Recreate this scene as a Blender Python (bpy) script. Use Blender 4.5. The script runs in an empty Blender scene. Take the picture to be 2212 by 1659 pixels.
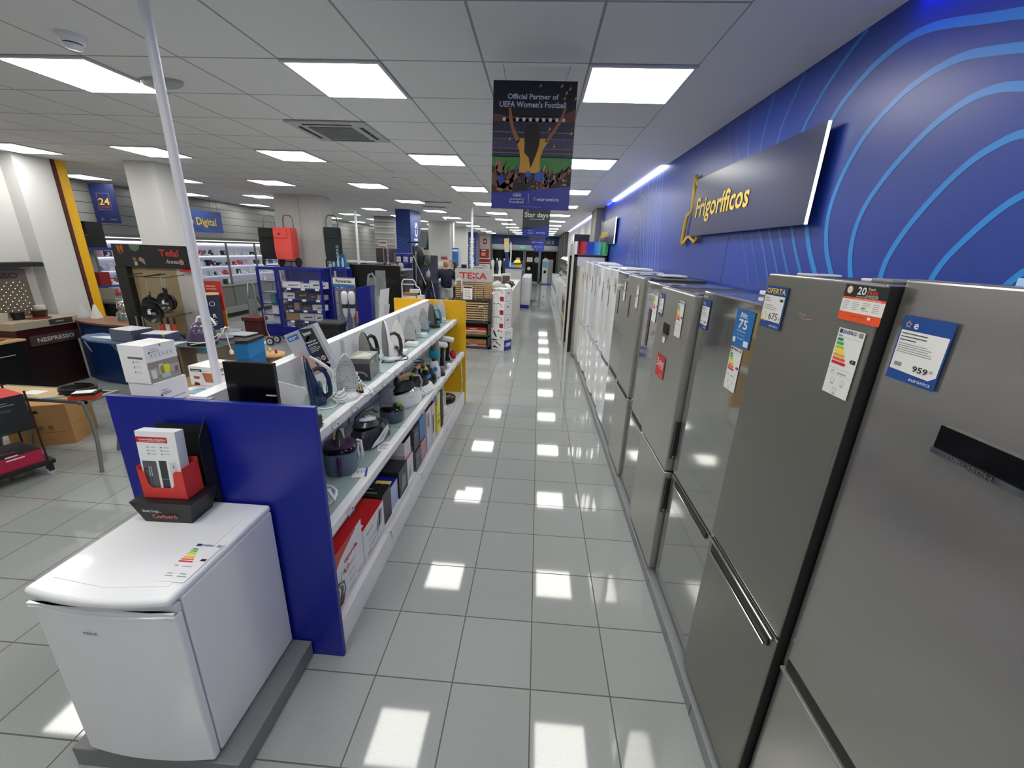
import bpy, bmesh, math, random
from mathutils import Vector as V, Matrix
random.seed(7)
SC = bpy.context.scene
COL = SC.collection
PI = math.pi

# ---------------- camera ----------------
CAM_H = 2.10
def cam_rows(yaw, pitch, roll):
    cy, sy = math.cos(yaw), math.sin(yaw)
    F = V((sy*math.cos(pitch), cy*math.cos(pitch), math.sin(pitch)))
    r = V((cy, -sy, 0)); u = r.cross(F)
    c, s = math.cos(roll), math.sin(roll)
    return c*r + s*u, -s*r + c*u, F
cr, cu, cf = cam_rows(-.05182, -.31443, .0384)
cd = bpy.data.cameras.new('camera')
cd.sensor_fit = 'HORIZONTAL'; cd.sensor_width = 36; cd.lens = 36*885.06/2212
cd.clip_start = .02; cd.clip_end = 120
cam = bpy.data.objects.new('camera', cd)
COL.objects.link(cam)
M = Matrix((cr, cu, -cf)).transposed().to_4x4(); M.translation = V((0, 0, CAM_H))
cam.matrix_world = M
SC.camera = cam
# ---------------- view + world ----------------
SC.view_settings.view_transform = 'Standard'
SC.view_settings.look = 'None'
SC.view_settings.exposure = 0.68
SC.view_settings.gamma = 1
SC.view_settings.use_curve_mapping = False
w = bpy.data.worlds.new('world'); SC.world = w; w.use_nodes = True
w.node_tree.nodes['Background'].inputs[0].default_value = (.02, .022, .03, 1)
w.node_tree.nodes['Background'].inputs[1].default_value = .3
PANEL_L = 10.5     # radiance of the ceiling panels

# ---------------- materials ----------------
def lin(c): return c/12.92 if c <= .04045 else ((c+.055)/1.055)**2.4
def rgb(h):
    h = h.lstrip('#'); h = h if len(h) > 3 else ''.join(q*2 for q in h)
    return tuple(lin(int(h[i:i+2], 16)/255) for i in (0, 2, 4))
_M = {}
def mat(name, col='#808080', rough=.5, metal=0, spec=.5, emit=None, es=1, alpha=None, trans=0, coat=0, noise=0, nscale=30, bump=0, bscale=200, aniso=0):
    if name in _M: return _M[name]
    m = bpy.data.materials.new(name); m.use_nodes = True
    nt = m.node_tree; b = nt.nodes['Principled BSDF']
    c = rgb(col) if isinstance(col, str) else col
    b.inputs['Base Color'].default_value = (*c, 1)
    b.inputs['Roughness'].default_value = rough
    b.inputs['Metallic'].default_value = metal
    b.inputs['Specular IOR Level'].default_value = spec
    b.inputs['Coat Weight'].default_value = coat
    b.inputs['Coat Roughness'].default_value = .06
    if trans:
        b.inputs['Transmission Weight'].default_value = trans; b.inputs['IOR'].default_value = 1.1
    if alpha is not None: b.inputs['Alpha'].default_value = alpha
    if emit:
        b.inputs['Emission Color'].default_value = (*rgb(emit), 1); b.inputs['Emission Strength'].default_value = es
    if noise:
        tc = nt.nodes.new('ShaderNodeTexCoord'); n = nt.nodes.new('ShaderNodeTexNoise'); n.inputs['Scale'].default_value = nscale
        n.inputs['Detail'].default_value = 4
        mx = nt.nodes.new('ShaderNodeMix'); mx.data_type = 'RGBA'
        mx.inputs[6].default_value = (*[x*(1-noise) for x in c], 1); mx.inputs[7].default_value = (*[min(1, x*(1+noise)) for x in c], 1)
        nt.links.new(tc.outputs['Object'], n.inputs['Vector']); nt.links.new(n.outputs['Fac'], mx.inputs[0]); nt.links.new(mx.outputs[2], b.inputs['Base Color'])
    if bump:
        tc = nt.nodes.new('ShaderNodeTexCoord'); n = nt.nodes.new('ShaderNodeTexNoise'); n.inputs['Scale'].default_value = bscale
        bp = nt.nodes.new('ShaderNodeBump'); bp.inputs['Strength'].default_value = bump; bp.inputs['Distance'].default_value = .01
        nt.links.new(tc.outputs['Object'], n.inputs['Vector']); nt.links.new(n.outputs['Fac'], bp.inputs['Height']); nt.links.new(bp.outputs[0], b.inputs['Normal'])
    _M[name] = m
    return m
def grid_mat(name, base, line, tx, ty, x0, y0, lw, rough, spec=.5, noise=.04, axes=(0, 1), line2=None, bumpy=0, lrough=.7, offs=None):
    """procedural tile grid in world metres (objects sit at the origin)"""
    m = bpy.data.materials.new(name); m.use_nodes = True; nt = m.node_tree; N = nt.nodes; L = nt.links
    b = N['Principled BSDF']; tc = N.new('ShaderNodeTexCoord'); sp = N.new('ShaderNodeSeparateXYZ'); L.new(tc.outputs['Object'], sp.inputs[0])
    def math_(op, a, c=None):
        n = N.new('ShaderNodeMath'); n.operation = op
        for i, v in enumerate((a, c)):
            if v is None: continue
            if isinstance(v, (int, float)): n.inputs[i].default_value = v
            else: L.new(v, n.inputs[i])
        return n.outputs[0]
    ds = []; cells = []
    for ax, t, o in ((axes[0], tx, x0), (axes[1], ty, y0)):
        if not t: continue
        u = math_('DIVIDE', math_('SUBTRACT', sp.outputs[ax], o), t)
        fr = math_('FRACT', u); cells.append(math_('FLOOR', u))
        ds.append(math_('MULTIPLY', math_('MINIMUM', fr, math_('SUBTRACT', 1.0, fr)), t))
    d = ds[0] if len(ds) == 1 else math_('MINIMUM', ds[0], ds[1])
    mask = math_('LESS_THAN', d, lw/2)
    nz = N.new('ShaderNodeTexNoise'); nz.inputs['Scale'].default_value = 90; nz.inputs['Detail'].default_value = 5
    L.new(tc.outputs['Object'], nz.inputs['Vector'])
    c = rgb(base); mx = N.new('ShaderNodeMix'); mx.data_type = 'RGBA'
    mx.inputs[6].default_value = (*[x*(1-noise) for x in c], 1); mx.inputs[7].default_value = (*[x*(1+noise) for x in c], 1)
    wn = N.new('ShaderNodeTexWhiteNoise'); wn.noise_dimensions = '2D'; cb = N.new('ShaderNodeCombineXYZ')
    for i, cc in enumerate(cells): L.new(cc, cb.inputs[i])
    L.new(cb.outputs[0], wn.inputs['Vector'])
    fac = math_('ADD', math_('MULTIPLY', nz.outputs['Fac'], .8), math_('MULTIPLY', wn.outputs['Value'], .3))
    L.new(fac, mx.inputs[0])
    mx2 = N.new('ShaderNodeMix'); mx2.data_type = 'RGBA'; L.new(mask, mx2.inputs[0]); L.new(mx.outputs[2], mx2.inputs[6]); mx2.inputs[7].default_value = (*rgb(line), 1)
    L.new(mx2.outputs[2], b.inputs['Base Color'])
    r = math_('ADD', math_('MULTIPLY', mask, lrough-rough), rough)
    L.new(r, b.inputs['Roughness']); b.inputs['Specular IOR Level'].default_value = spec
    if bumpy:
        bp = N.new('ShaderNodeBump'); bp.inputs['Strength'].default_value = bumpy; bp.inputs['Distance'].default_value = .004
        L.new(math_('SUBTRACT', 1.0, mask), bp.inputs['Height']); L.new(bp.outputs[0], b.inputs['Normal'])
    return m
def emis(name, col, s):
    if name in _M: return _M[name]
    m = bpy.data.materials.new(name); m.use_nodes = True; nt = m.node_tree; nt.nodes.clear()
    e = nt.nodes.new('ShaderNodeEmission'); o = nt.nodes.new('ShaderNodeOutputMaterial')
    e.inputs[0].default_value = (*rgb(col), 1); e.inputs[1].default_value = s; nt.links.new(e.outputs[0], o.inputs[0]); _M[name] = m
    return m
def C(h, rough=.5, metal=0, **k):
    """plain coloured material named by its colour"""
    return mat('c_%s_%g_%g' % (h.lstrip('#'), rough, metal), h, rough, metal, **k)
WHITE = mat('white_lacquer', '#e4e5e8', .35)
FRW = mat('fridge_white', '#eceef2', .22, coat=.5)
STEEL = mat('steel_inox', '#b4b4af', .36, .8, bump=.02, bscale=30)
STEELG = mat('steel_glossy', '#adaeab', .07, .8, coat=.25)
STEELD = mat('steel_edge_dark', '#555553', .35, .6)
BLACK = mat('black_gloss', '#0a0a0c', .12)
BLK = mat('black_matt', '#151517', .55)
BLUE = mat('blue_panel', '#0f1e8c', .32, noise=.02)
YEL = mat('yellow_panel', '#f0b90a', .4)
CHROME = mat('chrome', '#d8d8d8', .1, 1)
GLASS = mat('shelf_glass', '#c9e4e0', .03, spec=.6, alpha=.35)
CLEAR = mat('clear_plastic', '#e8eef0', .05, alpha=.22)
TAG = mat('tag_white', '#e9e9e6', .5)
INK = mat('ink_dark', '#26262c', .5)
INKG = mat('ink_grey', '#8b8d93', .5)
NAVY = mat('navy_print', '#20407f', .35)
GOLD = mat('yellow_print', '#f0c83c', .45)
RED = mat('red_print', '#c8242c', .4)
CARD = mat('cardboard', '#b98d5a', .8, noise=.05)
WOOD = mat('light_wood', '#c9a877', .5, noise=.12, nscale=6)

# ---------------- mesh builder ----------------
_txt = {}
def text_mesh(s, bold=0, slant=0):
    bold = min(bold, .02); k = (s, bold, slant)
    if k in _txt: return _txt[k]
    cu_ = bpy.data.curves.new('t', 'FONT'); cu_.body = s; cu_.size = 1; cu_.offset = bold; cu_.shear = slant; cu_.resolution_u = 2
    o = bpy.data.objects.new('t', cu_); COL.objects.link(o); bpy.context.view_layer.update()
    me = bpy.data.meshes.new_from_object(o.evaluated_get(bpy.context.evaluated_depsgraph_get()))
    vs = [v.co.copy() for v in me.vertices]; fs = [tuple(p.vertices) for p in me.polygons]
    bpy.data.objects.remove(o); bpy.data.curves.remove(cu_); bpy.data.meshes.remove(me)
    xs = [v.x for v in vs] or [0]
    _txt[k] = (vs, fs, min(xs), max(xs))
    return _txt[k]
class MB:
    def __init__(s, M=None):
        s.v = []; s.f = []; s.m = []; s.mats = []; s.M = M or Matrix(); s.sm = []
    def mi(s, m):
        if m not in s.mats: s.mats.append(m)
        return s.mats.index(m)
    def add(s, vs, fs, m, smooth=False):
        n = len(s.v); s.v += [s.M @ V(v) for v in vs]; i = s.mi(m)
        for f in fs: s.f.append(tuple(n+k for k in f)); s.m.append(i); s.sm.append(smooth)
        return s
    def box(s, x0, x1, y0, y1, z0, z1, m, fm=None):
        """fm: dict of face key (-x,+x,-y,+y,-z,+z) -> material"""
        vs = [(x, y, z) for x in (x0, x1) for y in (y0, y1) for z in (z0, z1)]
        F = {'-x': (0, 1, 3, 2), '+x': (4, 6, 7, 5), '-y': (0, 4, 5, 1), '+y': (2, 3, 7, 6), '-z': (0, 2, 6, 4), '+z': (1, 5, 7, 3)}
        n = len(s.v); s.v += [s.M @ V(v) for v in vs]
        for k, f in F.items():
            s.f.append(tuple(n+i for i in f)); s.m.append(s.mi((fm or {}).get(k, m))); s.sm.append(False)
        return s
    def prism(s, pts, a, b, m, axis='y', cap=True, smooth=False):
        """pts are 2D in the plane across axis: y->(x,z) x->(y,z) z->(x,y)"""
        def P(p, t): return {'y': (p[0], t, p[1]), 'x': (t, p[0], p[1]), 'z': (p[0], p[1], t)}[axis]
        n = len(pts); vs = [P(p, a) for p in pts]+[P(p, b) for p in pts]
        fs = [(i, (i+1) % n, n+(i+1) % n, n+i) for i in range(n)]
        s.add(vs, fs, m, smooth)
        if cap: s.add(vs[:n], [tuple(range(n))][:], m); s.add(vs[n:], [tuple(reversed(range(n)))], m)
        return s
    def tube(s, path, r, m, n=8, closed=False, cap=True):
        path = [V(p) for p in path]; k = len(path); vs = []; fs = []
        rr = r if isinstance(r, (list, tuple)) else [r]*k
        up = None
        for i, p in enumerate(path):
            if closed: t = path[(i+1) % k]-path[i-1]
            else: t = path[min(i+1, k-1)]-path[max(i-1, 0)]
            t.normalize() if t.length > 1e-9 else None
            if up is None:
                up = V((0, 0, 1)) if abs(t.z) < .9 else V((1, 0, 0))
            x = t.cross(up)
            if x.length < 1e-6: x = t.orthogonal()
            x.normalize(); y = x.cross(t); up = y
            for j in range(n):
                a = 2*PI*j/n; vs.append(p+rr[i]*(math.cos(a)*x+math.sin(a)*y))
        for i in range(k if closed else k-1):
            for j in range(n):
                a = i*n+j; b = i*n+(j+1) % n; c = ((i+1) % k)*n+(j+1) % n; d = ((i+1) % k)*n+j
                fs.append((a, b, c, d))
        s.add(vs, fs, m, True)
        if cap and not closed:
            s.add(vs[:n], [tuple(reversed(range(n)))], m); s.add(vs[-n:], [tuple(range(n))], m)
        return s
    def lathe(s, prof, c, m, n=20, axis='z', smooth=True, sx=1, sy=1):
        vs = []; fs = []
        for r, z in prof:
            for j in range(n):
                a = 2*PI*j/n; x, y = r*math.cos(a)*sx, r*math.sin(a)*sy
                p = {'z': (x, y, z), 'y': (x, z, y), 'x': (z, x, y)}[axis]
                vs.append((c[0]+p[0], c[1]+p[1], c[2]+p[2]))
        for i in range(len(prof)-1):
            for j in range(n): fs.append((i*n+j, i*n+(j+1) % n, (i+1)*n+(j+1) % n, (i+1)*n+j))
        s.add(vs, fs, m, smooth)
        if prof[0][0] > 1e-6: s.add(vs[:n], [tuple(reversed(range(n)))], m)
        if prof[-1][0] > 1e-6: s.add(vs[-n:], [tuple(range(n))], m)
        return s
    def cyl(s, c, r, z0, z1, m, n=20, axis='z'):
        return s.lathe([(r, z0), (r, z1)], c, m, n, axis)
    def loft(s, secs, m, smooth=True, cap=True):
        """secs: list of equal-length rings of 3D points"""
        n = len(secs[0]); vs = [p for q in secs for p in q]; fs = []
        for i in range(len(secs)-1):
            for j in range(n): fs.append((i*n+j, i*n+(j+1) % n, (i+1)*n+(j+1) % n, (i+1)*n+j))
        s.add(vs, fs, m, smooth)
        if cap: s.add(vs[:n], [tuple(reversed(range(n)))], m); s.add(vs[-n:], [tuple(range(n))], m)
        return s
    def build(s, name, parent=None, bevel=0, seg=2, sub=0):
        me = bpy.data.meshes.new(name); me.from_pydata([tuple(v) for v in s.v], [], s.f)
        for m in s.mats: me.materials.append(m)
        for p, i, sm in zip(me.polygons, s.m, s.sm): p.material_index = i; p.use_smooth = sm
        bm = bmesh.new(); bm.from_mesh(me)
        vol = [f for f in bm.faces]
        if sub or bevel: bmesh.ops.remove_doubles(bm, verts=bm.verts, dist=1e-5)
        bmesh.ops.recalc_face_normals(bm, faces=[f for f in bm.faces if any(len(e.link_faces) > 1 for e in f.edges)])
        bm.to_mesh(me); bm.free()
        o = bpy.data.objects.new(name, me); COL.objects.link(o)
        if parent: o.parent = parent
        if bevel:
            b = o.modifiers.new('b', 'BEVEL'); b.width = bevel; b.segments = seg; b.limit_method = 'ANGLE'; b.angle_limit = .6
        if sub:
            b = o.modifiers.new('s', 'SUBSURF'); b.levels = sub; b.render_levels = sub
        return o
class Fr:
    """flat print layer: origin O, unit u (right) and v (up); pieces lift a hair off the surface"""
    def __init__(s, mb, O, u, v, lift=.0012):
        s.mb = mb; s.O = V(O); s.u = V(u).normalized(); s.v = V(v).normalized(); s.n = s.u.cross(s.v); s.l = lift; s.k = 0
    def p(s, x, y, l=None): return s.O+s.u*x+s.v*y+s.n*(s.l if l is None else l)
    def up(s, d=.0004): s.l += d; return s
    def rect(s, x0, y0, x1, y1, m):
        s.mb.add([s.p(x0, y0), s.p(x1, y0), s.p(x1, y1), s.p(x0, y1)], [(0, 1, 2, 3)], m); return s
    def poly(s, pts, m):
        s.mb.add([s.p(*q) for q in pts], [tuple(range(len(pts)))], m); return s
    def disc(s, x, y, r, m, n=16, ry=None):
        return s.poly([(x+r*math.cos(2*PI*i/n), y+(ry or r)*math.sin(2*PI*i/n)) for i in range(n)], m)
    def txt(s, t, x, y, h, m, w=None, bold=0, align='l', slant=0):
        vs, fs, x0, x1 = text_mesh(t, bold, slant)
        if not vs: return s
        k = h/.7; kx = k if w is None else w/(x1-x0)
        if w is None: w = (x1-x0)*k
        ox = {'l': x, 'c': x-w/2, 'r': x-w}[align]
        s.mb.add([s.p(ox+(v.x-x0)*kx, y+v.y*k, s.l+.0004) for v in vs], fs, m); return s
    def lines(s, x0, y1, x1, n, dy, m, t=None, seed=1):
        r = random.Random(seed)
        for i in range(n):
            xe = x0+(x1-x0)*r.uniform(.6, 1); s.rect(x0, y1-i*dy-(t or dy*.35), xe, y1-i*dy, m)
        return s
    def arc(s, cx, cy, rx, ry, a0, a1, wd, m, n=16):
        pts = [(cx+rx*math.cos(math.radians(a0+(a1-a0)*i/n)), cy+ry*math.sin(math.radians(a0+(a1-a0)*i/n))) for i in range(n+1)]
        return s.path(pts, wd, m)
    def path(s, pts, wd, m):
        k = len(pts); L = []; R = []
        for i, p in enumerate(pts):
            a = V(pts[max(0, i-1)]); b = V(pts[min(k-1, i+1)]); t = (b-a)
            t = t.normalized() if t.length else V((1, 0)); nn = V((-t.y, t.x))*wd/2
            L.append(V(p)+nn); R.append(V(p)-nn)
        s.mb.add([s.p(q.x, q.y) for q in L+R], [(i, i+1, k+i+1, k+i) for i in range(k-1)], m); return s

def tag(o, label, cat, group=None):
    o['label'] = label; o['category'] = cat
    if group: o['group'] = group
    return o
def thing(name, label, cat, loc=(0, 0, 0), rz=0, group=None):
    o = bpy.data.objects.new(name, None); o.empty_display_size = .1; COL.objects.link(o); o.location = loc; o.rotation_euler = (0, 0, rz)
    return tag(o, label, cat, group)
def struct(o): o['kind'] = 'structure'; return o
def stuff(o): o['kind'] = 'stuff'; return o
def clone(root, loc, rz=None, label=None, cat=None, group=None):
    r = root.copy(); COL.objects.link(r); r.location = loc
    if rz is not None: r.rotation_euler = (0, 0, rz)
    if label: r['label'] = label
    if group: r['group'] = group
    for ch in list(root.children):
        c = ch.copy(); COL.objects.link(c); c.parent = r
        for g in list(ch.children):
            d = g.copy(); COL.objects.link(d); d.parent = c
    return r
# ================= ROOM =================
CZ = 3.11; XW = 1.42; YE = 30.0; XL = -9.1
FLOOR = grid_mat('floor_tiles', '#999d9c', '#57534f', .3975, .3975, -.721, 1.496, .0065, .05, spec=.45, noise=.14)
CEIL = grid_mat('ceiling_tiles', '#dddfdf', '#9a9c9f', .6, .6, -1.576, 2.752, .014, .85, spec=.2, noise=.02, bumpy=.3)
PLAS = mat('white_plaster', '#cfcfcd', .8, spec=.2)
CEILP = mat('ceiling_band', '#dedfe4', .8, spec=.2)
SLAT = grid_mat('slatwall_grey', '#7f807e', '#2e2e2e', 2.4, .2, 7.1, .11, .012, .3, spec=.5, noise=.03, axes=(1, 2), bumpy=.5)
WALLB = mat('mural_blue', '#2643a2', .38, noise=.03, nscale=2)
LINE = [mat('mural_line_%d' % i, c, .38) for i, c in enumerate(('#2c93e6', '#2f7fd0', '#3a6cbc', '#3a5cae', '#7f9fe0'))]
struct(MB().box(XL-.2, XW+.2, -3.6, YE+2.2, -.1, 0, FLOOR).build('floor'))
struct(MB().box(XL-.2, .824, -3.6, YE+.2, CZ, CZ+.1, CEIL).build('ceiling'))
struct(MB().box(.824, XW+.2, -3.6, YE+.2, CZ, CZ+.1, CEILP).build('trim_1'))
# ---- right wall with mural
mb = MB(); mb.box(XW, XW+.15, -3.6, 11.0, 0, CZ, WALLB)
fr = Fr(mb, (XW, 0, 0), (0, -1, 0), (0, 0, 1), .001)
def mural(pts, wd, m):
    # smooth once (Chaikin) for round curves
    for _ in range(2):
        q = [pts[0]]
        for a, b in zip(pts, pts[1:]):
            q += [(a[0]*.75+b[0]*.25, a[1]*.75+b[1]*.25), (a[0]*.25+b[0]*.75, a[1]*.25+b[1]*.75)]
        pts = q+[pts[-1]]
    fr.path([(-y, z) for y, z in pts], wd, m)
mural([(.9, 2.5), (1.3, 2.71), (1.616, 2.841), (1.706, 2.868), (1.915, 2.941), (2.0, 2.959), (2.078, 2.964), (2.157, 2.952), (2.239, 2.93), (2.323, 2.887), (2.412, 2.828), (2.461, 2.76), (2.489, 2.71), (2.496, 2.604), (2.499, 2.484), (2.486, 2.378), (2.445, 2.28), (2.373, 2.161), (2.28, 2.052), (2.2, 1.95)], .03, LINE[0])
mural([(.9, 2.42), (1.3, 2.64), (1.577, 2.739), (1.681, 2.768), (1.765, 2.792), (1.843, 2.796), (1.924, 2.786), (2.008, 2.762), (2.086, 2.718), (2.158, 2.666), (2.208, 2.602), (2.255, 2.514), (2.285, 2.407), (2.288, 2.321), (2.271, 2.241), (2.225, 2.14), (2.155, 2.052), (2.08, 1.95)], .028, LINE[0])
mural([(.9, 2.33), (1.3, 2.55), (1.534, 2.624), (1.609, 2.646), (1.689, 2.648), (1.762, 2.626), (1.83, 2.591), (1.893, 2.542), (1.959, 2.48), (2.011, 2.416), (2.054, 2.346), (2.074, 2.269), (2.075, 2.206), (2.061, 2.132), (2.027, 2.054), (1.97, 1.95)], .027, LINE[0])
mural([(.9, 2.25), (1.3, 2.46), (1.484, 2.49), (1.534, 2.482), (1.601, 2.455), (1.657, 2.414), (1.713, 2.355), (1.765, 2.288), (1.806, 2.222), (1.839, 2.151), (1.852, 2.101), (1.851, 2.03), (1.84, 1.95)], .026, LINE[0])
mural([(1.2, 2.36), (1.33, 2.35), (1.418, 2.315), (1.461, 2.287), (1.507, 2.242), (1.554, 2.185), (1.599, 2.122), (1.624, 2.05), (1.63, 1.95)], .024, LINE[0])
mural([(1.1, 2.22), (1.25, 2.17), (1.36, 2.08), (1.4, 1.98)], .022, LINE[0])
mural([(1.0, 2.72), (1.4, 2.96), (1.75, 3.09), (1.9, 3.105)], .028, LINE[0])
mural([(2.339, 3.105), (2.422, 3.063), (2.5, 3.007), (2.571, 2.95), (2.629, 2.882), (2.684, 2.817), (2.70, 2.72), (2.71, 2.5), (2.65, 2.38), (2.58, 2.287), (2.516, 2.184), (2.399, 2.046), (2.32, 1.95)], .024, LINE[1])
mural([(2.794, 3.105), (2.841, 3.026), (2.891, 2.946), (2.937, 2.87), (2.95, 2.7), (2.87, 2.45), (2.708, 2.282), (2.622, 2.162), (2.517, 2.041), (2.44, 1.93)], .022, LINE[2])
mural([(3.105, 3.1), (3.137, 2.969), (3.158, 2.866), (3.14, 2.7), (3.0, 2.45), (2.829, 2.289), (2.726, 2.162), (2.618, 2.036), (2.55, 1.93)], .02, LINE[2])
mural([(3.378, 3.105), (3.382, 2.983), (3.319, 2.772), (3.1, 2.45), (2.946, 2.288), (2.82, 2.15), (2.68, 1.95)], .018, LINE[2])
mural([(3.598, 3.105), (3.573, 2.976), (3.485, 2.818), (3.25, 2.48), (3.076, 2.294), (2.955, 2.15), (2.8, 1.95)], .016, LINE[3])
mural([(3.773, 3.1), (3.706, 2.949), (3.613, 2.829), (3.4, 2.52), (3.209, 2.293), (3.088, 2.15), (2.93, 1.95)], .015, LINE[3])
for i in range(11):      # fine vertical lines that end in arches, second mural sheet
    y0 = 5.42+.125*i; z1 = 2.0-.02*i
    if i < 5:
        pts = [(y0-.35, 1.7), (y0-.02, 2.45), (y0+.10, 3.1)]
        mural(pts, .014, LINE[4])
    else:
        k = i-5; zc = 3.06-.2*k; hw = .32-.03*k
        yc = y0+hw+.05
        mural([(y0-.3-.1*k, 1.75), (y0-.06, zc-.5), (y0+.02, zc-.2), (yc-hw*.5, zc+.02), (yc, zc+.06), (yc+hw*.6, zc-.02), (yc+hw, zc-.22), (yc+hw*.9, zc-.5), (yc+hw*.4, 1.75)], .014, LINE[4])
for k in range(6):
    mural([(8.9+.1*k, 3.1), (9.2+.1*k, 2.7-.1*k), (9.6, 2.5-.12*k), (10.1, 2.75-.12*k), (10.4, 3.05-.1*k), (10.6, 2.7), (10.5, 2.0)], .016, LINE[1])
fr.rect(-3.386, 1.7, -3.380, 2.3, mat('seam_dark', '#1c2a66', .5))
struct(mb.build('wall_right'))
mb = MB(); mb.box(XW, XW+.15, 11.0, 22.0, 0, CZ, PLAS); mb.box(XW, XW+.15, 22.0, YE, 0, CZ, C('#6e7072', .6))
struct(mb.build('wall_right_far'))
struct(MB().box(1.27, XW+.01, 10.35, 11.25, 0, CZ, C('#8c8c8a', .7)).build('trim_2'))
for k in range(4):
    struct(MB().box(1.22, XW+.01, 22.2+1.9*k, 22.5+1.9*k, 0, CZ, C('#5a5c5e', .6)).build('trim_%d' % (3+k)))
# cove LED strips along the wall top
LEDW = emis('cove_led_white', '#dfe6ff', 9); LEDB = emis('cove_led_blue', '#1626ff', 16); LEDV = emis('cove_led_violet', '#c9c4ff', 5)
for a, b, m, nm in ((5.42, 8.9, LEDW, 'blue white cove light strip above the far half of the blue mural'), (11.3, 21.8, LEDV, 'pale violet cove light strip above the far right wall')):
    tag(MB().box(XW-.035, XW-.004, a, b, CZ-.016, CZ-.002, m).build('light_strip'), nm, 'light strip')
for a, b in ((8.95, 9.6), (1.15, 2.02)):
    tag(MB().box(XW-.035, XW-.004, a, b, CZ-.016, CZ-.002, LEDB).build('light_strip'), 'deep blue cove light strip at wall top %s' % ('nearest the camera' if a < 3 else 'beyond the long white strip'), 'light strip')
# plinth under the fridges
PL = mat('plinth_grey', '#83868a', .45, noise=.08, nscale=80)
mb = MB(); mb.box(.84, 1.39, -1.0, 8.5, 0, .075, PL)
f2 = Fr(mb, (.84, 0, 0), (0, -1, 0), (0, 0, 1))
for k in range(22): f2.rect(-(.25+.3975*k)-.002, 0, -(.25+.3975*k)+.002, .075, C('#4b4b4b', .7))
tag(mb.build('display_plinth', bevel=.004), 'low grey tiled plinth running under the row of fridges', 'plinth')
# ---- left walls
mb = MB(); mb.box(-7.5, -7.3, -3.6, 6.0, 0, CZ, PLAS); struct(mb.build('wall_left_near'))
struct(MB().box(XL, -7.3, 6.0, 6.15, 0, CZ, PLAS).build('wall_left_return'))
struct(MB().box(XL-.15, XL, 6.0, YE, 0, CZ, SLAT).build('wall_left_far'))
struct(MB().box(-9.2, XW+.1, -3.75, -3.6, 0, CZ, PLAS).build('wall_back'))
def pillar(name, x0, x1, y0, y1, m, z0=0): return struct(MB().box(x0, x1, y0, y1, z0, CZ, m).build(name, bevel=.004))
tag(MB().box(-7.52, -7.1, 5.7, 6.16, 0, CZ, PLAS).build('pillar', bevel=.004), 'white square pillar against the left wall behind the coffee counter', 'pillar', None)
mb = MB(); mb.box(-7.35, -7.1, 6.21, 6.36, 0, CZ, YEL, {'-y': C('#4a1c14', .6)}); mb.box(-7.3, -7.085, 6.165, 6.21, 0, CZ, C('#4a1c14', .6))
tag(mb.build('corner_board'), 'tall yellow board edged in dark brown beside the left pillar', 'board')
tag(MB().box(-5.93, -5.48, 6.1, 6.6, 0, CZ, PLAS).build('pillar', bevel=.004), 'white pillar behind the black pan display', 'pillar')
mb = MB(); mb.box(-6.0, -4.95, 9.63, 10.15, 0, CZ, PLAS); mb.box(-5.45, -5.43, 9.6, 9.63, 0, CZ, PLAS); mb.box(-5.0, -4.93, 9.6, 9.66, 0, CZ, PLAS)
tag(mb.build('pillar', bevel=.003), 'wide white pillar behind the coral shopping trolley', 'pillar')
# blue column with vertical shop name
COLB = mat('column_blue', '#24408c', .35)
CL = mat('column_line', '#5f86c8', .4)
def blue_column(x0, x1, y0, y1, label, th, flip=False):
    t = thing('shop_column', label, 'column', (0, 0, 0))
    mb = MB(); mb.box(x0, x1, y0, y1, 0, CZ, COLB); mb.build('column_body', t, bevel=.005)
    mb = MB()
    f = Fr(mb, (x0, y0, 0), (1, 0, 0), (0, 0, 1)); g = Fr(mb, (x1, y0, 0), (0, 1, 0), (0, 0, 1))
    w = x1-x0; d = y1-y0
    for ff, ww in ((f, w), (g, d)):
        for i in range(9): ff.path([(.0, 2.35-.075*i), (ww*.5, 2.3-.075*i), (ww, 2.2-.075*i)], .012, CL)
        for i in range(3): ff.path([(ww, 1.45-.16*i), (ww*.6, 1.62-.16*i), (ww*.25, 1.45-.12*i), (ww*.2, 1.2-.1*i), (ww*.5, .95), (ww, .7)], .012, CL)
    mb.build('line_print', t)
    mb = MB(); g = Fr(mb, (x1, y0, 0), (0, 0, 1), (0, -1, 0), .004)
    g.n = V((1, 0, 0))
    g.txt('euronics', .95, -d*.62, .4 if d > .8 else .3, TAG, w=th, bold=.02)
    mb.build('lettering', t)
    return t
blue_column(-4.17, -3.74, 12.4, 13.5, 'nearer blue column with vertical white shop name', 1.85)
t = blue_column(-4.75, -3.98, 27.0, 27.6, 'farther blue column with vertical white shop name near the entrance', 1.7)
mbq = MB(); g = Fr(mbq, (-4.28, 27.0, 0), (0, 0, 1), (-1, 0, 0), .006); g.n = V((0, -1, 0)); g.txt('euronics', 1.0, -.15, .42, TAG, w=1.8, bold=.02)
mbq.build('lettering', t)
mb = MB(); mb.box(-6.05, -5.3, 15.6, 16.3, 0, CZ, SLAT, {'+x': grid_mat('tile_white_v', '#9a9c9a', '#777', .0, .2, 0, .1, .01, .6, axes=(1, 2))})
f = Fr(mb, (-6.05, 15.6, 0), (1, 0, 0), (0, 0, 1))
for i in range(14): f.rect(.02, .35+.2*i, .72, .375+.2*i, C('#a9aaa6', .3))
tag(mb.build('pillar'), 'grey slatted pillar left of the nearer blue column', 'pillar')
tag(MB().box(-4.5, -3.62, 17.3, 18.0, 0, CZ, PLAS).box(-3.62, -3.50, 17.35, 17.6, 0, CZ, PLAS).build('pillar'), 'white pillar behind the man at the service desk', 'pillar')
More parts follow.
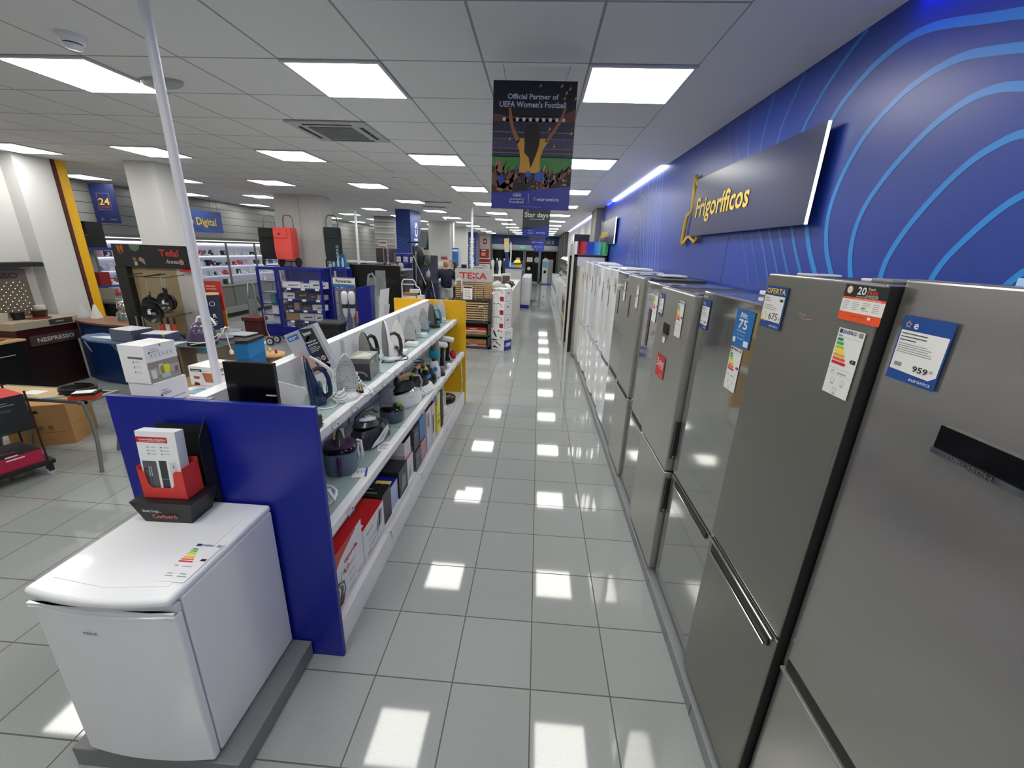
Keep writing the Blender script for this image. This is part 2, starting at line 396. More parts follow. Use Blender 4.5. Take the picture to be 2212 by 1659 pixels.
tag(MB().box(-4.35, -3.62, 21.0, 21.7, 0, CZ, PLAS).build('pillar'), 'white pillar between the service desk and the farther blue column', 'pillar')
tag(MB().box(-4.05, -3.35, 29.0, 29.5, 0, CZ, PLAS).build('pillar'), 'white pillar left of the glass entrance', 'pillar')
# red signs on that pillar
mb = MB(); f = Fr(mb, (-3.95, 28.99, 0), (1, 0, 0), (0, 0, 1), .01); f.rect(.15, 2.45, .38, 2.8, C('#c8352c', .5)); f.up(.003).disc(.26, 2.62, .07, TAG)
tag(mb.build('fire_sign'), 'small red fire sign high on the white entrance pillar', 'sign')
mb = MB(); mb.box(-4.0, -3.4, 28.8, 28.98, 1.62, 2.14, C('#a01820', .4)); f = Fr(mb, (-4.0, 28.8, 0), (1, 0, 0), (0, 0, 1)); f.rect(.1, 1.7, .38, 1.92, C('#d8a090', .5)); f.rect(.12, 2.02, .4, 2.08, TAG)
tag(mb.build('fire_hose_cabinet'), 'dark red hose cabinet on the entrance pillar', 'cabinet')
mb = MB(); mb.box(-4.0, -3.3, 28.6, 28.63, .7, 1.55, TAG); f = Fr(mb, (-4.0, 28.6, 0), (1, 0, 0), (0, 0, 1)); f.rect(0, 1.3, .7, 1.5, C('#a01820', .4)); f.rect(0, 1.18, .7, 1.25, C('#a01820', .4)); f.lines(.08, 1.1, .6, 4, .09, INKG); mb.box(-3.67, -3.63, 28.61, 28.64, 0, .7, STEEL); mb.box(-3.85, -3.45, 28.5, 28.75, 0, .02, STEEL)
tag(mb.build('notice_stand'), 'white notice stand with a dark red heading below the hose cabinet', 'sign')

# ---- entrance wall
mb = MB(); DG = C('#26282a', .7)
mb.box(-9.2, -3.35, YE, YE+.15, 0, CZ, PLAS); mb.box(1.28, XW+.1, YE, YE+.15, 0, CZ, C('#6e7072', .6)); mb.box(-3.35, 1.28, YE, YE+.15, 2.5, CZ, C('#1f4a96', .35))
struct(mb.build('wall_far'))
mb = MB(); fr2 = Fr(mb, (-3.3, YE-.02, 0), (1, 0, 0), (0, 0, 1), 0)
mb.box(-3.34, 1.27, YE-.02, YE-.001, 2.52, 3.0, mat('fascia_blue', '#1c4896', .3)); fr2.l = .003; fr2.txt('euronics', 2.72, 2.62, .33, TAG, w=1.55, bold=.015)
tag(mb.build('fascia_sign'), 'blue sign band with white shop name above the glass entrance', 'sign')
FRM = C('#8d979e', .35, .7); GL = mat('door_glass', '#202624', .03, alpha=.25)
def gpanel(idx, x0, x1, door=False, off=0):
    mb = MB(); y = YE+off
    w = .055
    mb.box(x0, x0+w, y-.03, y+.03, 0, 2.2, FRM); mb.box(x1-w, x1, y-.03, y+.03, 0, 2.2, FRM); mb.box(x0, x1, y-.03, y+.03, 2.13, 2.2, FRM); mb.box(x0, x1, y-.03, y+.03, 0, .09, FRM)
    o = mb.build(('door_%d' if door else 'window_%d') % idx); struct(o)
    g = MB().box(x0+w, x1-w, y-.005, y+.005, .09, 2.13, GL).build('glass_pane', o)
    return o
gpanel(1, -3.3, -1.05); gpanel(2, .05, 1.25); gpanel(1, -1.0, .02, True, -.06)
struct(MB().box(-3.34, 1.27, YE-.12, YE, 2.2, 2.5, C('#a9b0b6', .3, .8)).build('door_2'))
mb = MB(); mb.box(-1.35, -1.05, YE-.17, YE-.13, 2.28, 2.42, C('#2d7a4c', .4), {'-y': emis('exit_green', '#3fb070', .9)}); f = Fr(mb, (-1.35, YE-.17, 2.28), (1, 0, 0), (0, 0, 1)); f.txt('SALIDA', .15, .04, .07, TAG, align='c')
tag(mb.build('exit_sign'), 'small green exit sign above the entrance doors', 'sign')
# things outside / at the entrance
STK = [('d', 2.05, 1.12, .12, 'upper round white sticker left of the glass door'), ('d', 2.05, .9, .13, 'lower round white sticker left of the glass door'), ('d', 2.62, .95, .12, 'round white sticker on the glass door'), ('b', 3.15, 1.55, .19, 'large pale blue round sticker on the glass door'),
       ('r', 2.45, 1.4, .4, 'wide white notice on the glass door'), ('r', 1.7, 1.35, .28, 'white notice on the left entrance glass'), ('r', 3.65, 1.4, .22, 'white notice on the right entrance glass')]
for k, x, y, r, l in STK:
    mb = MB(); f = Fr(mb, (-3.3, YE-(.095 if 2.3 < x < 3.3 else .035), 0), (1, 0, 0), (0, 0, 1), .002)
    f.rect(x, y, x+r, y+.3, TAG) if k == 'r' else f.disc(x, y, r, TAG if k == 'd' else C('#9fb8c4', .4))
    tag(mb.build('door_sticker'), l, 'sticker')
struct(MB().box(-9, 3, YE+2.0, YE+2.1, 0, 3.4, mat('street_dark', '#2a2420', .8, noise=.6, nscale=2.5)).build('wall_street'))
for x0, x1, z0, z1, c, l in ((-3.2, -2.2, .1, 2.1, '#1d3a24', 'dark green shop shutter seen through the left entrance glass'), (.35, 1.2, .9, 2.2, '#7a2f22', 'dim red shopfront seen through the right entrance glass'), (-.9, .1, 1.2, 2.1, '#5a4a38', 'brown facade seen through the glass door')):
    tag(MB().box(x0, x1, YE+1.85, YE+1.99, z0, z1, mat('out'+c, c, .7, noise=.5, nscale=5)).build('street_front'), l, 'building')
mb = MB(); mb.box(.25, .62, 28.6, 28.9, .0, 1.62, C('#c9ccce', .4)); mb.box(.62, .95, 28.6, 28.9, 0, 1.62, C('#8f9496', .35, .5)); f = Fr(mb, (.25, 28.6, 0), (1, 0, 0), (0, 0, 1)); f.rect(.03, 1.1, .34, 1.5, C('#5fa0b4', .4)); f.disc(.18, .82, .1, BLACK); mb.box(.2, 1.0, 28.55, 28.95, 0, .06, BLUE)
tag(mb.build('kiosk'), 'white and silver kiosk machine beside the glass door', 'machine')

# ---- ceiling lights
PAN = emis('light_panel', '#fffdf6', PANEL_L)
frame_m = C('#c9cacb', .5)
def panel_mesh():
    mb = MB(); s = .02; z = -.012
    for a in ((0, 0, .6, s), (0, .6-s, .6, .6), (0, s, s, .6-s), (.6-s, s, .6, .6-s)): mb.box(a[0], a[2], a[1], a[3], z, .0, frame_m)
    return mb
first = None
def light(x, y, label):
    global first
    if first is None:
        first = thing('ceiling_light', label, 'ceiling light', (x, y, CZ-.001), 0, 'square ceiling light panels')
        panel_mesh().build('frame', first)
        MB().box(.02, .58, .02, .58, -.010, -.001, PAN).build('diffuser', first)
    else: clone(first, (x, y, CZ-.001), label=label)
ORD = ['nearest', 'second', 'third', 'fourth', 'fifth', 'sixth', 'seventh', 'eighth', 'ninth', 'tenth', 'eleventh', 'twelfth', 'thirteenth', 'fourteenth']
def GEN(c, r):
    line = {3: 'in the line next to the blue wall', 0: 'in the second line from the blue wall', -3: 'in the third line from the blue wall', -6: 'in the fourth line from the blue wall', -9: 'in the fifth line from the blue wall', -12: 'in the line nearest the grey slatwall'}[c]
    return ('ceiling light panel behind the camera, ' + line) if r < 0 else '%s ceiling light panel ahead, %s' % (ORD[r//4], line)  # panels behind the camera are unseen, added to light the foreground
SPEC = {(3, 0): 'largest light panel right of the hanging football poster', (0, 0): 'largest light panel left of the hanging football poster', (-3, 0): 'large light panel beside the white pole, top left', (-6, 0): 'light panel cut by the left picture edge',
        (3, 4): 'second light panel of the row nearest the blue wall', (0, 4): 'light panel just beyond the ceiling air conditioner on its right', (-3, 4): 'light panel just beyond the ceiling air conditioner on its left', (-6, 4): 'light panel crossed by the white pole'}
for r in range(-8, 46, 4):
    for c in (3, 0, -3, -6, -9, -12):
        x = -1.576+.6*c; y = 2.752+.6*r
        if (x < -7.3 and y < 6.4) or (r < 0 and c <= -6) or (r < 0 and c < -3): continue
        bad = False
        for (a, b, d, e) in ((-5.93, -5.48, 6.1, 6.6), (-6.0, -4.95, 9.63, 10.15), (-6.05, -5.3, 15.6, 16.3), (-4.17, -3.74, 12.4, 13.5), (-4.5, -3.5, 17.3, 18.0), (-4.35, -3.62, 21, 21.7), (-4.75, -3.98, 27.0, 27.6), (-4.05, -3.35, 29, 29.5)):
            if x+.6 > a and x < b and y+.6 > d and y < e: bad = True
        if bad or y > 29: continue
        light(x, y, SPEC.get((c, r)) or GEN(c, r)+('' if r >= 0 or r == -4 else ', rear'))
# smoke detectors
def detector(x, y, r, label, g='smoke detectors'):
    t = thing('smoke_detector', label, 'smoke detector', (x, y, CZ), 0, None)
    MB().lathe([(r, 0), (r, -.015), (r*.85, -.035), (r*.7, -.04)], (0, 0, 0), WHITE, 24).build('base', t)
    MB().lathe([(r*.62, -.04), (r*.62, -.046)], (0, 0, 0), C('#333', .6), 24).build('vent_slot', t)
    MB().lathe([(r*.7, -.046), (r*.62, -.062), (0.001, -.066)], (0, 0, 0), WHITE, 24).build('cap', t)
detector(-2.56, 2.50, .062, 'white smoke detector on the ceiling near the white pole')
detector(-2.19, 6.62, .085, 'flat round white detector beyond the ceiling air conditioner')
detector(-4.0, 7.2, .07, 'yellowish round detector above the wide white pillar')
# emergency lamps
for x, y, l in ((-2.62, 3.12, 'rounded white emergency lamp behind the pole on the ceiling'), (-2.9, 8.05, 'small rounded emergency lamp farther along the ceiling')):
    t = thing('emergency_lamp', l, 'emergency light', (x, y, CZ))
    MB().lathe([(.07, 0), (.068, -.02), (.055, -.035), (.001, -.038)], (0, 0, 0), C('#a9adad', .3), 24, sx=2.1).build('housing', t)
# air conditioner cassette
t = thing('ceiling_air_conditioner', 'square white ceiling air conditioner with dark slots and grey grille', 'air conditioner', (-1.876-.05, 4.28, CZ))
mb = MB(); mb.box(-.36, .36, -.33, .33, -.02, 0, C('#b9bbbb', .5)); mb.build('frame', t, bevel=.008)
mb = MB(); mb.box(-.2, .2, -.2, .2, -.027, -.0205, mat('grille_grey', '#74787a', .6)); 
for i in range(12): mb.box(-.19, .19, -.185+.033*i, -.175+.033*i, -.030, -.027, C('#8b8f90', .5))
mb.build('grille', t)
for x0, x1, y0, y1 in ((-.22, .22, -.285, -.25), (-.22, .22, .25, .285), (-.3, -.265, -.2, .2), (.265, .3, -.2, .2)):
    MB().box(x0, x1, y0, y1, -.0225, -.0202, C('#1c1d1e', .6)).box(x0+.006, x1-.006, (y0+y1)/2-.004, (y0+y1)/2+.004, -.026, -.0225, C('#999', .5)).build('air_slot', t)
for x, y in ((-2.4, 10.2), (-2.8, 11.4), (-1.9, 14.0)):
    tag(MB().box(x-.3, x+.3, y-.06, y+.06, CZ-.012, CZ-.001, C('#6f7274', .6)).build('air_vent'), 'thin dark slot vent in the far ceiling, %s' % {10.2: 'nearest the thin white post', 11.4: 'left of the thin white post', 14.0: 'farthest along the aisle'}[y], 'vent', 'slot vents in the far ceiling')
for x, y in ((-2.3, 11.0), (-2.9, 13.6), (-3.3, 15.0)):
    tag(MB().lathe([(.05, 0), (.045, -.05), (.03, -.08), (.001, -.09)], (x, y, CZ), WHITE, 14).build('ceiling_camera'), 'small white dome on the far ceiling, %s' % {11.0: 'nearest the camera', 13.6: 'right of the nearer blue column', 15.0: 'farthest of the three'}[y], 'camera', 'small domes on the far ceiling')
# ================= FRIDGE ROW =================
NX = (-1, 0, 0)
def front(mb, xf, y, z, lift=.0012):      # print layer on a fridge front: x runs towards the camera side
    return Fr(mb, (xf, y, z), (0, -1, 0), (0, 0, 1), lift)
EC = ['#0a8f4c', '#4fae32', '#b9d02f', '#f7e11c', '#f0a52c', '#e2632a', '#d4202c']
def energy(f, w, h, val='247', tc='E'):
    f.rect(0, 0, w, h, TAG); f.up()
    f.rect(w*.05, h*.925, w*.17, h*.985, NAVY); f.rect(w*.8, h*.915, w*.95, h*.985, INKG)
    f.txt('ENERG', w*.2, h*.93, h*.052, NAVY, w=w*.5, bold=.02); f.poly([(w*.74, h*.93), (w*.77, h*.955), (w*.745, h*.96), (w*.775, h*.985), (w*.73, h*.955), (w*.755, h*.95)], NAVY)
    f.lines(w*.05, h*.9, w*.3, 1, .01, INKG, .004); f.rect(w*.04, h*.872, w*.96, h*.875, INKG)
    for i in range(7):
        y = h*(.81-.058*i); x1 = w*(.26+.055*i)
        f.poly([(w*.06, y), (x1, y), (x1+h*.02, y+h*.022), (x1, y+h*.045), (w*.06, y+h*.045)], mat('energy_%d' % i, EC[i], .5))
    f.poly([(w*.72, h*.56), (w*.78, h*.53), (w*.95, h*.53), (w*.95, h*.59), (w*.78, h*.59)], BLK); f.up().txt(tc, w*.83, h*.545, h*.035, TAG)
    f.rect(w*.04, h*.40, w*.96, h*.403, INKG); f.txt(val, w*.16, h*.335, h*.035, INK); f.rect(w*.42, h*.335, w*.75, h*.352, INKG); f.rect(w*.04, h*.31, w*.96, h*.313, INKG)
    for x, y in ((.3, .22), (.7, .22), (.48, .08)): f.arc(w*x, h*y, w*.08, h*.035, 0, 360, h*.006, INKG, 8); f.rect(w*(x-.06), h*(y-.06), w*(x+.07), h*(y-.047), INKG)
def pricecard(f, w, h, price=None, big=False):
    f.rect(0, 0, w, h, mat('card_blue', '#1d4c93', .25)); f.up()
    f.poly([(w*.03, h*.16), (w*.85, h*.13), (w*.97, h*.2), (w*.97, h*.78), (w*.03, h*.78)], TAG); f.up()
    f.txt('e', w*.26, h*.82, h*.12, TAG, bold=.02)
    star(f, w*.14, h*.87, h*.055, GOLD)
    f.lines(w*.06, h*.74, w*.6, 3, h*.05, INK, h*.014, 2); f.lines(w*.06, h*.58, w*.9, 5, h*.033, INKG, h*.01, 3)
    if price: f.txt(price, w*.5, h*.2, h*.085, INK, w=w*.3, bold=.03); f.txt('00', w*.83, h*.24, h*.04, INK); f.txt('euronics', w*.5, h*.045, h*.06, TAG, w=w*.42); f.rect(w*.1, h*.22, w*.26, h*.28, INKG)
def star(f, cx, cy, r, m, wd=None):
    pts = []
    for i in range(10):
        a = PI/2+i*PI/5; q = r if i % 2 == 0 else r*.45; pts.append((cx+q*math.cos(a), cy+q*math.sin(a)))
    f.path(pts+pts[:1], wd or r*.18, m)
def fridge(y0, y1, xf, top, split, m, sidem, label, cat='fridge', bowed=0, name='fridge', zb=.10, doors2=True):
    t = thing(name, label, cat, ((xf+XW)/2, (y0+y1)/2, .075))
    t.location = (0, 0, .075)
    t.location = ((xf+1.37)/2, (y0+y1)/2, .075)
    base = V(t.location)
    def L(mb): mb.M = Matrix.Translation(-base); return mb
    mb = L(MB()); mb.box(xf+.062, 1.37, y0+.004, y1-.004, zb, top-.004, sidem); mb.box(xf+.09, 1.36, y0+.03, y1-.03, .0755, zb, BLK)
    mb.build('cabinet_body', t, bevel=.006)
    def door(z0, z1, nm):
        mb = L(MB()); n = 8
        pts = []
        for i in range(n+1):
            u = i/n; y = y0+.002+(y1-y0-.004)*u; pts.append((xf+bowed*(abs(2*u-1)**2.2), y))
        poly = pts+[(xf+.058, y1-.002), (xf+.058, y0+.002)]
        mb.prism(poly, z0, z1, m, 'z')
        return mb.build(nm, t, bevel=.007, seg=3)
    if doors2:
        d1 = door(split+.006, top, 'upper_door'); d2 = door(zb+.005, split-.006, 'lower_door')
        L(MB()).box(xf+.02, xf+.058, y0+.006, y1-.006, split-.007, split+.007, BLK).build('door_gap', t)
    else: d1 = d2 = door(zb+.005, top, 'door')
    L(MB()).box(xf+.03, xf+.10, y0+.03, y0+.10, top, top+.011, C('#77787a', .4)).build('hinge_cover', t, bevel=.004)
    return t, L, d1, d2
def sticker(t, L, name, xf, y, z, fn, *a, **k):
    mb = L(MB()); fn(front(mb, xf, y, z), *a, **k); return mb.build(name, t)
def bar(L, t, xf, ya, yb, z, m=None, name='handle', depth=.03):
    mb = L(MB()); mb.box(xf-.012, xf+.004, ya, yb, z-.004, z+.008, m or STEEL); mb.box(xf-.002, xf+.02, ya+.01, yb-.01, z+.008, z+.05, C('#1b1b1c', .5)); return mb.build(name, t, bevel=.002)
# 1 nearest steel
BR = mat('steel_brushed', '#b4b1ad', .22, .82, bump=.015, bscale=8)
t, L, d1, d2 = fridge(.49, 1.083, .89, 2.07, .81, BR, STEELD, 'nearest brushed steel fridge freezer cut by the right picture edge, with 959 price card')
sticker(t, L, 'price_card', .885, 1.044, 1.836, pricecard, .13, .152, '959')
mb = L(MB()); mb.box(.882, .892, .60, .868, 1.727, 1.778, BLACK); mb.box(.880, .892, .60, .87, 1.714, 1.727, CHROME); f = front(mb, .880, .87, 1.714); f.txt('BOSCH', .06, .0025, .0085, C('#555', .3), w=.07, bold=.03); f.arc(.045, .0065, .005, .005, 0, 360, .0012, C('#555', .3), 12)
mb.build('control_display', t)
bar(L, t, .89, .52, 1.07, .81)
L(MB()).box(.95, 1.1, .62, .9, 2.07, 2.085, C('#9fc3ea', .4)).build('top_manual', t)
# 2 dark steel with OFERTA
DS = mat('steel_dark', '#8f8e88', .34, .78, bump=.015, bscale=8)
t, L, d1, d2 = fridge(1.09, 1.645, .86, 2.055, .898, DS, C('#1d1d1e', .4), 'dark steel fridge freezer with a yellow-lettered offer card and a black and orange sticker')
def oferta(f, w, h):
    f.rect(0, 0, w, h, mat('card_blue', '#1d4c93', .25)); f.up(); f.rect(0, h*.17, w*.94, h*.78, TAG); f.up()
    f.txt('OFERTA', w*.05, h*.83, h*.12, GOLD, w=w*.88, bold=.05); star(f, w*.15, h*.26, h*.14, GOLD); f.txt('675', w*.38, h*.22, h*.16, INK, w=w*.42); f.txt('€', w*.86, h*.22, h*.07, INK); f.lines(w*.06, h*.72, w*.35, 2, h*.06, INKG, h*.02); f.lines(w*.06, h*.55, w*.7, 3, h*.045, INKG, h*.013); f.rect(w*.75, h*.66, w*.9, h*.72, INK); f.txt('euronics', w*.5, h*.05, h*.06, TAG, w=w*.4)
L(MB()).box(.866, .921, 1.0885, 1.0915, .11, 2.05, BLK).build('door_side_strip', t)  # black strip laid over the door's side to darken its edge
sticker(t, L, 'offer_card', .856, 1.621, 1.864, oferta, .135, .149)
def logo2(f):
    f.path([(0, .012), (.02, .012), (.018, 0), (.03, .012), (.045, .008)], .003, CHROME); f.txt('Whirlpool', .0, .004, .011, CHROME, w=.06, slant=.3); f.arc(.035, .004, .03, .008, 200, 400, .0015, CHROME)
sticker(t, L, 'brand_badge', .859, 1.40, 1.93, logo2)
def s20(f, w, h):
    f.rect(0, h*.66, w, h, BLK); f.rect(0, h*.60, w, h*.66, C('#f0531c', .4)); f.rect(0, h*.24, w, h*.60, TAG); f.rect(0, 0, w, h*.24, C('#f0531c', .4)); f.up()
    f.disc(w*.13, h*.85, h*.11, C('#c9b98a', .4)); f.up().disc(w*.13, h*.85, h*.08, TAG); f.txt('10', w*.13, h*.82, h*.06, INK, align='c')
    f.txt('20', w*.33, h*.75, h*.2, TAG, w=w*.2, bold=.05); f.txt('Years', w*.56, h*.88, h*.08, TAG, w=w*.16); f.txt('FREE', w*.56, h*.77, h*.09, C('#f0531c', .4), w=w*.24); f.txt('GUARANTEE', w*.54, h*.715, h*.045, TAG, w=w*.28); f.txt('ON MOTOR/COMPRESSOR', w*.33, h*.672, h*.035, TAG, w=w*.5)
    f.txt('MODALITA CODE EXTENDED WEB', w*.3, h*.61, h*.035, TAG, w=w*.6)
    for i in range(4): f.lines(w*(.05+.24*i), h*.54, w*(.22+.24*i), 5, h*.05, C('#9a8f8f', .5), h*.013, i)
    f.rect(w*.5, h*.38, w*.6, h*.41, C('#7cc04c', .5)); f.rect(w*.72, h*.12, w*.78, h*.19, TAG); f.rect(w*.3, h*.14, w*.65, h*.155, C('#b03a12', .5))
sticker(t, L, 'guarantee_sticker', .858, 1.226, 1.951, s20, .15, .096)
sticker(t, L, 'energy_label', .858, 1.206, 1.742, energy, .098, .187)
mb = L(MB()); mb.box(.846, .862, 1.13, 1.597, .828, .836, CHROME); mb.box(.852, .868, 1.12, 1.60, .838, .884, C('#232323', .5)); mb.box(.846, .862, 1.10, 1.63, .884, .892, CHROME); mb.build('handle', t, bevel=.002)
for yy in (1.2, 1.5): L(MB()).box(.9, 1.0, yy-.04, yy+.04, 2.055, 2.063, C('#cfd0d2', .4)).build('hinge_cap', t, bevel=.003)
# 3 glossy grey with blue 75 sticker
t, L, d1, d2 = fridge(1.655, 2.28, .885, 1.935, .845, STEELG, STEELG, 'glossy steel fridge freezer with the bright blue anniversary sticker')
sticker(t, L, 'price_card', .882, 2.26, 1.745, pricecard, .10, .149, '739')
def s75(f, w, h):
    f.rect(0, 0, w, h, mat('balay_blue', '#1470c0', .3)); f.up(); f.txt('Balay', w*.25, h*.83, h*.1, TAG, w=w*.4, bold=.04, slant=.2); f.rect(w*.2, h*.79, w*.68, h*.805, TAG); f.txt('75', w*.22, h*.5, h*.24, TAG, w=w*.5, bold=.02); f.txt('Aniversario', w*.2, h*.4, h*.06, TAG, w=w*.5); f.txt('Por ti, por todos', w*.25, h*.31, h*.035, TAG, w=w*.4); f.arc(w*.46, h*.26, w*.2, h*.05, 200, 340, h*.015, TAG, 8); f.rect(w*.06, h*.08, w*.2, h*.22, TAG); f.rect(w*.68, h*.05, w*.93, h*.2, TAG)
sticker(t, L, 'anniversary_sticker', .883, 1.87, 1.742, s75, .156, .155)
sticker(t, L, 'energy_label', .883, 1.86, 1.54, energy, .105, .193, '238')
mb = L(MB()); f = front(mb, .884, 2.08, 1.71); f.txt('Balay', 0, 0, .016, CHROME, w=.05, slant=.3); mb.build('brand_badge', t)
mb = L(MB()); mb.box(.872, .888, 1.72, 2.2, .80, .807, CHROME); mb.box(.876, .892, 1.72, 2.2, .808, .835, C('#222', .5)); mb.build('handle', t, bevel=.002)
# 4 steel, side handle recess, red sticker
t, L, d1, d2 = fridge(2.30, 2.915, .845, 1.905, .835, STEEL, STEELD, 'matt steel fridge freezer with the red three-year sticker and small square display')
sticker(t, L, 'energy_label', .842, 2.52, 1.648, energy, .105, .21)
sticker(t, L, 'price_card', .842, 2.90, 1.715, pricecard, .09, .15, '899')
mb = L(MB()); mb.box(.841, .847, 2.63, 2.745, 1.625, 1.692, BLACK); f = front(mb, .841, 2.75, 1.605); f.rect(0, 0, .11, .018, C('#6f6f6c', .4)); f.txt('SAMSUNG', .02, .004, .008, C('#3a3a3a', .4), w=.06); f.rect(.03, -.04, .08, -.005, TAG); mb.build('control_display', t)
def s3(f, w, h): f.rect(0, 0, w, h, RED); f.up(); f.txt('3', w*.06, h*.45, h*.36, TAG, w=w*.2, bold=.03); f.txt('AÑOS', w*.3, h*.5, h*.24, TAG, w=w*.6, bold=.04); f.txt('DE GARANTIA', w*.3, h*.38, h*.08, TAG, w=w*.6); f.txt('TOTAL', w*.55, h*.08, h*.06, TAG, w=w*.35)
sticker(t, L, 'guarantee_sticker', .842, 2.775, 1.335, s3, .175, .145)
for z0, z1 in ((.93, 1.17), (.55, .79)):
    mb = L(MB()); mb.box(.86, .892, 2.294, 2.301, z0, z1, C('#242424', .4)); mb.box(.862, .866, 2.292, 2.30, z0, z1, C('#8a8a88', .3, .8)); mb.box(.872, .89, 2.2925, 2.30, z0+.005, z0+.02, CHROME); mb.build('side_handle', t)
# 5 - 7 glossy steels
t, L, d1, d2 = fridge(2.925, 3.50, .885, 1.91, .80, STEELG, STEELG, 'glossy steel fridge freezer with tilted energy label and long dark touch display')
sticker(t, L, 'energy_label', .882, 3.20, 1.63, energy, .11, .21)
L(MB()).box(.881, .887, 3.24, 3.30, 1.42, 1.71, BLACK).build('control_display', t)
bar(L, t, .885, 3.0, 3.4, .76)
t, L, d1, d2 = fridge(3.51, 4.095, .86, 1.925, .875, STEEL, STEELD, 'matt steel fridge freezer between two glossy ones, tall slot display')
sticker(t, L, 'energy_label', .857, 3.68, 1.67, energy, .09, .19)
L(MB()).box(.856, .862, 3.9, 3.925, 1.55, 1.75, BLACK).build('control_display', t)
bar(L, t, .86, 3.56, 4.05, .845)
t, L, d1, d2 = fridge(4.105, 4.69, .875, 1.93, .885, STEELG, STEELG, 'glossy steel fridge freezer next to the first white one')
sticker(t, L, 'energy_label', .872, 4.3, 1.66, energy, .09, .19)
L(MB()).box(.871, .877, 4.5, 4.52, 1.5, 1.75, BLACK).build('control_display', t)
bar(L, t, .875, 4.15, 4.6, .84)
# white ones
lab = ['white fridge freezer nearest the camera, next to the last steel one', 'second white fridge freezer along the wall', 'third white fridge freezer along the wall', 'fourth white fridge freezer along the wall', 'fifth white fridge freezer along the wall', 'tall white fridge freezer, last of the equal-height row']
ys = [4.70, 5.29, 5.88, 6.47, 7.06, 7.65, 8.2]
for i in range(6):
    y0, y1 = ys[i], ys[i+1]-.008
    xf = (.868, .88, .86, .885, .862, .85)[i]
    t, L, d1, d2 = fridge(y0, y1, xf, (1.935, 1.93, 1.945, 1.94, 1.95, 1.97)[i], (.90, .905, .89, .92, .91, .9)[i], FRW, FRW, lab[i], bowed=.012)
    t['group'] = 'white fridge freezers'
    sticker(t, L, 'energy_label', xf-.003, y0+.15, 1.68, energy, .085, .17)
    mb = L(MB()); mb.box(xf-.003, xf+.004, y1-.16, y1-.145, 1.5, 1.75, C('#55585c', .3)); mb.build('control_display', t)
    mb = L(MB()); mb.box(xf-.003, xf+.02, y0+.04, y1-.05, .845, .885, C('#50545a' if i in (0,) else '#aab4c2', .4)); mb.build('handle', t)
t, L, d1, d2 = fridge(8.22, 8.45, .87, 1.86, .915, FRW, FRW, 'narrow lower white freezer at the far end of the fridges', 'freezer', name='freezer')
mb = L(MB()); mb.box(.865, .872, 8.30, 8.36, 1.6, 1.75, C('#d9a25a', .5)); mb.build('energy_label', t)
# things lying on the fridges
for (x, y, z, w, d, h, c, l) in ((1.2, 2.05, 1.936, .16, .28, .02, '#e6e6ea', 'white leaflet bag lying on the glossy steel fridge with the blue sticker'), (1.2, 3.9, 1.93, .2, .25, .015, '#d8dadf', 'flat grey packet on the sixth steel fridge'), (1.15, 5.1, 1.938, .3, .35, .02, '#eef0f4', 'flat white packet on the first white fridge'), (1.1, 6.8, 1.944, .3, .3, .025, '#f2f3f6', 'flat white packet on a farther white fridge')):
    tag(MB(Matrix.Translation((x, y, z))).box(-w/2, w/2, -d/2, d/2, 0, h, C(c, .5)).build('packet', bevel=.005), l, 'packet')
# ---- wall signs
def wallsign(y0, y1, z0, z1, word, label, star_on=True, th=.06):
    x = 1.36
    t = thing('wall_sign', label, 'sign', (x, (y0+y1)/2, z0)); B = Matrix.Translation((-x, -(y0+y1)/2, -z0))
    mb = MB(B); mb.box(x, x+.018, y0, y1, z0, z1, mat('sign_navy', '#232a5c', .3), {'-y': emis('sign_edge_lit', '#e8f2ff', 1.3)}); mb.build('sign_board', t)
    mb = MB(B); f = Fr(mb, (x, y1, z0), (0, -1, 0), (0, 0, 1), .003); f.txt(word, .05*(y1-y0), .33*(z1-z0), .32*(z1-z0), mat('sign_yellow', '#f2d04a', .4), w=.56*(y1-y0), bold=.03); mb.build('lettering', t)
    mb = MB(B)
    for yy in (y0+.2, y1-.2): mb.box(x+.018, XW, yy, yy+.03, (z0+z1)/2-.03, (z0+z1)/2, STEEL)
    mb.build('bracket', t)
    k = (z1-z0)/.46
    pts = [(4.20, 2.30), (4.37, 2.20), (4.34, 2.47), (4.22, 2.50), (4.22, 2.60), (4.27, 2.82), (4.12, 2.68), (3.95, 2.60), (4.02, 2.42), (3.98, 2.22)]
    pts = [((p[0]-4.09)*k+y1, (p[1]-2.285)*k+z0) for p in pts]
    mb = MB(B); P3 = [(x+.035, a, b) for a, b in pts]
    q = []
    for a, b in zip(P3, P3[1:]+P3[:1]): q += [V(a)*.85+V(b)*.15, V(a)*.15+V(b)*.85]
    mb.tube(q, .016*k, mat('sign_star_yellow', '#e9c14a', .4), 8, closed=True); mb.build('star_outline', t)
wallsign(2.37, 4.09, 2.285, 2.755, 'Frigoríficos', 'large dark blue wall sign with yellow lettering and star above the steel fridges')
wallsign(8.15, 9.95, 2.29, 2.76, 'Congeladores', 'farther dark wall sign with yellow lettering and star')
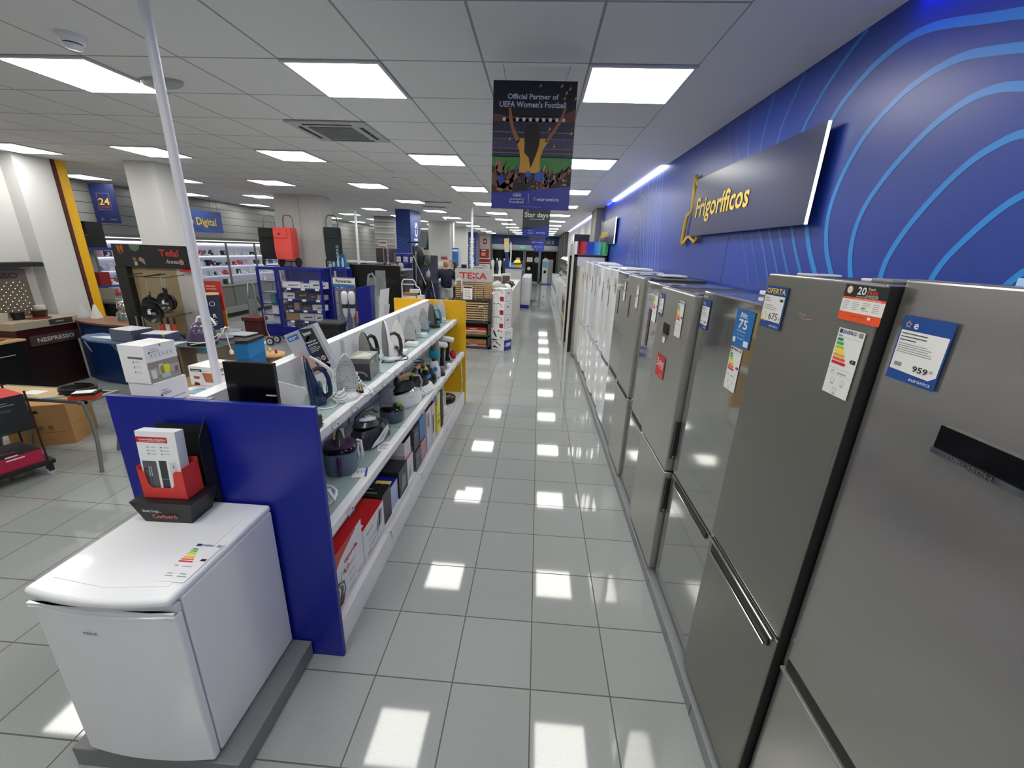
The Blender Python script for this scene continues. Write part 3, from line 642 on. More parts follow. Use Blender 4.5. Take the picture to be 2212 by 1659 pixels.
# ================= MINI FRIDGE + BLUE END PANEL + LEAFLET HOLDER =================
mb = MB(); mb.box(-1.80, -1.09, 1.02, 1.575, 0, .10, mat('plinth_dark', '#77797b', .5, noise=.06, nscale=60)); tag(mb.build('plinth', bevel=.004), 'low grey plinth under the small white fridge', 'plinth')
t = thing('small_fridge', 'small white under-counter fridge with rounded top on a grey plinth', 'fridge', (-1.45, 1.3, .10)); B = Matrix.Translation((1.45, -1.3, -.10))
W2 = mat('appliance_white', '#e9ebee', .22, coat=.4)
x0, x1 = -1.715, -1.185
mb = MB(B); mb.box(x0, x1, 1.06, 1.565, .115, .90, W2); mb.box(x0+.03, x1-.03, 1.08, 1.55, .1001, .115, BLK); mb.build('cabinet_body', t, bevel=.005)
def bow(yf, yb, d, n=14):
    return [(x0+(x1-x0)*i/n, yf+d*(2*i/n-1)**2) for i in range(n+1)]+[(x1, yb), (x0, yb)]
MB(B).prism(bow(1.0, 1.055, .022), .115, .855, W2, 'z').build('door', t, bevel=.008, seg=3)
mb = MB(B); mb.prism(bow(1.012, 1.055, .022), .8565, .893, C('#d5d9e0', .35), 'z'); mb.build('handle_recess', t, bevel=.003)
mb = MB(B); mb.prism([(x, y-.004) for x, y in bow(1.004, 1.02, .022)], .858, .873, W2, 'z'); mb.build('handle', t, bevel=.003)
# top: bowed lid with raised rim
mb = MB(B); mb.prism([(x, y) for x, y in bow(.985, 1.57, .03)], .900, .935, W2, 'z'); mb.build('lid', t, bevel=.014, seg=4)
mb = MB(B); mb.prism([(-1.665, 1.07), (-1.45, 1.045), (-1.235, 1.07), (-1.235, 1.54), (-1.665, 1.54)], .9352, .937, W2, 'z'); mb.build('lid_inset', t, bevel=.0015)
mb = MB(B); f = Fr(mb, (-1.45-.10, 1.003, .77), (1, 0, 0), (0, 0, 1), .0); f.l = .006; f.txt('TEKA', .03, 0, .011, C('#6d7076', .3, .6), w=.055, bold=.04); mb.build('brand_badge', t)
mb = MB(B); f = Fr(mb, (-1.30, 1.09, .9375), (1, .0, 0), (0, 1, 0), .0005)
w, h = .105, .2
f.rect(0, 0, w, h, mat('film_label', '#e6e8ea', .25)); f.up(); f.rect(0, h*.9, w*.2, h*.97, NAVY); f.txt('ENERG', w*.24, h*.91, h*.05, NAVY, w=w*.45, bold=.03); f.rect(w*.8, h*.9, w*.97, h*.97, INKG)
for i in range(7): f.rect(w*.02, h*(.8-.055*i), w*(.24+.05*i), h*(.835-.055*i), mat('energy_%d' % i, EC[i], .5))
f.rect(w*.75, h*.52, w*.95, h*.58, BLK); f.txt('205', w*.05, h*.36, h*.035, INK); f.rect(w*.35, h*.36, w*.7, h*.375, INKG); f.lines(w*.1, h*.2, w*.4, 2, h*.06, INKG); f.lines(w*.55, h*.2, w*.9, 2, h*.06, INKG)
mb.build('energy_label', t)
# end panel
mb = MB(); mb.box(-1.87, -.925, 1.58, 1.605, 0, 1.43, BLUE); tag(mb.build('end_panel', bevel=.002), 'royal blue end panel standing behind the small white fridge', 'panel')
mb = MB(); mb.box(-1.905, -.937, 5.44, 5.465, 0, 1.445, YEL); tag(mb.build('end_panel', bevel=.002), 'bright yellow end panel at the far end of the iron shelves', 'panel')
# leaflet holder
z0 = .938
t = thing('leaflet_holder', 'black and red cardboard leaflet holder on the small white fridge', 'leaflet holder', (-1.525, 1.465, z0), math.radians(2)); t.scale = (1.12, 1.0, 1.25)
K = mat('holder_black', '#16171a', .5); RB = mat('holder_red', '#d63c38', .5)
mb = MB()
b0, b1 = -.095, .095
ring = lambda z, e, yf, yb: [(b0-e, yf, z), (b1+e, yf, z), (b1+e, yb, z), (b0-e, yb, z)]
mb.loft([ring(0, -.005, -.07, .05), ring(.085, .022, -.09, .07)], K, False)
mb.build('base_tray', t)
mb = MB(); mb.prism([(.035, .09), (.035, .27), (.095, .34), (.095, .02), (.07, .02)], .100, .103, K, 'x'); mb.box(-.10, .103, .092, .096, 0, .31, K); mb.build('back_support', t)
mb = MB(); f = Fr(mb, (-.10, -.0705, .0), (1, 0, 0), (0, -.38, 1), .0015)
f.n = V((0, -1, -.38)).normalized(); f.txt('desde luego...', .03, .055, .016, TAG, w=.07, slant=.3); f.txt('Corberó', .055, .025, .02, mat('corb_red', '#e0524a', .4), w=.095, bold=.05); mb.build('lettering', t)
mb = MB()
yb = -.055
def U_front(y):
    return [(-.085, 0), (.085, 0), (.085, .105), (.058, .105), (.048, .095), (.043, .05), (.033, .04), (-.043, .04), (-.053, .05), (-.058, .09), (-.068, .105), (-.085, .108)]
mb.M = Matrix.Translation((0, 0, .087))
mb.prism(U_front(0), yb, yb+.002, RB, 'y'); mb.box(.083, .085, yb, yb+.09, 0, .115, RB); mb.box(-.085, -.083, yb, yb+.09, 0, .118, RB); mb.box(-.085, .085, yb, yb+.09, 0, .002, RB); mb.box(-.085, .085, yb+.088, yb+.09, 0, .125, RB)
mb.build('red_pocket', t)
LW = mat('leaflet_white', '#eceef0', .3)
mb = MB(Matrix.Translation((-.002, yb+.006, .092)) @ Matrix.Rotation(math.radians(-4), 4, 'X'))
mb.box(-.074, .074, 0, .045, 0, .235, LW)
for i in range(9): mb.box(.0741, .0745, .004+.0045*i, .006+.0045*i, 0, .235, C('#b9bccb', .5))
f = Fr(mb, (-.074, 0, 0), (1, 0, 0), (0, 0, 1), .0006); w = .148
f.rect(.0, .196, .116, .216, RED); f.up().txt('La nueva familia de frigoríficos', .012, .204, .0075, TAG, w=.1, bold=.03); f.rect(.012, .199, .105, .2005, TAG)
for i in range(2):
    for j in range(3): f.rect(.035+.05*i, .178-.012*j, .043+.05*i, .182-.012*j, INKG); f.rect(.048+.05*i, .179-.012*j, .068+.05*i, .1805-.012*j, INKG)
g1 = mat('pic_grey', '#5b5e61', .4); g2 = mat('pic_dark', '#3c3f42', .4)
f.rect(.008, .02, .06, .13, g1); f.rect(.07, .02, .098, .132, g2); f.rect(.108, .03, .135, .128, C('#d5d6d7', .4)); f.up(); f.rect(.0335, .02, .0345, .13, BLK); f.rect(.029, .075, .031, .11, TAG); f.rect(.036, .075, .038, .11, TAG); f.rect(.011, .10, .023, .103, BLK); f.rect(.122, .106, .125, .116, BLK); f.rect(.07, .065, .098, .066, TAG)
o = mb.build('leaflet_pile'); tag(o, 'stack of white fridge leaflets standing in the red pocket', 'leaflets'); o.location = (-1.525, 1.465, z0); o.rotation_euler = (0, 0, math.radians(2)); o.scale = (1.12, 1.0, 1.25)
# ================= DOUBLE SIDED SHELF UNIT =================
SW = mat('shelf_white', '#e6e7ea', .35)
def gondola():
    t = thing('shelf_unit', 'long white double-sided shelf unit with three levels of irons and boxes', 'shelf unit', (-1.46, 3.5, 0)); B = Matrix.Translation((1.46, -3.5, 0))
    Y0, Y1 = 1.607, 5.438
    mb = MB(B); mb.box(-1.50, -1.425, Y0, Y1, .02, 1.44, SW)
    for y in (2.9, 4.17): mb.box(-1.4245, -1.422, y-.002, y+.002, .3, 1.44, C('#8e9096', .5))
    mb.build('back_panel', t, bevel=.003)
    segs = [(Y0, 2.885), (2.89, 4.165), (4.17, Y1)]
    for nm, xf, z, zl in (('upper_shelf', -1.055, 1.19, 1), ('middle_shelf', -.955, .752, 1)):
        for a, b in segs:
            mb = MB(B); mb.box(-1.425, xf-.02, a, b, z-.03, z-.008, SW)
            mb.box(xf-.055, xf, a, b, z-.05, z+.004, SW); mb.box(xf-.0005, xf+.0015, a, b, z-.044, z-.040, C('#b0b2b6', .5))
            o = mb.build(nm, t, bevel=.0025)
            MB(B).box(-1.42, xf-.058, a+.004, b-.004, z-.007, z+.001, mat('glass_sheet', '#c3dcd8', .06, spec=.7, alpha=.6)).box(xf-.0575, xf-.0555, a, b, z-.007, z+.002, C('#26423f', .2)).build('glass_sheet', o)
            MB(B).box(xf-.11, xf-.058, a, b, z-.0072, z-.0062, C('#9fa9ab', .3)).build('shelf_track', o)
    for a, b in segs:
        mb = MB(B); mb.box(-1.425, -.965, a, b, .0, .15, SW); mb.box(-1.425, -1.0, a, b, .15, .168, SW); mb.box(-.985, -.95, a, b, .0, .175, SW); mb.build('base_shelf', t, bevel=.004)
    mb = MB(B); mb.box(-1.86, -1.50, Y0, Y1, .0, .17, SW); mb.build('base_shelf', t, bevel=.004)
    MB(B).box(-1.86, -1.50, Y0, 1.82, 1.15, 1.19, SW).box(-2.02, -1.50, 1.82, Y1-.1, 1.15, 1.19, SW).build('rear_shelf', t, bevel=.003); MB(B).box(-1.86, -1.50, Y0, Y1, .68, .72, SW).build('rear_shelf', t, bevel=.003)
    for y in (1.62, 2.89, 4.17, 5.42):
        MB(B).box(-1.43, -1.41, y-.012, y+.012, .17, 1.43, C('#b9bbbf', .4)).build('upright', t)
    return t
gondola()
# price cards on the edges: one thing each
PC = mat('card_clear', '#d9d6d0', .2, alpha=.75); PB = mat('card_strip', '#2f4f9b', .3)
def edge_card(x, y, z, label, group, s=1):
    mb = MB(Matrix.Translation((x, y, z)) @ Matrix.Rotation(math.radians(-25), 4, 'Y'))
    mb.box(0, .0015, -.035*s, .035*s, -.03, .022, PC)
    f = Fr(mb, (.0015, -.035*s, -.03), (0, 1, 0), (0, 0, 1), .0004); f.rect(0, 0, .07*s, .008, PB); f.rect(.004, .045, .066*s, .049, PB); f.lines(.006, .04, .05*s, 3, .008, INKG); f.rect(.05*s, .012, .062*s, .022, INK)
    return tag(mb.build('price_card'), label, 'price card', group)
ORDW = ['nearest', 'second', 'third', 'fourth', 'fifth', 'sixth', 'seventh', 'eighth', 'ninth', 'tenth', 'eleventh', 'twelfth', 'thirteenth']
for i, y in enumerate((1.98, 2.22, 2.52, 2.72, 2.98, 3.22, 3.45, 3.75, 4.05, 4.3, 4.65, 5.0, 5.3)):
    edge_card(-1.053, y, 1.176, '%s price card on the front edge of the upper iron shelf' % ORDW[i], 'price cards on the upper shelf edge')
for i, y in enumerate((1.85, 3.30, 3.65, 3.95, 4.25, 4.6, 4.95)):
    edge_card(-.953, y, .735, '%s price card on the front edge of the middle iron shelf' % ORDW[i], 'price cards on the middle shelf edge')
for i, y in enumerate((2.35, 3.15, 4.2)):
    mb = MB(); f = Fr(mb, (-.948, y, .10), (0, 1, 0), (0, 0, 1)); f.path([(0, .09), (.05, .07), (.06, -.03), (.055, -.06)], .004, C('#b4b6ba', .3))
    mb.tube([(-.97, y, .18), (-.947, y+.05, .172), (-.946, y+.06, .10)], .002, C('#c8cace', .2), 6)
    tag(mb.build('label_clip'), '%s clear label clip on the bottom shelf edge' % ORDW[i], 'clip', 'clear clips on the bottom shelf')
Z1, Z2, Z0 = 1.192, .754, .169
HOLE = C('#55585c', .6)
def cord(mb, pts, m, r=.004):
    mb.tube(pts, r, m, 6); return mb
def coil(c, r, n, m, rr=.004, sq=1):
    return [(c[0]+r*(1-.12*i/n)*math.cos(2*PI*i/10), c[1]+sq*r*math.sin(2*PI*i/10), c[2]+.0015*i) for i in range(n)]
def steam_iron(loc, rz, sole, body, grip, label, h=.265, w=.058, holes=1, side='#b8babd', tilt=0, cordm=None):
    t = thing('steam_iron', label, 'iron', loc, rz)
    T = Matrix.Rotation(tilt, 4, 'X')
    S = mat('sole'+sole, sole, .3, .25, coat=.3); Bm = mat('ironbody'+body, body, .22, coat=.5); G = mat('grip'+grip, grip, .4)
    def prof(k=1.0, z0=.035, hh=None):
        hh = hh or h; pts = []
        n = 9
        for i in range(n+1):
            u = i/n; ww = w*k*(1-u**2.3)**.72 if u < 1 else 0
            pts.append((ww*(.93+.07*min(1, u*5)), z0+(hh-z0)*u))
        return [(-x, z) for x, z in pts[:-1]][::-1][::-1] + [(0, hh)] + [(x, z) for x, z in reversed(pts[:-1])]
    P = prof()
    mb = MB(T); mb.prism(P, -.006, .004, S, 'y'); so = mb.build('soleplate', t, bevel=.003)
    if holes:
        mb = MB(T); f = Fr(mb, (0, -.006, 0), (1, 0, 0), (0, 0, 1), .0008)
        for s in (-1, 1):
            for i in range(9):
                u = .16+i*.075; x = w*(1-u**2.3)**.72*.78
                for j in range(2): f.disc(s*(x-.012*j), .035+(h-.035)*u, .003, HOLE, 6)
        for i in range(4):
            for j in range(-i, i+1, 2): f.disc(j*.006, h-.05-.010*i, .003, HOLE, 6); f.disc(j*.008, .115-.011*i, .003, HOLE, 6)
        f.rect(-.008, .048, .008, .051, HOLE)
        mb.build('steam_holes', so)
    n = 12
    def ring(z, a, d):   # body section: half width a, depth d
        return [(a*math.cos(PI*k/(n-1)), .004+d*math.sin(PI*k/(n-1))**.7, z) for k in range(n)]
    mb = MB(T); mb.loft([ring(0, w*.8, .10), ring(.03, w*.97, .105), ring(.08, w*.95, .085), ring(.14, w*.82, .06), ring(.2, w*.55, .042), ring(h-.02, w*.25, .022), ring(h-.004, .004, .006)], Bm); mb.build('iron_body', t)
    mb = MB(T); mb.box(-w*.8, w*.8, -.002, .10, 0.0, .028, mat('heel'+side, side, .3)); mb.build('heel', t, bevel=.006)
    mb = MB(T); mb.tube([(0, .05, .205), (0, .085, .215), (0, .12, .19), (0, .135, .15), (0, .14, .09), (0, .135, .05), (0, .10, .03)], [.012, .014, .015, .015, .016, .017, .016], G, 10); mb.build('handle', t)
    mb = MB(T); mb.cyl((0, .075, .10), .016, -w-.002, w+.002, mat('heel'+side, side, .3), 14, 'x'); mb.build('dial', t)
    if cordm:
        mb = MB(); mb.tube([(0, .13, .03), (.02, .16, .015), (.06, .17, .006), (.11, .14, .006), (.12, .08, .006), (.09, .03, .006), (.05, -.04, .006), (.10, -.08, .006), (.15, -.03, .006), (.13, .04, .008)], .004, cordm, 6); mb.build('cord', t)
    return t
CW = C('#e8e8e8', .4); CK = C('#1a1a1b', .5)
steam_iron((-1.30, 2.19, Z1), math.radians(-60), '#8c9094', '#14284c', '#14284c', 'dark navy steam iron on its heel with white arch trim, nearest on upper shelf', h=.30, w=.062, side='#1b3358', tilt=.06, cordm=CW).scale = (1, .85, 1)
mb = MB(Matrix.Translation((-1.30, 2.19, Z1)) @ Matrix.Rotation(math.radians(-60), 4, 'Z') @ Matrix.Diagonal((1, .8, 1, 1)))
mb.tube([(0, .03, .29), (0, .07, .265), (0, .125, .225), (0, .165, .19), (0, .17, .14), (0, .15, .10)], [.006, .01, .012, .013, .012, .006], CW, 8)
tag(mb.build('iron_trim'), 'white arched handle trim of the navy iron', 'iron trim')
steam_iron((-1.175, 2.41, Z1), math.radians(26), '#c9c8c4', '#e6e7ea', '#e6e7ea', 'white steam iron showing its pale perforated soleplate, next to the navy iron', h=.27, w=.066, side='#dfe1e4', tilt=.05, cordm=CW)
steam_iron((-1.33, 3.10, Z1), math.radians(-20), '#93908c', '#1c1d20', '#1c1d20', 'dark iron with grey soleplate behind the clear-topped grey box', h=.275, w=.06, side='#2a2a2c', holes=0, tilt=.12)
steam_iron((-1.24, 3.28, Z1), math.radians(-48), '#77736f', '#f0f0f2', '#3c3733', 'large brown-edged iron with pointed tip and open white handle', h=.33, w=.062, side='#4a4540', holes=0, tilt=.02, cordm=CK)
steam_iron((-1.25, 3.62, Z1), math.radians(15), '#f0efec', '#e9e9eb', '#d5d5d8', 'bright white soleplate iron, in the middle of the upper shelf', h=.28, w=.06, side='#b0b3b8', holes=0)
steam_iron((-1.235, 3.93, Z1), math.radians(14), '#b9b9b7', '#c7c8ca', '#c7c8ca', 'grey perforated soleplate iron behind the bright white one', h=.275, w=.058, side='#45484e')
steam_iron((-1.25, 4.18, Z1), math.radians(14), '#cfcfcd', '#e4e4e6', '#e4e4e6', 'pale iron half hidden behind the grey perforated iron', h=.28, w=.055)
steam_iron((-1.245, 4.48, Z1), math.radians(2), '#a5a7a8', '#3f6c8c', '#35556f', 'steel-blue bodied iron with grey soleplate', h=.28, w=.06, side='#5a87a8')
steam_iron((-1.235, 4.78, Z1), math.radians(-40), '#55585b', '#13202c', '#1f9fb0', 'black iron with teal handle line on the upper shelf', h=.285, w=.062, side='#1a2a36', holes=0)
steam_iron((-1.235, 5.04, Z1), math.radians(5), '#c2c3c2', '#e5e5e7', '#b02a30', 'pale iron with red base edge, second from the far end', h=.28, w=.052, side='#b02a30', holes=0)
steam_iron((-1.225, 5.27, Z1), math.radians(8), '#d3d3d0', '#dcdcde', '#b9bbbe', 'pale grey iron at the far end of the upper shelf', h=.285, w=.058, side='#9a9ca0', holes=0)
# display stands + cords between the irons
for i, (x, y, s) in enumerate(((-1.2, 3.95, .11), (-1.2, 3.62, .10), (-1.22, 4.4, .08))):
    tag(MB(Matrix.Translation((x+.02, y-.13, Z1))).box(-s/2, s/2, -.05, .05, 0, .035, C('#e9eaed', .25)).build('iron_stand', bevel=.004), '%s white plastic stand before the upright irons' % ORDW[i], 'stand', 'white iron stands')
for i, (x, y, m) in enumerate(((-1.15, 2.27, CW), (-1.2, 2.58, CW), (-1.17, 3.38, CK), (-1.19, 3.5, CW), (-1.17, 5.15, CW))):
    mb = MB(); mb.tube([(x+.055*(1-.03*k)*math.cos(k*.7), y+.04*math.sin(k*.7), Z1+.005+.0022*k) for k in range(30)], .0045, m, 6)
    tag(mb.build('cord_bundle'), '%s coiled %s power cord on the upper shelf' % (ORDW[i], 'white' if m is CW else 'black'), 'cord', 'coiled cords on the upper shelf')
# black glass panel, shelf leaflets
t = thing('black_glass_hob', 'upright black glass hob at the near end of the shelves', 'hob', (-1.28, 1.72, Z1)); B = Matrix.Translation((1.28, -1.72, -Z1))
MB(B).box(-1.40, -1.165, 1.70, 1.725, Z1, 1.578, BLACK, {'-y': mat('hob_glass', '#050506', .18)}).build('glass_plate', t, bevel=.002)
mb = MB(B); mb.box(-1.215, -1.167, 1.6965, 1.6995, 1.425, 1.431, C('#b8b8b4', .4)); mb.build('chrome_mark', t)
MB(B).box(-1.38, -1.18, 1.726, 1.80, Z1, Z1+.012, C('#222', .5)).build('foot', t)
t = thing('black_box', 'black ribbed box end just behind the blue end panel', 'box', (-1.1, 1.82, Z1)); B = Matrix.Translation((1.10, -1.82, -Z1))
MB(B).box(-1.19, -1.075, 1.75, 1.90, Z1, Z1+.07, C('#1c1f20', .35)).build('box_body', t, bevel=.004)
for k in range(3): MB(B).box(-1.192, -1.073, 1.748, 1.902, Z1+.015+.018*k, Z1+.019+.018*k, C('#444', .4)).build('rib', t)
mb = MB(Matrix.Translation((-1.30, 1.93, Z1)) @ Matrix.Rotation(math.radians(18), 4, 'Y') @ Matrix.Rotation(.2, 4, 'Z')); mb.box(-.07, .07, 0, .004, 0, .22, LW); mb.box(-.07, .09, .004, .006, .02, .03, C('#4a2f2a', .5)); mb.box(-.075, -.07, -.001, .006, 0, .22, C('#4a2f2a', .5))
tag(mb.build('leaflet_stand'), 'folded white leaflet with brown edge beside the black glass hob', 'leaflet')
# tilted advertising box (white/grey with dark text panel)
t = thing('iron_box', 'tilted photo-printed iron box with a dark text panel behind the navy iron', 'box', (-1.415, 2.34, Z1), 0); 
mb = MB(Matrix.Translation((.02, 0, .11)) @ Matrix.Rotation(math.radians(-23), 4, 'Y'))
W_, H_ = .212, .285
mb.box(-.0, W_, 0, .045, 0, H_, C('#b9b9bb', .25)); f = Fr(mb, (0, 0, 0), (1, 0, 0), (0, 0, 1), .0008)
f.rect(.004, .004, W_-.004, H_-.004, mat('photo_grey', '#a9adb4', .25)); f.up()
f.poly([(.02, .004), (.17, .004), (.19, .03), (.10, .10), (.05, .17), (.02, .12)], mat('photo_skin', '#c9a596', .4)); f.poly([(.10, .004), (W_-.004, .004), (W_-.004, .06), (.15, .05)], mat('photo_lilac', '#bfc3dc', .4)); f.up()
f.arc(.155, .14, .055, .085, 95, 260, .014, mat('ring_blue', '#2b62a8', .4), 16)
f.poly([(.105, .05), (.19, .05), (.19, .265), (.105, .285)], mat('panel_dark', '#20242f', .3)); f.up()
f.rect(.012, .235, .085, .268, mat('ring_blue', '#2b62a8', .4)); f.up(); f.rect(.02, .252, .075, .256, TAG); f.rect(.02, .243, .06, .246, TAG)
f.txt('braun', .12, .238, .022, TAG, w=.05, bold=.05)
f.txt('Diseñado para', .112, .19, .011, TAG, w=.066, bold=.04); f.txt('ahorrar tiempo', .112, .172, .011, TAG, w=.07, bold=.04); f.lines(.112, .162, .185, 4, .009, C('#c8cad0', .5)); f.disc(.13, .08, .016, mat('ring_blue', '#2b62a8', .4)); f.disc(.168, .08, .015, C('#b8bccc', .4)); f.up(); f.rect(.157, .076, .179, .084, RED); f.arc(.13, .08, .016, .016, 0, 360, .002, TAG)
mb.build('printed_box', t); mb = MB(); mb.tube([(.02, .03, 0), (.03, .035, .12)], .004, C('#888', .3), 6); mb.tube([(.12, .03, 0), (.13, .035, .10)], .004, C('#888', .3), 6); mb.box(.0, .17, .0, .07, 0, .006, C('#ddd', .4)); mb.build('stand', t)
# clear topped grey box
def pbox(name, x0, x1, y0, y1, z0, z1, m, label, dec=None, rz=0, cat='box', group=None, fm=None, bevel=.002):
    cx, cy = (x0+x1)/2, (y0+y1)/2
    mb = MB(Matrix.Rotation(rz, 4, 'Z') @ Matrix.Translation((-cx, -cy, -z0)) if rz else Matrix.Translation((-cx, -cy, -z0)))
    mb.box(x0, x1, y0, y1, z0, z1, m, fm)
    if dec:   # dec(fx, fy, ft): front +x, front -y, top
        dec(Fr(mb, (x1, y0, z0), (0, 1, 0), (0, 0, 1)), Fr(mb, (x0, y0, z0), (1, 0, 0), (0, 0, 1)), Fr(mb, (x0, y0, z1), (1, 0, 0), (0, 1, 0)))
    o = mb.build(name, bevel=0); o.location = (cx, cy, z0)
    return tag(o, label, cat, group)
GB = mat('box_grey_dark', '#5f6463', .25)
def d(fx, fy, ft):
    fy.rect(.0, .0, .15, .075, C('#2c2d31', .3)).up(); fy.arc(.075, .03, .05, .03, 0, 180, .012, C('#8b8f93', .3)); fy.rect(.0, .075, .15, .12, C('#3b2b3d', .3))
    fx.txt('braun', .03, .12, .018, TAG, w=.05, bold=.05); fx.lines(.03, .10, .12, 6, .013, INKG, .003); fx.disc(.19, .11, .025, C('#6f88b0', .4)); fx.rect(.15, .0, .152, .15, C('#454847', .4))
    ft.rect(.0, .0, .15, .23, mat('film_grey', '#9c9e98', .12))
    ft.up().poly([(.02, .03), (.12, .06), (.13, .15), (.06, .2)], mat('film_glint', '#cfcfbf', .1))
pbox('iron_box', -1.30, -1.15, 2.68, 2.92, Z1, Z1+.155, GB, 'dark grey iron box with shiny film top on the upper shelf', d, rz=.12)
# yellow striped small thing + pouch
tag(MB(Matrix.Translation((-1.12, 2.46, Z1)) @ Matrix.Rotation(.5, 4, 'Z')).box(-.02, .02, -.05, .05, 0, .02, CK).box(-.012, -.004, -.045, .045, .02, .021, C('#c8964a', .4)).box(.004, .012, -.045, .045, .02, .021, C('#c8964a', .4)).build('clip_brush', bevel=.006), 'small black clip with yellow stripes hanging over the shelf edge', 'clip')
for i, (x, y) in enumerate(((-1.15, 2.33), (-1.2, 3.30), (-1.2, 3.45))):
    mb = MB(); mb.lathe([(.075, 0), (.08, .012), (.05, .028), (.001, .034)], (x, y, Z1), mat('bag_white', '#e6edf2', .15, alpha=.75), 12, sx=1, sy=1.3)
    tag(mb.build('plastic_bag'), '%s crumpled clear bag lying among the irons' % ORDW[i], 'bag', 'clear bags on the upper shelf')

# ---------- middle shelf ----------
# grey-blue basket steamer with purple handle
t = thing('basket_steamer', 'grey-blue round base with purple handle and black lid on the middle shelf', 'steam cleaner', (-1.16, 2.21, Z2), math.radians(20))
GBl = mat('base_greyblue', '#66758a', .45); PU = mat('purple_gloss', '#4a1658', .12)
n = 24
def sq(a, r, p=3):  # rounded square
    c, s = math.cos(a), math.sin(a); k = (abs(c)**p+abs(s)**p)**(-1/p); return r*k*c, r*k*s
mb = MB(); mb.loft([[(*sq(2*PI*i/n, r), z) for i in range(n)] for r, z in ((.082, 0), (.092, .012), (.096, .15))], GBl); mb.build('pot_body', t)
mb = MB(); mb.loft([[(*sq(2*PI*i/n, r), z) for i in range(n)] for r, z in ((.099, .15), (.101, .165), (.09, .182), (.05, .186))], BLACK); mb.build('lid', t)
mb = MB(); mb.loft([[(*sq(2*PI*i/n, r), z) for i in range(n)] for r, z in ((.088, .1832), (.086, .186), (.06, .188))], mat('purple_matt', '#4b2a54', .35)); mb.build('lid_ring', t)
mb = MB(); mb.tube([(0, -.098, .135), (0, -.11, .12), (0, -.112, .07), (0, -.105, .03), (0, -.092, .01)], [.012, .014, .014, .013, .008], PU, 10); mb.build('handle', t)
mb = MB(Matrix.Rotation(-1.2, 4, 'Z')); f = Fr(mb, (-.03, -.0975, .05), (1, 0, 0), (0, 0, 1)); f.disc(.03, .03, .03, BLACK); f.up().arc(.03, .03, .018, .008, 20, 160, .004, TAG); f.arc(.03, .022, .018, .008, 20, 160, .004, TAG); mb.build('round_badge', t)
mb = MB(); mb.tube([(.095, .02, .19), (.12, .02, .18), (.125, .02, .1), (.12, .02, .05), (.105, .02, .06), (.10, .02, .12), (.105, .02, .17)], .009, CW, 8); mb.build('cord_winder', t)
t = thing('garment_steamer', 'small dark steam head with beige pad standing on the grey-blue base', 'steam iron', (-1.165, 2.22, Z2+.189), math.radians(30))
mb = MB(); mb.loft([[(.035*math.cos(a), -.02+.05*math.sin(a), 0) for a in [2*PI*k/12 for k in range(12)]], [(.04*math.cos(a), .045*math.sin(a), .05) for a in [2*PI*k/12 for k in range(12)]], [(.015*math.cos(a), .02+.02*math.sin(a), .13) for a in [2*PI*k/12 for k in range(12)]]], mat('smoke_dark', '#3a3a40', .15)); mb.build('head_body', t)
mb = MB(Matrix.Rotation(-.35, 4, 'X')); mb.box(-.035, .03, -.05, -.042, .02, .085, C('#d8cf9a', .5)); mb.build('pad', t, bevel=.008)
mb = MB(); mb.tube([(0, .02, .12), (0, .04, .16), (-.005, .05, .185)], [.015, .012, .009], mat('purple_matt', '#4b2a54', .35), 10); mb.build('neck', t); mb = MB(); mb.lathe([(.009, 0), (.01, .02), (.006, .03), (.0001, .032)], (-.005, .05, .185), CW, 10); mb.build('knob', t)
# coiled white hose at the near end
t = tag(MB().tube([(-1.10+.085*math.cos(.42*k+2)*(1-.012*k), 1.84+.10*math.sin(.42*k+2)*(1-.01*k), Z2+.014+.0035*k) for k in range(26)]+[(-1.12, 1.83, .86), (-1.03, 1.80, .87), (-.99, 1.78, .83)], .009, mat('hose_white', '#dfe0e2', .5), 8).build('steam_hose'), 'ribbed white hose looped on the near end of the middle shelf', 'hose')
pbox('energy_leaflet', -1.08, -.99, 2.13, 2.24, Z2+.001, Z2+.003, TAG, 'white price leaflet with blue stripe beside the grey-blue base', lambda a, b, c: (c.rect(.075, .0, .088, .11, mat('ring_blue', '#2b62a8', .4)), c.txt('119', .03, .05, .03, NAVY)), rz=.3, cat='leaflet')
pbox('price_leaflet', -1.06, -.97, 2.48, 2.62, Z2+.001, Z2+.003, TAG, 'white price sheet clipped at the joint of the middle shelf', lambda a, b, c: c.lines(.01, .12, .08, 5, .02, INKG), rz=.3, cat='leaflet')
# black/white steam station
def blob(c, rx, ry, h, m, n=20, top=.6, p=2.4, sh=0, z0=0, steps=6):
    mb = []
    for k in range(steps+1):
        u = k/steps; s = 1-(1-top)*u**2.2; z = z0+h*u
        if k == 0: s = .93
        mb.append([(c[0]+sh*u+sq(2*PI*i/n, rx*s, p)[0], c[1]+sq(2*PI*i/n, 1, p)[1]*ry*s, c[2]+z) for i in range(n)])
    return mb
t = thing('steam_station', 'black and white steam station with its iron docked, middle shelf', 'steam station', (-1.15, 2.62, Z2), math.radians(-12))
DK = mat('station_dark', '#2c3038', .3, coat=.3)
mb = MB(); mb.loft(blob((0, 0, 0), .105, .17, .13, DK, top=.75), DK); mb.build('tank_base', t)
mb = MB(Matrix.Translation((.0, -.01, .135)) @ Matrix.Rotation(-.22, 4, 'X'))
def ironflat(mb, m, w=.062, L=.26, h=.07):
    secs = []
    for k in range(7):
        u = k/6; s = 1-.35*u; zz = h*u
        ring = []
        for i in range(20):
            a = 2*PI*i/20; y = math.cos(a); x = math.sin(a)
            ww = w*(1-max(0, y)**2*.75); ring.append((x*ww*s, y*L/2*s+.01*u, zz))
        secs.append(ring)
    mb.loft(secs, m); return mb
ironflat(mb, DK, .075, .30, .045); mb.build('iron_body', t)
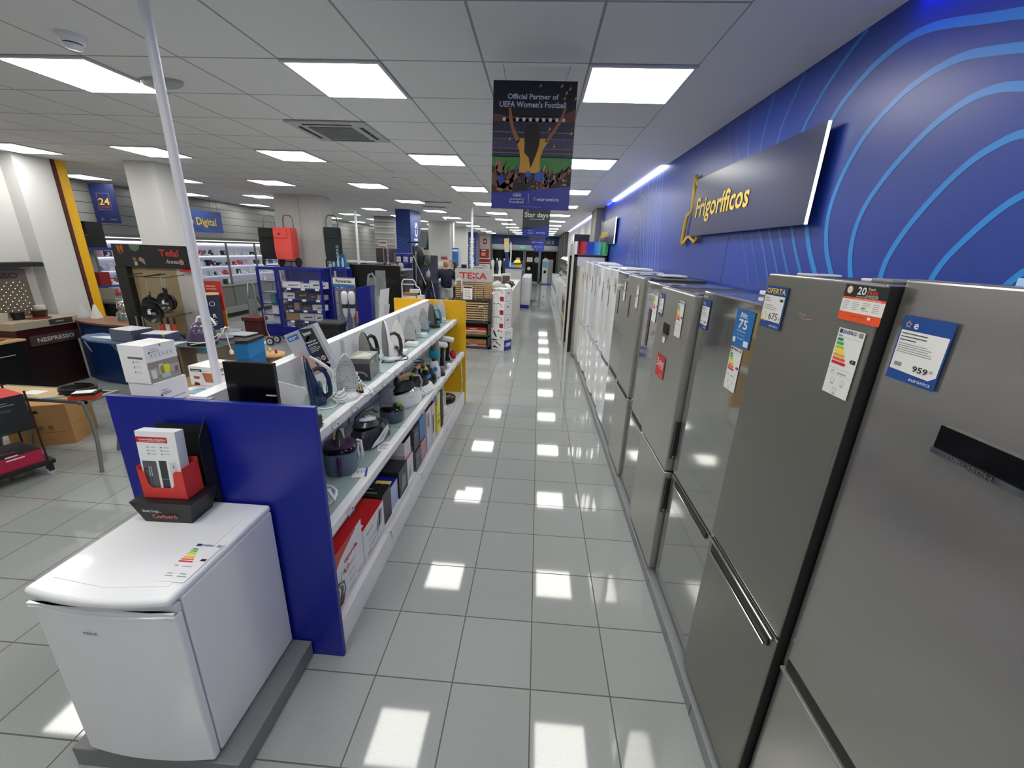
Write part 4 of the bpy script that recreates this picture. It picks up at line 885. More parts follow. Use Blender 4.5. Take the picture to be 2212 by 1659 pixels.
mb = MB(Matrix.Translation((.0, -.02, .181)) @ Matrix.Rotation(-.2, 4, 'X')); mb.lathe([(.06, 0), (.058, .012), (.03, .016), (.028, .02)], (0, 0, 0), mat('station_white', '#dfe0e6', .25), 24, sx=.95, sy=1.5); mb.build('white_dial_plate', t)
mb = MB(Matrix.Translation((.0, -.04, .199)) @ Matrix.Rotation(-.2, 4, 'X')); mb.lathe([(.022, 0), (.02, .012), (.001, .014)], (0, 0, 0), C('#8a8c92', .2, .5), 20); mb.build('dial', t)
mb = MB(Matrix.Translation((0, -.01, .14))); mb.tube([(0, -.12, .03), (0, -.11, .085), (0, -.03, .105), (0, .06, .10), (0, .12, .05)], [.016, .017, .016, .016, .013], DK, 10); mb.build('handle', t)
mb = MB(); f = Fr(mb, (.104, -.12, .02), (0, 1, 0), (0, 0, 1), .004); f.poly([(-.02, 0), (.13, .0), (.21, .06), (.2, .10), (.15, .085), (.08, .05), (.02, .03)], mat('station_white', '#dfe0e6', .25)); f.up().poly([(.07, .015), (.13, .02), (.17, .06), (.12, .05)], C('#a5a6ac', .4)); mb.build('side_trim', t)
mb = MB(); mb.loft(blob((0, .13, 0), .085, .06, .11, CLEAR, top=.8), mat('tank_smoke', '#5a6266', .1, alpha=.6)); mb.build('water_tank', t)
# round dark base with grey iron standing on it
t = thing('steam_station', 'round slate-blue steam base behind the black and white station', 'steam station', (-1.12, 3.02, Z2))
mb = MB(); mb.lathe([(.085, 0), (.095, .015), (.098, .09), (.09, .10)], (0, 0, 0), mat('base_slate', '#4d5a6a', .35), 24); mb.build('round_base', t)
mb = MB(); mb.lathe([(.095, .10), (.09, .118), (.04, .122)], (0, 0, 0), BLACK, 24); mb.build('lid', t)
mb = MB(); mb.box(.04, .09, -.01, .03, .12, .14, mat('lime', '#7cb52c', .4)); mb.build('green_button', t, bevel=.004)
steam_iron((-1.15, 2.98, Z2+.122), math.radians(20), '#8f8c94', '#a9a6ae', '#8f8c94', 'grey-lilac iron standing upright on the round slate-blue base', h=.24, w=.056, side='#8f8c94')
# white station with silver/black iron
t = thing('steam_station', 'white steam station with silver and black iron, wooden-look handle on top', 'steam station', (-1.13, 3.40, Z2), math.radians(-25))
mb = MB(); mb.loft(blob((0, 0, 0), .11, .17, .12, CW, top=.85), mat('station_white', '#dfe0e6', .25)); mb.build('tank_base', t)
mb = MB(Matrix.Translation((0, 0, .12))); ironflat(mb, CHROME, .075, .30, .025); mb.build('soleplate', t)
mb = MB(Matrix.Translation((0, .0, .145))); ironflat(mb, BLK, .068, .27, .06); mb.build('iron_body', t)
mb = MB(Matrix.Translation((0, 0, .145))); mb.tube([(0, -.10, .05), (0, -.11, .09), (0, -.09, .115)], .02, BLK, 10); mb.tube([(0, .08, .05), (0, .085, .09), (0, .07, .115)], .018, BLK, 10); mb.build('handle_posts', t)
mb = MB(Matrix.Translation((0, 0, .145))); mb.tube([(0, -.10, .115), (0, .07, .115)], .018, mat('handle_wood', '#c08a58', .5), 12); mb.build('wooden_handle', t)
mb = MB(Matrix.Translation((0, 0, .14))); mb.box(-.02, .02, .07, .11, .10, .125, mat('lime', '#7cb52c', .4)); mb.build('green_button', t, bevel=.004)
mb = MB(Matrix.Translation((0, .1, .14))); mb.tube([(0, .0, .10), (.03, .06, .09), (.04, .08, .03), (.02, .07, -.08)], .009, C('#b8bac0', .35), 8); mb.build('steam_hose', t)
mb = MB(Matrix.Translation((0, 0, 0))); f = Fr(mb, (.085, -.08, .095), (0, 1, 0), (0, 0, 1), .022); f.disc(.02, .0, .006, INKG); f.disc(.045, .0, .006, INKG); f.disc(.07, .0, .004, mat('lime', '#7cb52c', .4)); mb.build('buttons', t)
# black & yellow iron on white base
t = thing('steam_station', 'white-based steam station with black and yellow iron and white side rail', 'steam station', (-1.09, 3.72, Z2), math.radians(-20))
mb = MB(); mb.loft(blob((0, 0, 0), .11, .17, .085, CW, top=.8), CW); mb.build('white_base', t)
mb = MB(Matrix.Translation((0, 0, .085))); ironflat(mb, BLK, .08, .30, .07); mb.build('iron_body', t)
mb = MB(Matrix.Translation((0, 0, .15))); mb.tube([(0, -.1, -.01), (0, -.1, .07), (0, -.04, .10)], .018, BLK, 10); mb.tube([(0, .02, .11), (0, .09, .08), (0, .13, .0)], .02, BLK, 10); mb.build('handle', t)
mb = MB(Matrix.Translation((0, 0, .15))); mb.tube([(0, -.06, .10), (0, .01, .11)], .019, mat('handle_wood', '#c08a58', .5), 12); mb.build('wooden_handle', t)
mb = MB(Matrix.Translation((0, 0, .15))); mb.tube([(0, .07, .095), (0, .11, .055)], .0215, mat('yellow_gloss', '#f0d820', .3), 12); mb.build('yellow_band', t)
mb = MB(); mb.tube([(.10, -.12, .09), (.13, -.10, .05), (.14, .1, .05), (.13, .16, .10), (.10, .16, .10)], .006, CW, 8); mb.build('side_rail', t)
mb = MB(); mb.cyl((0, -.02, 0), .013, .095, .112, C('#c9ccd0', .3), 14, 'x'); mb.M = Matrix(); mb.build('round_button', t)
# two steam cleaners
def bottle(loc, rz, body, cap, label, h=.16, badge=None, r=.06):
    t = thing('steam_cleaner', label, 'steam cleaner', loc, rz)
    m = mat('bottle'+body, body, .25, coat=.4)
    mb = MB(); mb.lathe([(r*.9, 0), (r, .01), (r*.95, h*.5), (r*.6, h*.9), (r*.45, h)], (0, 0, 0), m, 20, sy=1.5); mb.build('bottle_body', t)
    mb = MB(); mb.lathe([(r*.42, h), (r*.4, h+.03), (r*.3, h+.034)], (0, 0, 0), mat('cap'+cap, cap, .4), 14); mb.build('cap', t)
    mb = MB(); f = Fr(mb, (r*1.0, -.045, h*.35), (0, 1, 0), (-.15, 0, 1), .003)
    f.disc(.045, .035, .026, mat('badge'+(badge or '#4f8fd8'), badge or '#4f8fd8', .4)); mb.build('round_sticker', t); return t
bottle((-1.085, 4.02, Z2), math.radians(-70), '#151b26', '#101012', 'navy rounded steam cleaner with pale blue round sticker', badge='#5a9be8')
bottle((-1.08, 4.24, Z2), math.radians(-60), '#dfe6ee', '#1a1c22', 'white steam cleaner with black cap next to the navy one', h=.18, r=.052, badge='#2c7fa8')
t = thing('garment_steamer', 'teal and grey garment steamer on black stand', 'garment steamer', (-1.12, 4.45, Z2))
MB().lathe([(.03, 0), (.03, .2), (.04, .21)], (0, 0, 0), BLK, 14).build('stand', t); MB().lathe([(.062, .16), (.065, .17), (.063, .25), (.05, .26)], (0, 0, 0), mat('teal', '#2496b4', .35), 20).build('teal_head', t); MB().lathe([(.055, .262), (.045, .285), (.001, .29)], (0, 0, 0), C('#5b6166', .4), 20, sy=1.2).build('grey_top', t)
for i, (x, y, hz, rz, l) in enumerate(((-1.10, 4.72, .25, 1.0, 'white garment steamer head on black handle, left of two'), (-1.08, 4.95, .27, .6, 'white garment steamer head tilted up, nearest the yellow panel'))):
    t = thing('garment_steamer', l, 'garment steamer', (x, y, Z2), rz)
    MB().tube([(0, 0, 0), (0, 0, .1), (.01, 0, hz-.03)], [.032, .024, .02], BLK, 12).build('handle', t)
    MB(Matrix.Translation((0.01, 0, hz)) @ Matrix.Rotation(.25, 4, 'Y')).cyl((0, 0, 0), .035, -.09, .06, mat('steamer_white', '#e8e8ea', .3), 18, 'x').build('head', t)
    MB(Matrix.Translation((0.01, 0, hz)) @ Matrix.Rotation(.25, 4, 'Y')).cyl((0, 0, 0), .03, .0601, .066, C('#a5a8ac', .4), 18, 'x').build('steam_plate', t)
t = thing('small_iron', 'small red and white travel iron near the yellow panel', 'iron', (-1.02, 4.96, Z2+.0), math.radians(30))
mb = MB(Matrix.Rotation(.9, 4, 'X')); ironflat(mb, CW, .05, .17, .02); mb.build('white_base', t)
mb = MB(Matrix.Rotation(.9, 4, 'X') @ Matrix.Translation((0, 0, .02))); ironflat(mb, mat('red_gloss', '#b51822', .15, coat=.6), .042, .14, .03); mb.build('red_shell', t)
t.location.z += .075
mb = MB(); mb.tube([(-1.12, 5.1, Z2+.03), (-1.03, 5.12, Z2+.03), (-.95, 5.13, Z2+.015), (-.94, 5.135, .6), (-.935, 5.12, .5), (-.925, 5.15, .44), (-.94, 5.14, .38), (-.93, 5.12, .46), (-.94, 5.14, .58)], .004, CW, 6); mb.lathe([(.012, 0), (.012, .035)], (-.938, 5.13, .26), CW, 10); mb.tube([(-.93, 5.13, .42), (-.938, 5.13, .295)], .004, CW, 6)
tag(mb.build('power_cord'), 'white cord and plug hanging over the middle shelf end', 'cord')
for i, (x, y, c, l) in enumerate(((-1.03, 4.42, '#8a4a52', 'dusty red lint remover on the middle shelf'), (-1.0, 4.62, '#e2e2e4', 'small white gadget on the middle shelf'), (-1.0, 4.30, '#2a2a2c', 'small black gadget on the middle shelf edge'))):
    tag(MB().lathe([(.03, 0), (.034, .02), (.028, .05), (.001, .06)], (x, y, Z2), C(c, .3), 14, sy=1.3).build('fabric_shaver'), l, 'gadget')
mb = MB(); mb.tube([(-1.14+.05*math.cos(.8*k), 3.9+.04*math.sin(.8*k), Z2+.2+.004*k) for k in range(22)], .004, CK, 6); mb.box(-1.15, -1.13, 3.89, 3.91, Z2, Z2+.21, BLK)
tag(mb.build('cord_hook'), 'bundle of black cord hung behind the navy steam cleaner', 'cord')
mb = MB(); mb.tube([(-1.2+.04*math.cos(a), 3.6, Z2+.27+.05*math.sin(a)) for a in [PI*k/8 for k in range(9)]], .008, CW, 8); mb.tube([(-1.24, 3.6, Z2+.27), (-1.24, 3.6, Z2)], .006, CW, 8)
tag(mb.build('steam_hose_holder'), 'white hoop of a hose holder on the middle shelf', 'holder')

# ---------- bottom boxes ----------
RD = mat('box_red', '#c41a20', .35); BXW = mat('box_white', '#dfe0e6', .4); BX2 = mat('box_lilac', '#c9cad8', .4)
def vap(big):
    def d(fx, fy, ft):
        L_ = .42 if big else .34; H_ = .345 if big else .235
        if big:
            fx.poly([(0, H_*.62), (L_*.18, H_*.7), (L_*.3, H_*.8), (L_*.45, H_*.86), (L_*.8, H_*.97), (L_*.8, H_), (0, H_)], RD); fx.up()
            fx.txt('vaporella', L_*.42, H_*.64, .03, RD, w=.17, bold=.02); fx.txt('4.0', L_*.38, H_*.45, .04, C('#d8808a', .5), bold=.03)
            fx.poly([(0, 0), (.13, 0), (.17, .06), (.16, .13), (.1, .16), (.02, .17), (0, .16)], C('#4a4038', .3)).up(); fx.arc(.05, .10, .055, .045, 0, 360, .012, C('#d9d9dd', .3)); fx.arc(.1, .09, .05, .045, -90, 90, .01, C('#c9ccd2', .3)); fx.poly([(.0, .03), (.12, .035), (.15, .06), (.12, .055), (0, .05)], C('#a8503c', .4)); fx.arc(.16, .15, .03, .04, 0, 200, .006, C('#9a9ca0', .4))
            fx.txt('POLTI', L_*.78, .02, .02, RD, w=.07)
        else:
            fx.txt('vaporetto', L_*.12, H_*.72, .02, C('#8a8088', .5), w=.11); fx.poly([(.2, .06), (.3, .1), (.32, .2), (.26, .22), (.22, .15)], C('#9c9ea8', .4)); fx.poly([(.245, .1), (.262, .1), (.29, .2), (.27, .2)], C('#50525a', .4)); fx.rect(.2, .17, .24, .22, TAG); fx.txt('POLTI', .04, .02, .02, RD, w=.06)
        for i in range(4): fx.lines(L_*(.5 if big else .2), H_*.5-.05*i, L_*.75, 2, .012, INKG, .003, i)
        ft.rect(.18, .02, .27, .06, TAG); ft.up()
        for i in range(12): ft.rect(.188+.006*i, .027, .191+.006*i, .053, INK)
        fy.rect(0, 0, .28, .2, BXW)
    return d
pbox('appliance_box', -1.29, -1.0, 1.64, 2.06, Z0, Z0+.345, BXW, 'large red and white iron box nearest the blue end panel, bottom shelf', vap(True), fm={'+z': RD, '-y': RD, '-x': RD})
pbox('appliance_box', -1.29, -1.0, 2.075, 2.42, Z0, Z0+.24, BXW, 'red-topped white steam cleaner box, second on the bottom shelf', vap(False), fm={'+z': RD})
pbox('appliance_box', -1.25, -1.01, 2.43, 2.60, Z0, Z0+.25, C('#1b1b1d', .35), 'plain black box behind the two red ones', lambda a, b, c: c.lines(.02, .1, .2, 2, .05, INKG, .01))
pbox('storage_tub', -1.2, -1.02, 2.61, 2.78, Z0, Z0+.2, mat('tub_clear', '#9fb0d8', .15), 'clear tub with blue lid and yellow label on the bottom shelf', lambda a, b, c: (c.rect(.04, .03, .16, .11, C('#e8dc6a', .4)), c.up().rect(.06, .05, .09, .07, RED), c.rect(.11, .05, .14, .07, RED)), fm={'+z': mat('lid_blue', '#1e1e9a', .3)}, cat='tub')
pbox('appliance_box', -1.24, -1.01, 2.79, 3.0, Z0, Z0+.235, C('#24262c', .35), 'black photo-printed box between the blue-lidded tub and the small red box', lambda a, b, c: (a.poly([(.04, .02), (.16, .05), (.15, .15), (.08, .17)], C('#7d8084', .3)), c.rect(.05, .05, .08, .07, TAG)))
pbox('appliance_box', -1.25, -1.02, 3.01, 3.2, Z0, Z0+.22, BXW, 'low red-topped box with white lettering, middle of the bottom shelf', lambda a, b, c: (c.txt('POLTI', .05, .1, .035, TAG, w=.1, bold=.03), c.rect(.16, .02, .22, .05, TAG), a.poly([(.03, .02), (.12, .03), (.1, .15)], C('#9aa8b8', .4))), fm={'+z': RD})
pbox('appliance_box', -1.24, -1.03, 3.02, 3.19, Z0+.221, Z0+.26, BX2, 'flat lilac-grey carton lying on the low red-topped box', None)
pbox('appliance_box', -1.24, -1.035, 3.03, 3.19, Z0+.261, Z0+.375, C('#e6e6ea', .4), 'white carton with dark top, uppermost of the small stack', lambda a, b, c: (a.txt('cecotec', .02, .08, .015, INK, w=.08), a.rect(.03, .01, .12, .06, C('#c9ccd4', .4))), fm={'+z': C('#1d1f24', .4)})
G3 = C('#5b5f66', .4)
pbox('appliance_box', -1.2, -1.0, 3.22, 3.38, Z0, Z0+.19, G3, 'dark grey carton, lower of two, on the bottom shelf', lambda a, b, c: a.txt('rowenta', .03, .13, .015, TAG, w=.08), fm={'+z': BLK})
pbox('appliance_box', -1.21, -1.01, 3.22, 3.37, Z0+.191, Z0+.40, C('#4b4a4c', .4), 'dark grey carton, upper of two, on the bottom shelf', lambda a, b, c: a.txt('rowenta', .03, .15, .015, TAG, w=.08))
pbox('appliance_box', -1.19, -1.0, 3.39, 3.55, Z0, Z0+.2, C('#b88f90', .4), 'dull pink carton with dark red top under the blue one', None, fm={'+z': C('#6e141c', .4)})
pbox('appliance_box', -1.2, -1.01, 3.40, 3.54, Z0+.201, Z0+.43, C('#3f79b8', .35), 'bright blue carton standing on the pink one', lambda a, b, c: b.rect(.0, .02, .02, .2, TAG), fm={'+z': C('#1666b0', .35)})
pbox('appliance_box', -1.2, -1.0, 3.60, 3.78, Z0, Z0+.2, BX2, 'lilac-white carton, lower of two left of the yellow box', lambda a, b, c: b.rect(.02, .02, .12, .04, INKG))
pbox('appliance_box', -1.2, -1.0, 3.60, 3.78, Z0+.201, Z0+.43, C('#cfd0dc', .4), 'lilac-white carton with dark red lid, upper of two', lambda a, b, c: a.rect(.03, .04, .1, .18, C('#8a7a80', .4)), fm={'+z': C('#6e141c', .4)})
pbox('appliance_box', -1.19, -1.0, 3.80, 3.93, Z0, Z0+.42, C('#d7d2d4', .4), 'pale tall carton with a brown print beside the yellow box', lambda a, b, c: a.rect(.02, .1, .08, .3, C('#5a4440', .4)), fm={'+z': C('#6e141c', .4)})
def yc(fx, fy, ft):
    fy.rect(0, 0, .16, .04, TAG); fy.rect(0, .35, .16, .45, C('#b9bac2', .4)); fy.up(); fy.txt('SC 1', .01, .30, .035, INK, bold=.05); fy.disc(.06, .09, .03, TAG); fy.up().poly([(.05, .07), (.08, .08), (.06, .11)], BLK)
    fx.txt('KARCHER', .015, .2, .022, INK, w=.12, bold=.03); fx.rect(0, 0, .15, .03, TAG); fx.rect(.0, .37, .15, .45, C('#c9cad0', .4)); fx.poly([(.03, .1), (.1, .12), (.08, .18)], INK)
pbox('appliance_box', -1.15, -.995, 4.0, 4.15, Z0, Z0+.45, mat('box_yellow', '#e8df18', .4), 'bright yellow cleaner box with black lettering on the bottom shelf', yc)
pbox('appliance_box', -1.13, -1.0, 4.2, 4.3, Z0, Z0+.42, BLK, 'narrow black carton behind the yellow box', None)
pbox('appliance_box', -1.15, -1.02, 4.34, 4.44, Z0, Z0+.3, C('#bdbcc4', .4), 'grey-white carton beyond the narrow black one', lambda a, b, c: a.rect(.02, .02, .08, .2, INKG))
pbox('appliance_box', -1.14, -1.02, 4.34, 4.44, Z0+.301, Z0+.45, C('#85868c', .4), 'dark-topped grey carton stacked beyond the yellow box', None, fm={'+z': BLK})
def robot(loc, m, label, m2):
    t = thing('robot_vacuum', label, 'robot vacuum', loc)
    MB().lathe([(.14, 0), (.15, .012), (.15, .06), (.14, .07)], (0, 0, 0), m, 32).build('shell', t)
    MB().lathe([(.13, .0705), (.128, .074), (.001, .0745)], (0, 0, 0), m2, 32).build('top_plate', t)
    MB().lathe([(.04, .075), (.038, .088), (.001, .089)], (.03, .04, 0), m, 20).build('sensor_dome', t); return t
robot((-1.155, 4.62, Z0), C('#dddddf', .35), 'white round robot vacuum on the bottom shelf', C('#e6e6e8', .3))
t = robot((-1.155, 5.05, Z0+.0), BLACK, 'glossy black robot vacuum with silver ring near the yellow panel', mat('robot_bronze', '#3a2e12', .12))
MB().lathe([(.07, .0755), (.068, .079), (.06, .079)], (.02, 0, 0), C('#a9abad', .3, .6), 24).build('silver_ring', t)
pbox('carton_flap', -1.1, -1.09, 4.78, 4.86, Z0, Z0+.2, C('#c9c1a8', .5), 'narrow beige card standing before the black robot vacuum', None, cat='card')
# ---------- rear side: white boxes and the pole ----------
# rotated boxes
def rbox(cx, cy, z0, w, d, h, rz, m, label, dec=None, fm=None, name='appliance_box'):
    mb = MB(); mb.box(-w/2, w/2, -d/2, d/2, 0, h, m, fm)
    if dec: dec(Fr(mb, (w/2, -d/2, 0), (0, 1, 0), (0, 0, 1)), Fr(mb, (-w/2, -d/2, 0), (1, 0, 0), (0, 0, 1)), Fr(mb, (-w/2, -d/2, h), (1, 0, 0), (0, 1, 0)))
    o = mb.build(name); o.location = (cx, cy, z0); o.rotation_euler = (0, 0, rz); return tag(o, label, 'box')
WB = mat('carton_white', '#e9e8ea', .45)
def prep(fx, fy, ft):
    w = .27; h = .26
    fy.rect(.06, .17, .17, .185, C('#6f6c74', .4)); fy.up().disc(.16, .178, .006, RED); fy.up(-.0004)
    for i in range(3): fy.rect(.09, .14-.035*i, .10, .155-.035*i, INKG); fy.lines(.11, .155-.035*i, .15, 2, .008, INKG, .002)
    fx.lines(.04, .235, .12, 2, .01, INKG, .002); fx.rect(.03, .205, .045, .215, INK); fx.lines(.05, .214, .16, 1, .01, INKG, .004); fx.path([(.03, .175), (.24, .175), (.24, .2), (.03, .2), (.03, .175)], .0015, C('#8c92b0', .4)); 
    for i in range(6): fx.rect(.045+.034*i, .183, .055+.034*i, .192, C('#7a80a0', .4))
    fx.rect(0, .0, w, .145, C('#a8a5a0', .4)); fx.up(); fx.rect(0, .1, w, .145, C('#8f8884', .4)); fx.rect(0, 0, w, .045, C('#8c9088', .4)); fx.up(); fx.rect(.02, .03, .06, .09, C('#dcdad8', .4)); fx.rect(.09, .05, .13, .12, C('#d8d4d0', .4)); fx.poly([(.1, .05), (.17, .05), (.185, .1), (.17, .11), (.11, .11), (.09, .09)], C('#e2dc2a', .4)); fx.poly([(.10, .02), (.18, .02), (.17, .05), (.105, .05)], C('#b8bcbc', .3)); fx.path([(.18, .09), (.23, .07)], .006, C('#a8b8b4', .4)); fx.rect(.22, .04, .25, .08, C('#a05048', .4))
    fx.up().disc(.135, .25, .009, INKG)
    ft.lines(.05, .2, .2, 2, .05, C('#c9c7c9', .5), .005)
o = rbox(-1.765, 1.725, 1.4705, .19, .27, .262, math.radians(-4), WB, 'white food processor carton, upper of two, behind the left end of the blue panel', prep); o.scale = (.68, .56, .66)
o = rbox(-1.758, 1.732, 1.1925, .22, .28, .098, math.radians(-4), WB, 'white food processor carton under the larger upper one', lambda fx, fy, ft: (fx.lines(.04, .085+.0, .12, 2, .004, INKG, .0012), fx.rect(.03, .075, .045, .079, INK), fx.lines(.05, .0785, .16, 1, .01, INKG, .0015), fx.path([(.03, .06), (.25, .06), (.25, .068), (.03, .068)], .0015, C('#8c92b0', .4)))); o.scale = (.62, .56, 2.83)
def oven(fx, fy, ft):
    fy.rect(.02, .105, .14, .125, BLK); fy.up().txt('Orbegozo', .03, .108, .012, TAG, w=.09, bold=.03); fy.lines(.15, .115, .22, 1, .01, INKG)
    fy.poly([(.05, .05), (.10, .05), (.11, .07), (.04, .07)], C('#b05038', .4)); fy.poly([(.16, .03), (.24, .03), (.25, .1), (.14, .1)], C('#b86a48', .4)); fy.poly([(.03, 0), (.1, 0), (.09, .02), (.05, .025)], C('#6a1c18', .4)); fy.path([(.125, 0), (.125, .1)], .002, INKG)
    fx.rect(.03, .10, .19, .122, BLK); fx.up().txt('Orbegozo', .05, .104, .013, TAG, w=.12, bold=.03); fx.txt('BPA', .03, .065, .025, INK, w=.06); 
    for i in range(4): fx.arc(.05+.045*i, .035, .012, .012, 0, 360, .0015, INKG, 10)
    ft.poly([(.12, .1), (.24, .07), (.28, .12), (.16, .15)], C('#c89878', .4)); ft.poly([(.2, .14), (.28, .16), (.26, .19)], C('#c8a860', .4))
o = rbox(-1.915, 2.255, 1.279, .17, .17, .115, math.radians(-6), WB, 'white kitchen scale carton with black brand strips behind the pole', None)
mbx = MB(); oven(Fr(mbx, (.135, -.12, 0), (0, 1, 0), (0, 0, 1)), Fr(mbx, (-.135, -.12, 0), (1, 0, 0), (0, 0, 1)), Fr(mbx, (-.135, -.12, .145), (1, 0, 0), (0, 1, 0))); p_ = mbx.build('printing', o); p_.scale = (.63, .708, .793)
def flat(fx, fy, ft):
    ft.poly([(.04, .08), (.16, .12), (.18, .2), (.08, .2)], C('#a87858', .4)); ft.up().poly([(.06, .1), (.15, .13), (.16, .19), (.09, .19)], C('#6fb4cc', .4)); ft.lines(.2, .1, .26, 3, .02, INKG)
rbox(-1.80, 2.06, 1.192, .40, .34, .085, math.radians(-22), WB, 'flat white carton under the foot of the white pole', flat)
# pole
t = thing('support_pole', 'slim white floor-to-ceiling pole standing on the shelf unit', 'pole', (-1.72, 2.035, 1.278))
PW = mat('pole_white', '#d9dae2', .4)
MB().cyl((0, 0, 0), .0205, .02, CZ-1.278, PW, 20).build('pole_tube', t)
MB().lathe([(.062, 0), (.064, .008), (.05, .022), (.034, .034), (.03, .05), (.026, .06)], (0, 0, 0), mat('pole_foot', '#eceded', .2, coat=.3), 28).build('foot_flange', t)
# ================= LEFT AREA =================
# --- lit wall showcase
DGR = mat('cabinet_grey', '#6e706f', .4, .3); LITW = mat('showcase_white', '#e4e6f2', .4)
SY0, SY1 = 6.6, 16.2
t = thing('wall_showcase', 'long grey wall showcase with brightly lit white shelves and low cupboards', 'showcase', (-8.9, 11.4, 0)); B = Matrix.Translation((8.9, -11.4, 0))
MB(B).box(-9.095, -8.65, SY0, SY1, .12, .86, DGR).build('cupboard_body', t, bevel=.004)
MB(B).box(-9.095, -8.60, SY0, SY1, .86, .90, C('#8b8d8c', .3, .3)).build('worktop', t, bevel=.004)
MB(B).box(-9.095, -8.72, SY0, SY1, 0, .119, C('#3b3c3d', .6)).build('toe_kick', t)
MB(B).box(-8.66, -8.6, SY0, SY1, .13, .30, C('#8f918f', .35, .3)).build('lower_lip', t, bevel=.01)
MB(B).box(-9.095, -9.06, SY0, SY1, .90, 2.0, LITW).build('lit_back_panel', t)
MB(B).box(-9.095, -8.62, SY0, SY1, 2.0, 2.14, C('#5d5f5e', .4, .3)).build('canopy', t, bevel=.004)
MB(B).box(-8.619, -8.612, SY0, SY1, 2.05, 2.068, emis('showcase_lightline', '#fff6dc', 1.3)).build('light_line', t)
ss = (.905, 1.17, 1.42, 1.69)
for z in ss[1:]:
    o = MB(B).box(-9.06, -8.78, SY0, SY1, z-.02, z, mat('shelf_silver', '#b9bcc4', .3)).build('shelf', t)
    MB(B).box(-9.05, -9.03, SY0, SY1, z-.035, z-.022, emis('shelf_light', '#eef0ff', 2.6)).build('shelf_lamp', o)
MB(B).box(-9.05, -9.02, SY0, SY1, 1.965, 1.995, emis('shelf_light', '#eef0ff', 2.6)).build('top_lamp', t)
for k in range(9):
    y = SY0+.05+k*1.19
    MB(B).box(-8.66, -8.62, y-.02, y+.02, .90, 2.0, DGR).build('door_post', t)
    if k < 8:
        MB(B).box(-8.648, -8.640, y+.03, y+.585, .31, .85, C('#7b7d7c', .4, .3)).build('cupboard_door', t, bevel=.003); MB(B).box(-8.648, -8.640, y+.605, y+1.16, .31, .85, C('#7b7d7c', .4, .3)).build('cupboard_door', t, bevel=.003)
rg = random.Random(3)
COLS = [('white', '#e6e6ea'), ('white', '#dfe2ea'), ('pale blue', '#8fc0d8'), ('black', '#1e2026'), ('light grey', '#b9bcc2'), ('blue', '#2f6fb4'), ('red', '#b83a36'), ('teal', '#3fa0a8'), ('dark grey', '#44464c'), ('pink', '#c890a8')]
FLAP = [C('#c9dcea', .4), C('#30343a', .4), C('#d8d0c8', .4)]
for si, z in enumerate(ss):
    y = SY0+.12; k = 0; prev = 'bare'
    while y < 14.8:
        w = rg.choice((.07, .09, .11, .14, .2)); h = rg.uniform(.07, .17) if w < .15 else rg.uniform(.07, .12); d = rg.uniform(.05, .1)
        cn, ch = COLS[int(rg.random()**1.3*len(COLS))]
        x = -8.9+rg.uniform(-.02, .05)
        if si == 0 and rg.random() < .5: y += w+rg.uniform(.15, .4); continue
        mb = MB(); kind = rg.random()
        if kind < .75:
            mb.box(-d/2, d/2, -w/2, w/2, 0, h, C(ch, .35)); f = Fr(mb, (d/2, -w/2, 0), (0, 1, 0), (0, 0, 1)); f.rect(w*.15, h*.2, w*.6, h*.75, rg.choice(FLAP)); f.lines(w*.65, h*.7, w*.9, 2, h*.15, INKG)
            nm = 'product_box'; what = 'box'
        else:
            r = w*.4; mb.lathe([(r, 0), (r, h*.5), (r*.6, h*.8), (r*.55, h), (.001, h*1.02)], (0, 0, 0), C(ch, .25), 12); nm = 'small_device'; what = 'gadget'
        o = mb.build(nm); o.location = (x, y, z+.001)
        lab = '%s %s after a %s one, %s lit shelf, %s' % (cn, what, prev, ('lowest', 'second', 'third', 'top')[si], ('near end' if y < 8.3 else 'near the pan display' if y < 9.6 else 'left of the coral trolley' if y < 11.5 else 'mid length' if y < 13 else 'far end'))
        prev = cn
        tag(o, lab, what, 'goods on the %s lit wall shelf' % ('lowest', 'second', 'third', 'top')[si])
        k += 1; y += w+rg.uniform(.02, .16)
for si, z in enumerate(ss[1:]):
    for k in range(24):
        y = SY0+.25+k*.34
        o = MB().box(-8.7798, -8.776, y-.035, y+.035, z-.012, z+.028, TAG).build('shelf_ticket'); tag(o, 'small white price ticket on the edge of the %s lit wall shelf' % ('second', 'third', 'top')[si], 'price card', 'tickets on the lit wall shelves')
# sign over showcase + dark banner
t = thing('wall_sign', 'blue hanging sign with yellow lettering above the lit showcase', 'sign', (-8.42, 10.3, 2.26)); B = Matrix.Translation((8.42, -10.3, -2.26))
mb = MB(B); mb.box(-8.44, -8.42, 9.35, 11.12, 2.26, 2.77, mat('sign_blue', '#27479b', .35)); f = Fr(mb, (-8.42, 9.35, 2.26), (0, 1, 0), (0, 0, 1), .002)
for i in range(14): f.path([(.3+.09*i, .5), (.6+.09*i, .3), (1.2+.04*i, .02)], .006, mat('column_line', '#5f86c8', .4))
mb.build('sign_board', t); mb = MB(B); f = Fr(mb, (-8.42, 9.35, 2.26), (0, 1, 0), (0, 0, 1), .006); f.txt('Espacio Digital', .05, .17, .17, GOLD, w=1.5, bold=.03); mb.build('lettering', t)
MB(B).tube([(-8.43, 9.8, 2.77), (-8.43, 9.8, CZ)], .004, INK, 6).tube([(-8.43, 10.8, 2.77), (-8.43, 10.8, CZ)], .004, INK, 6).build('hanger', t)
t = thing('hanging_banner', 'dark blue hanging banner with a yellow number 24', 'banner', (-8.65, 8.3, 2.33)); B = Matrix.Translation((8.65, -8.3, -2.33))
mb = MB(B); mb.box(-8.91, -8.39, 8.3, 8.304, 2.33, 3.05, mat('banner_navy', '#141e4c', .4)); mb.build('banner_sheet', t)
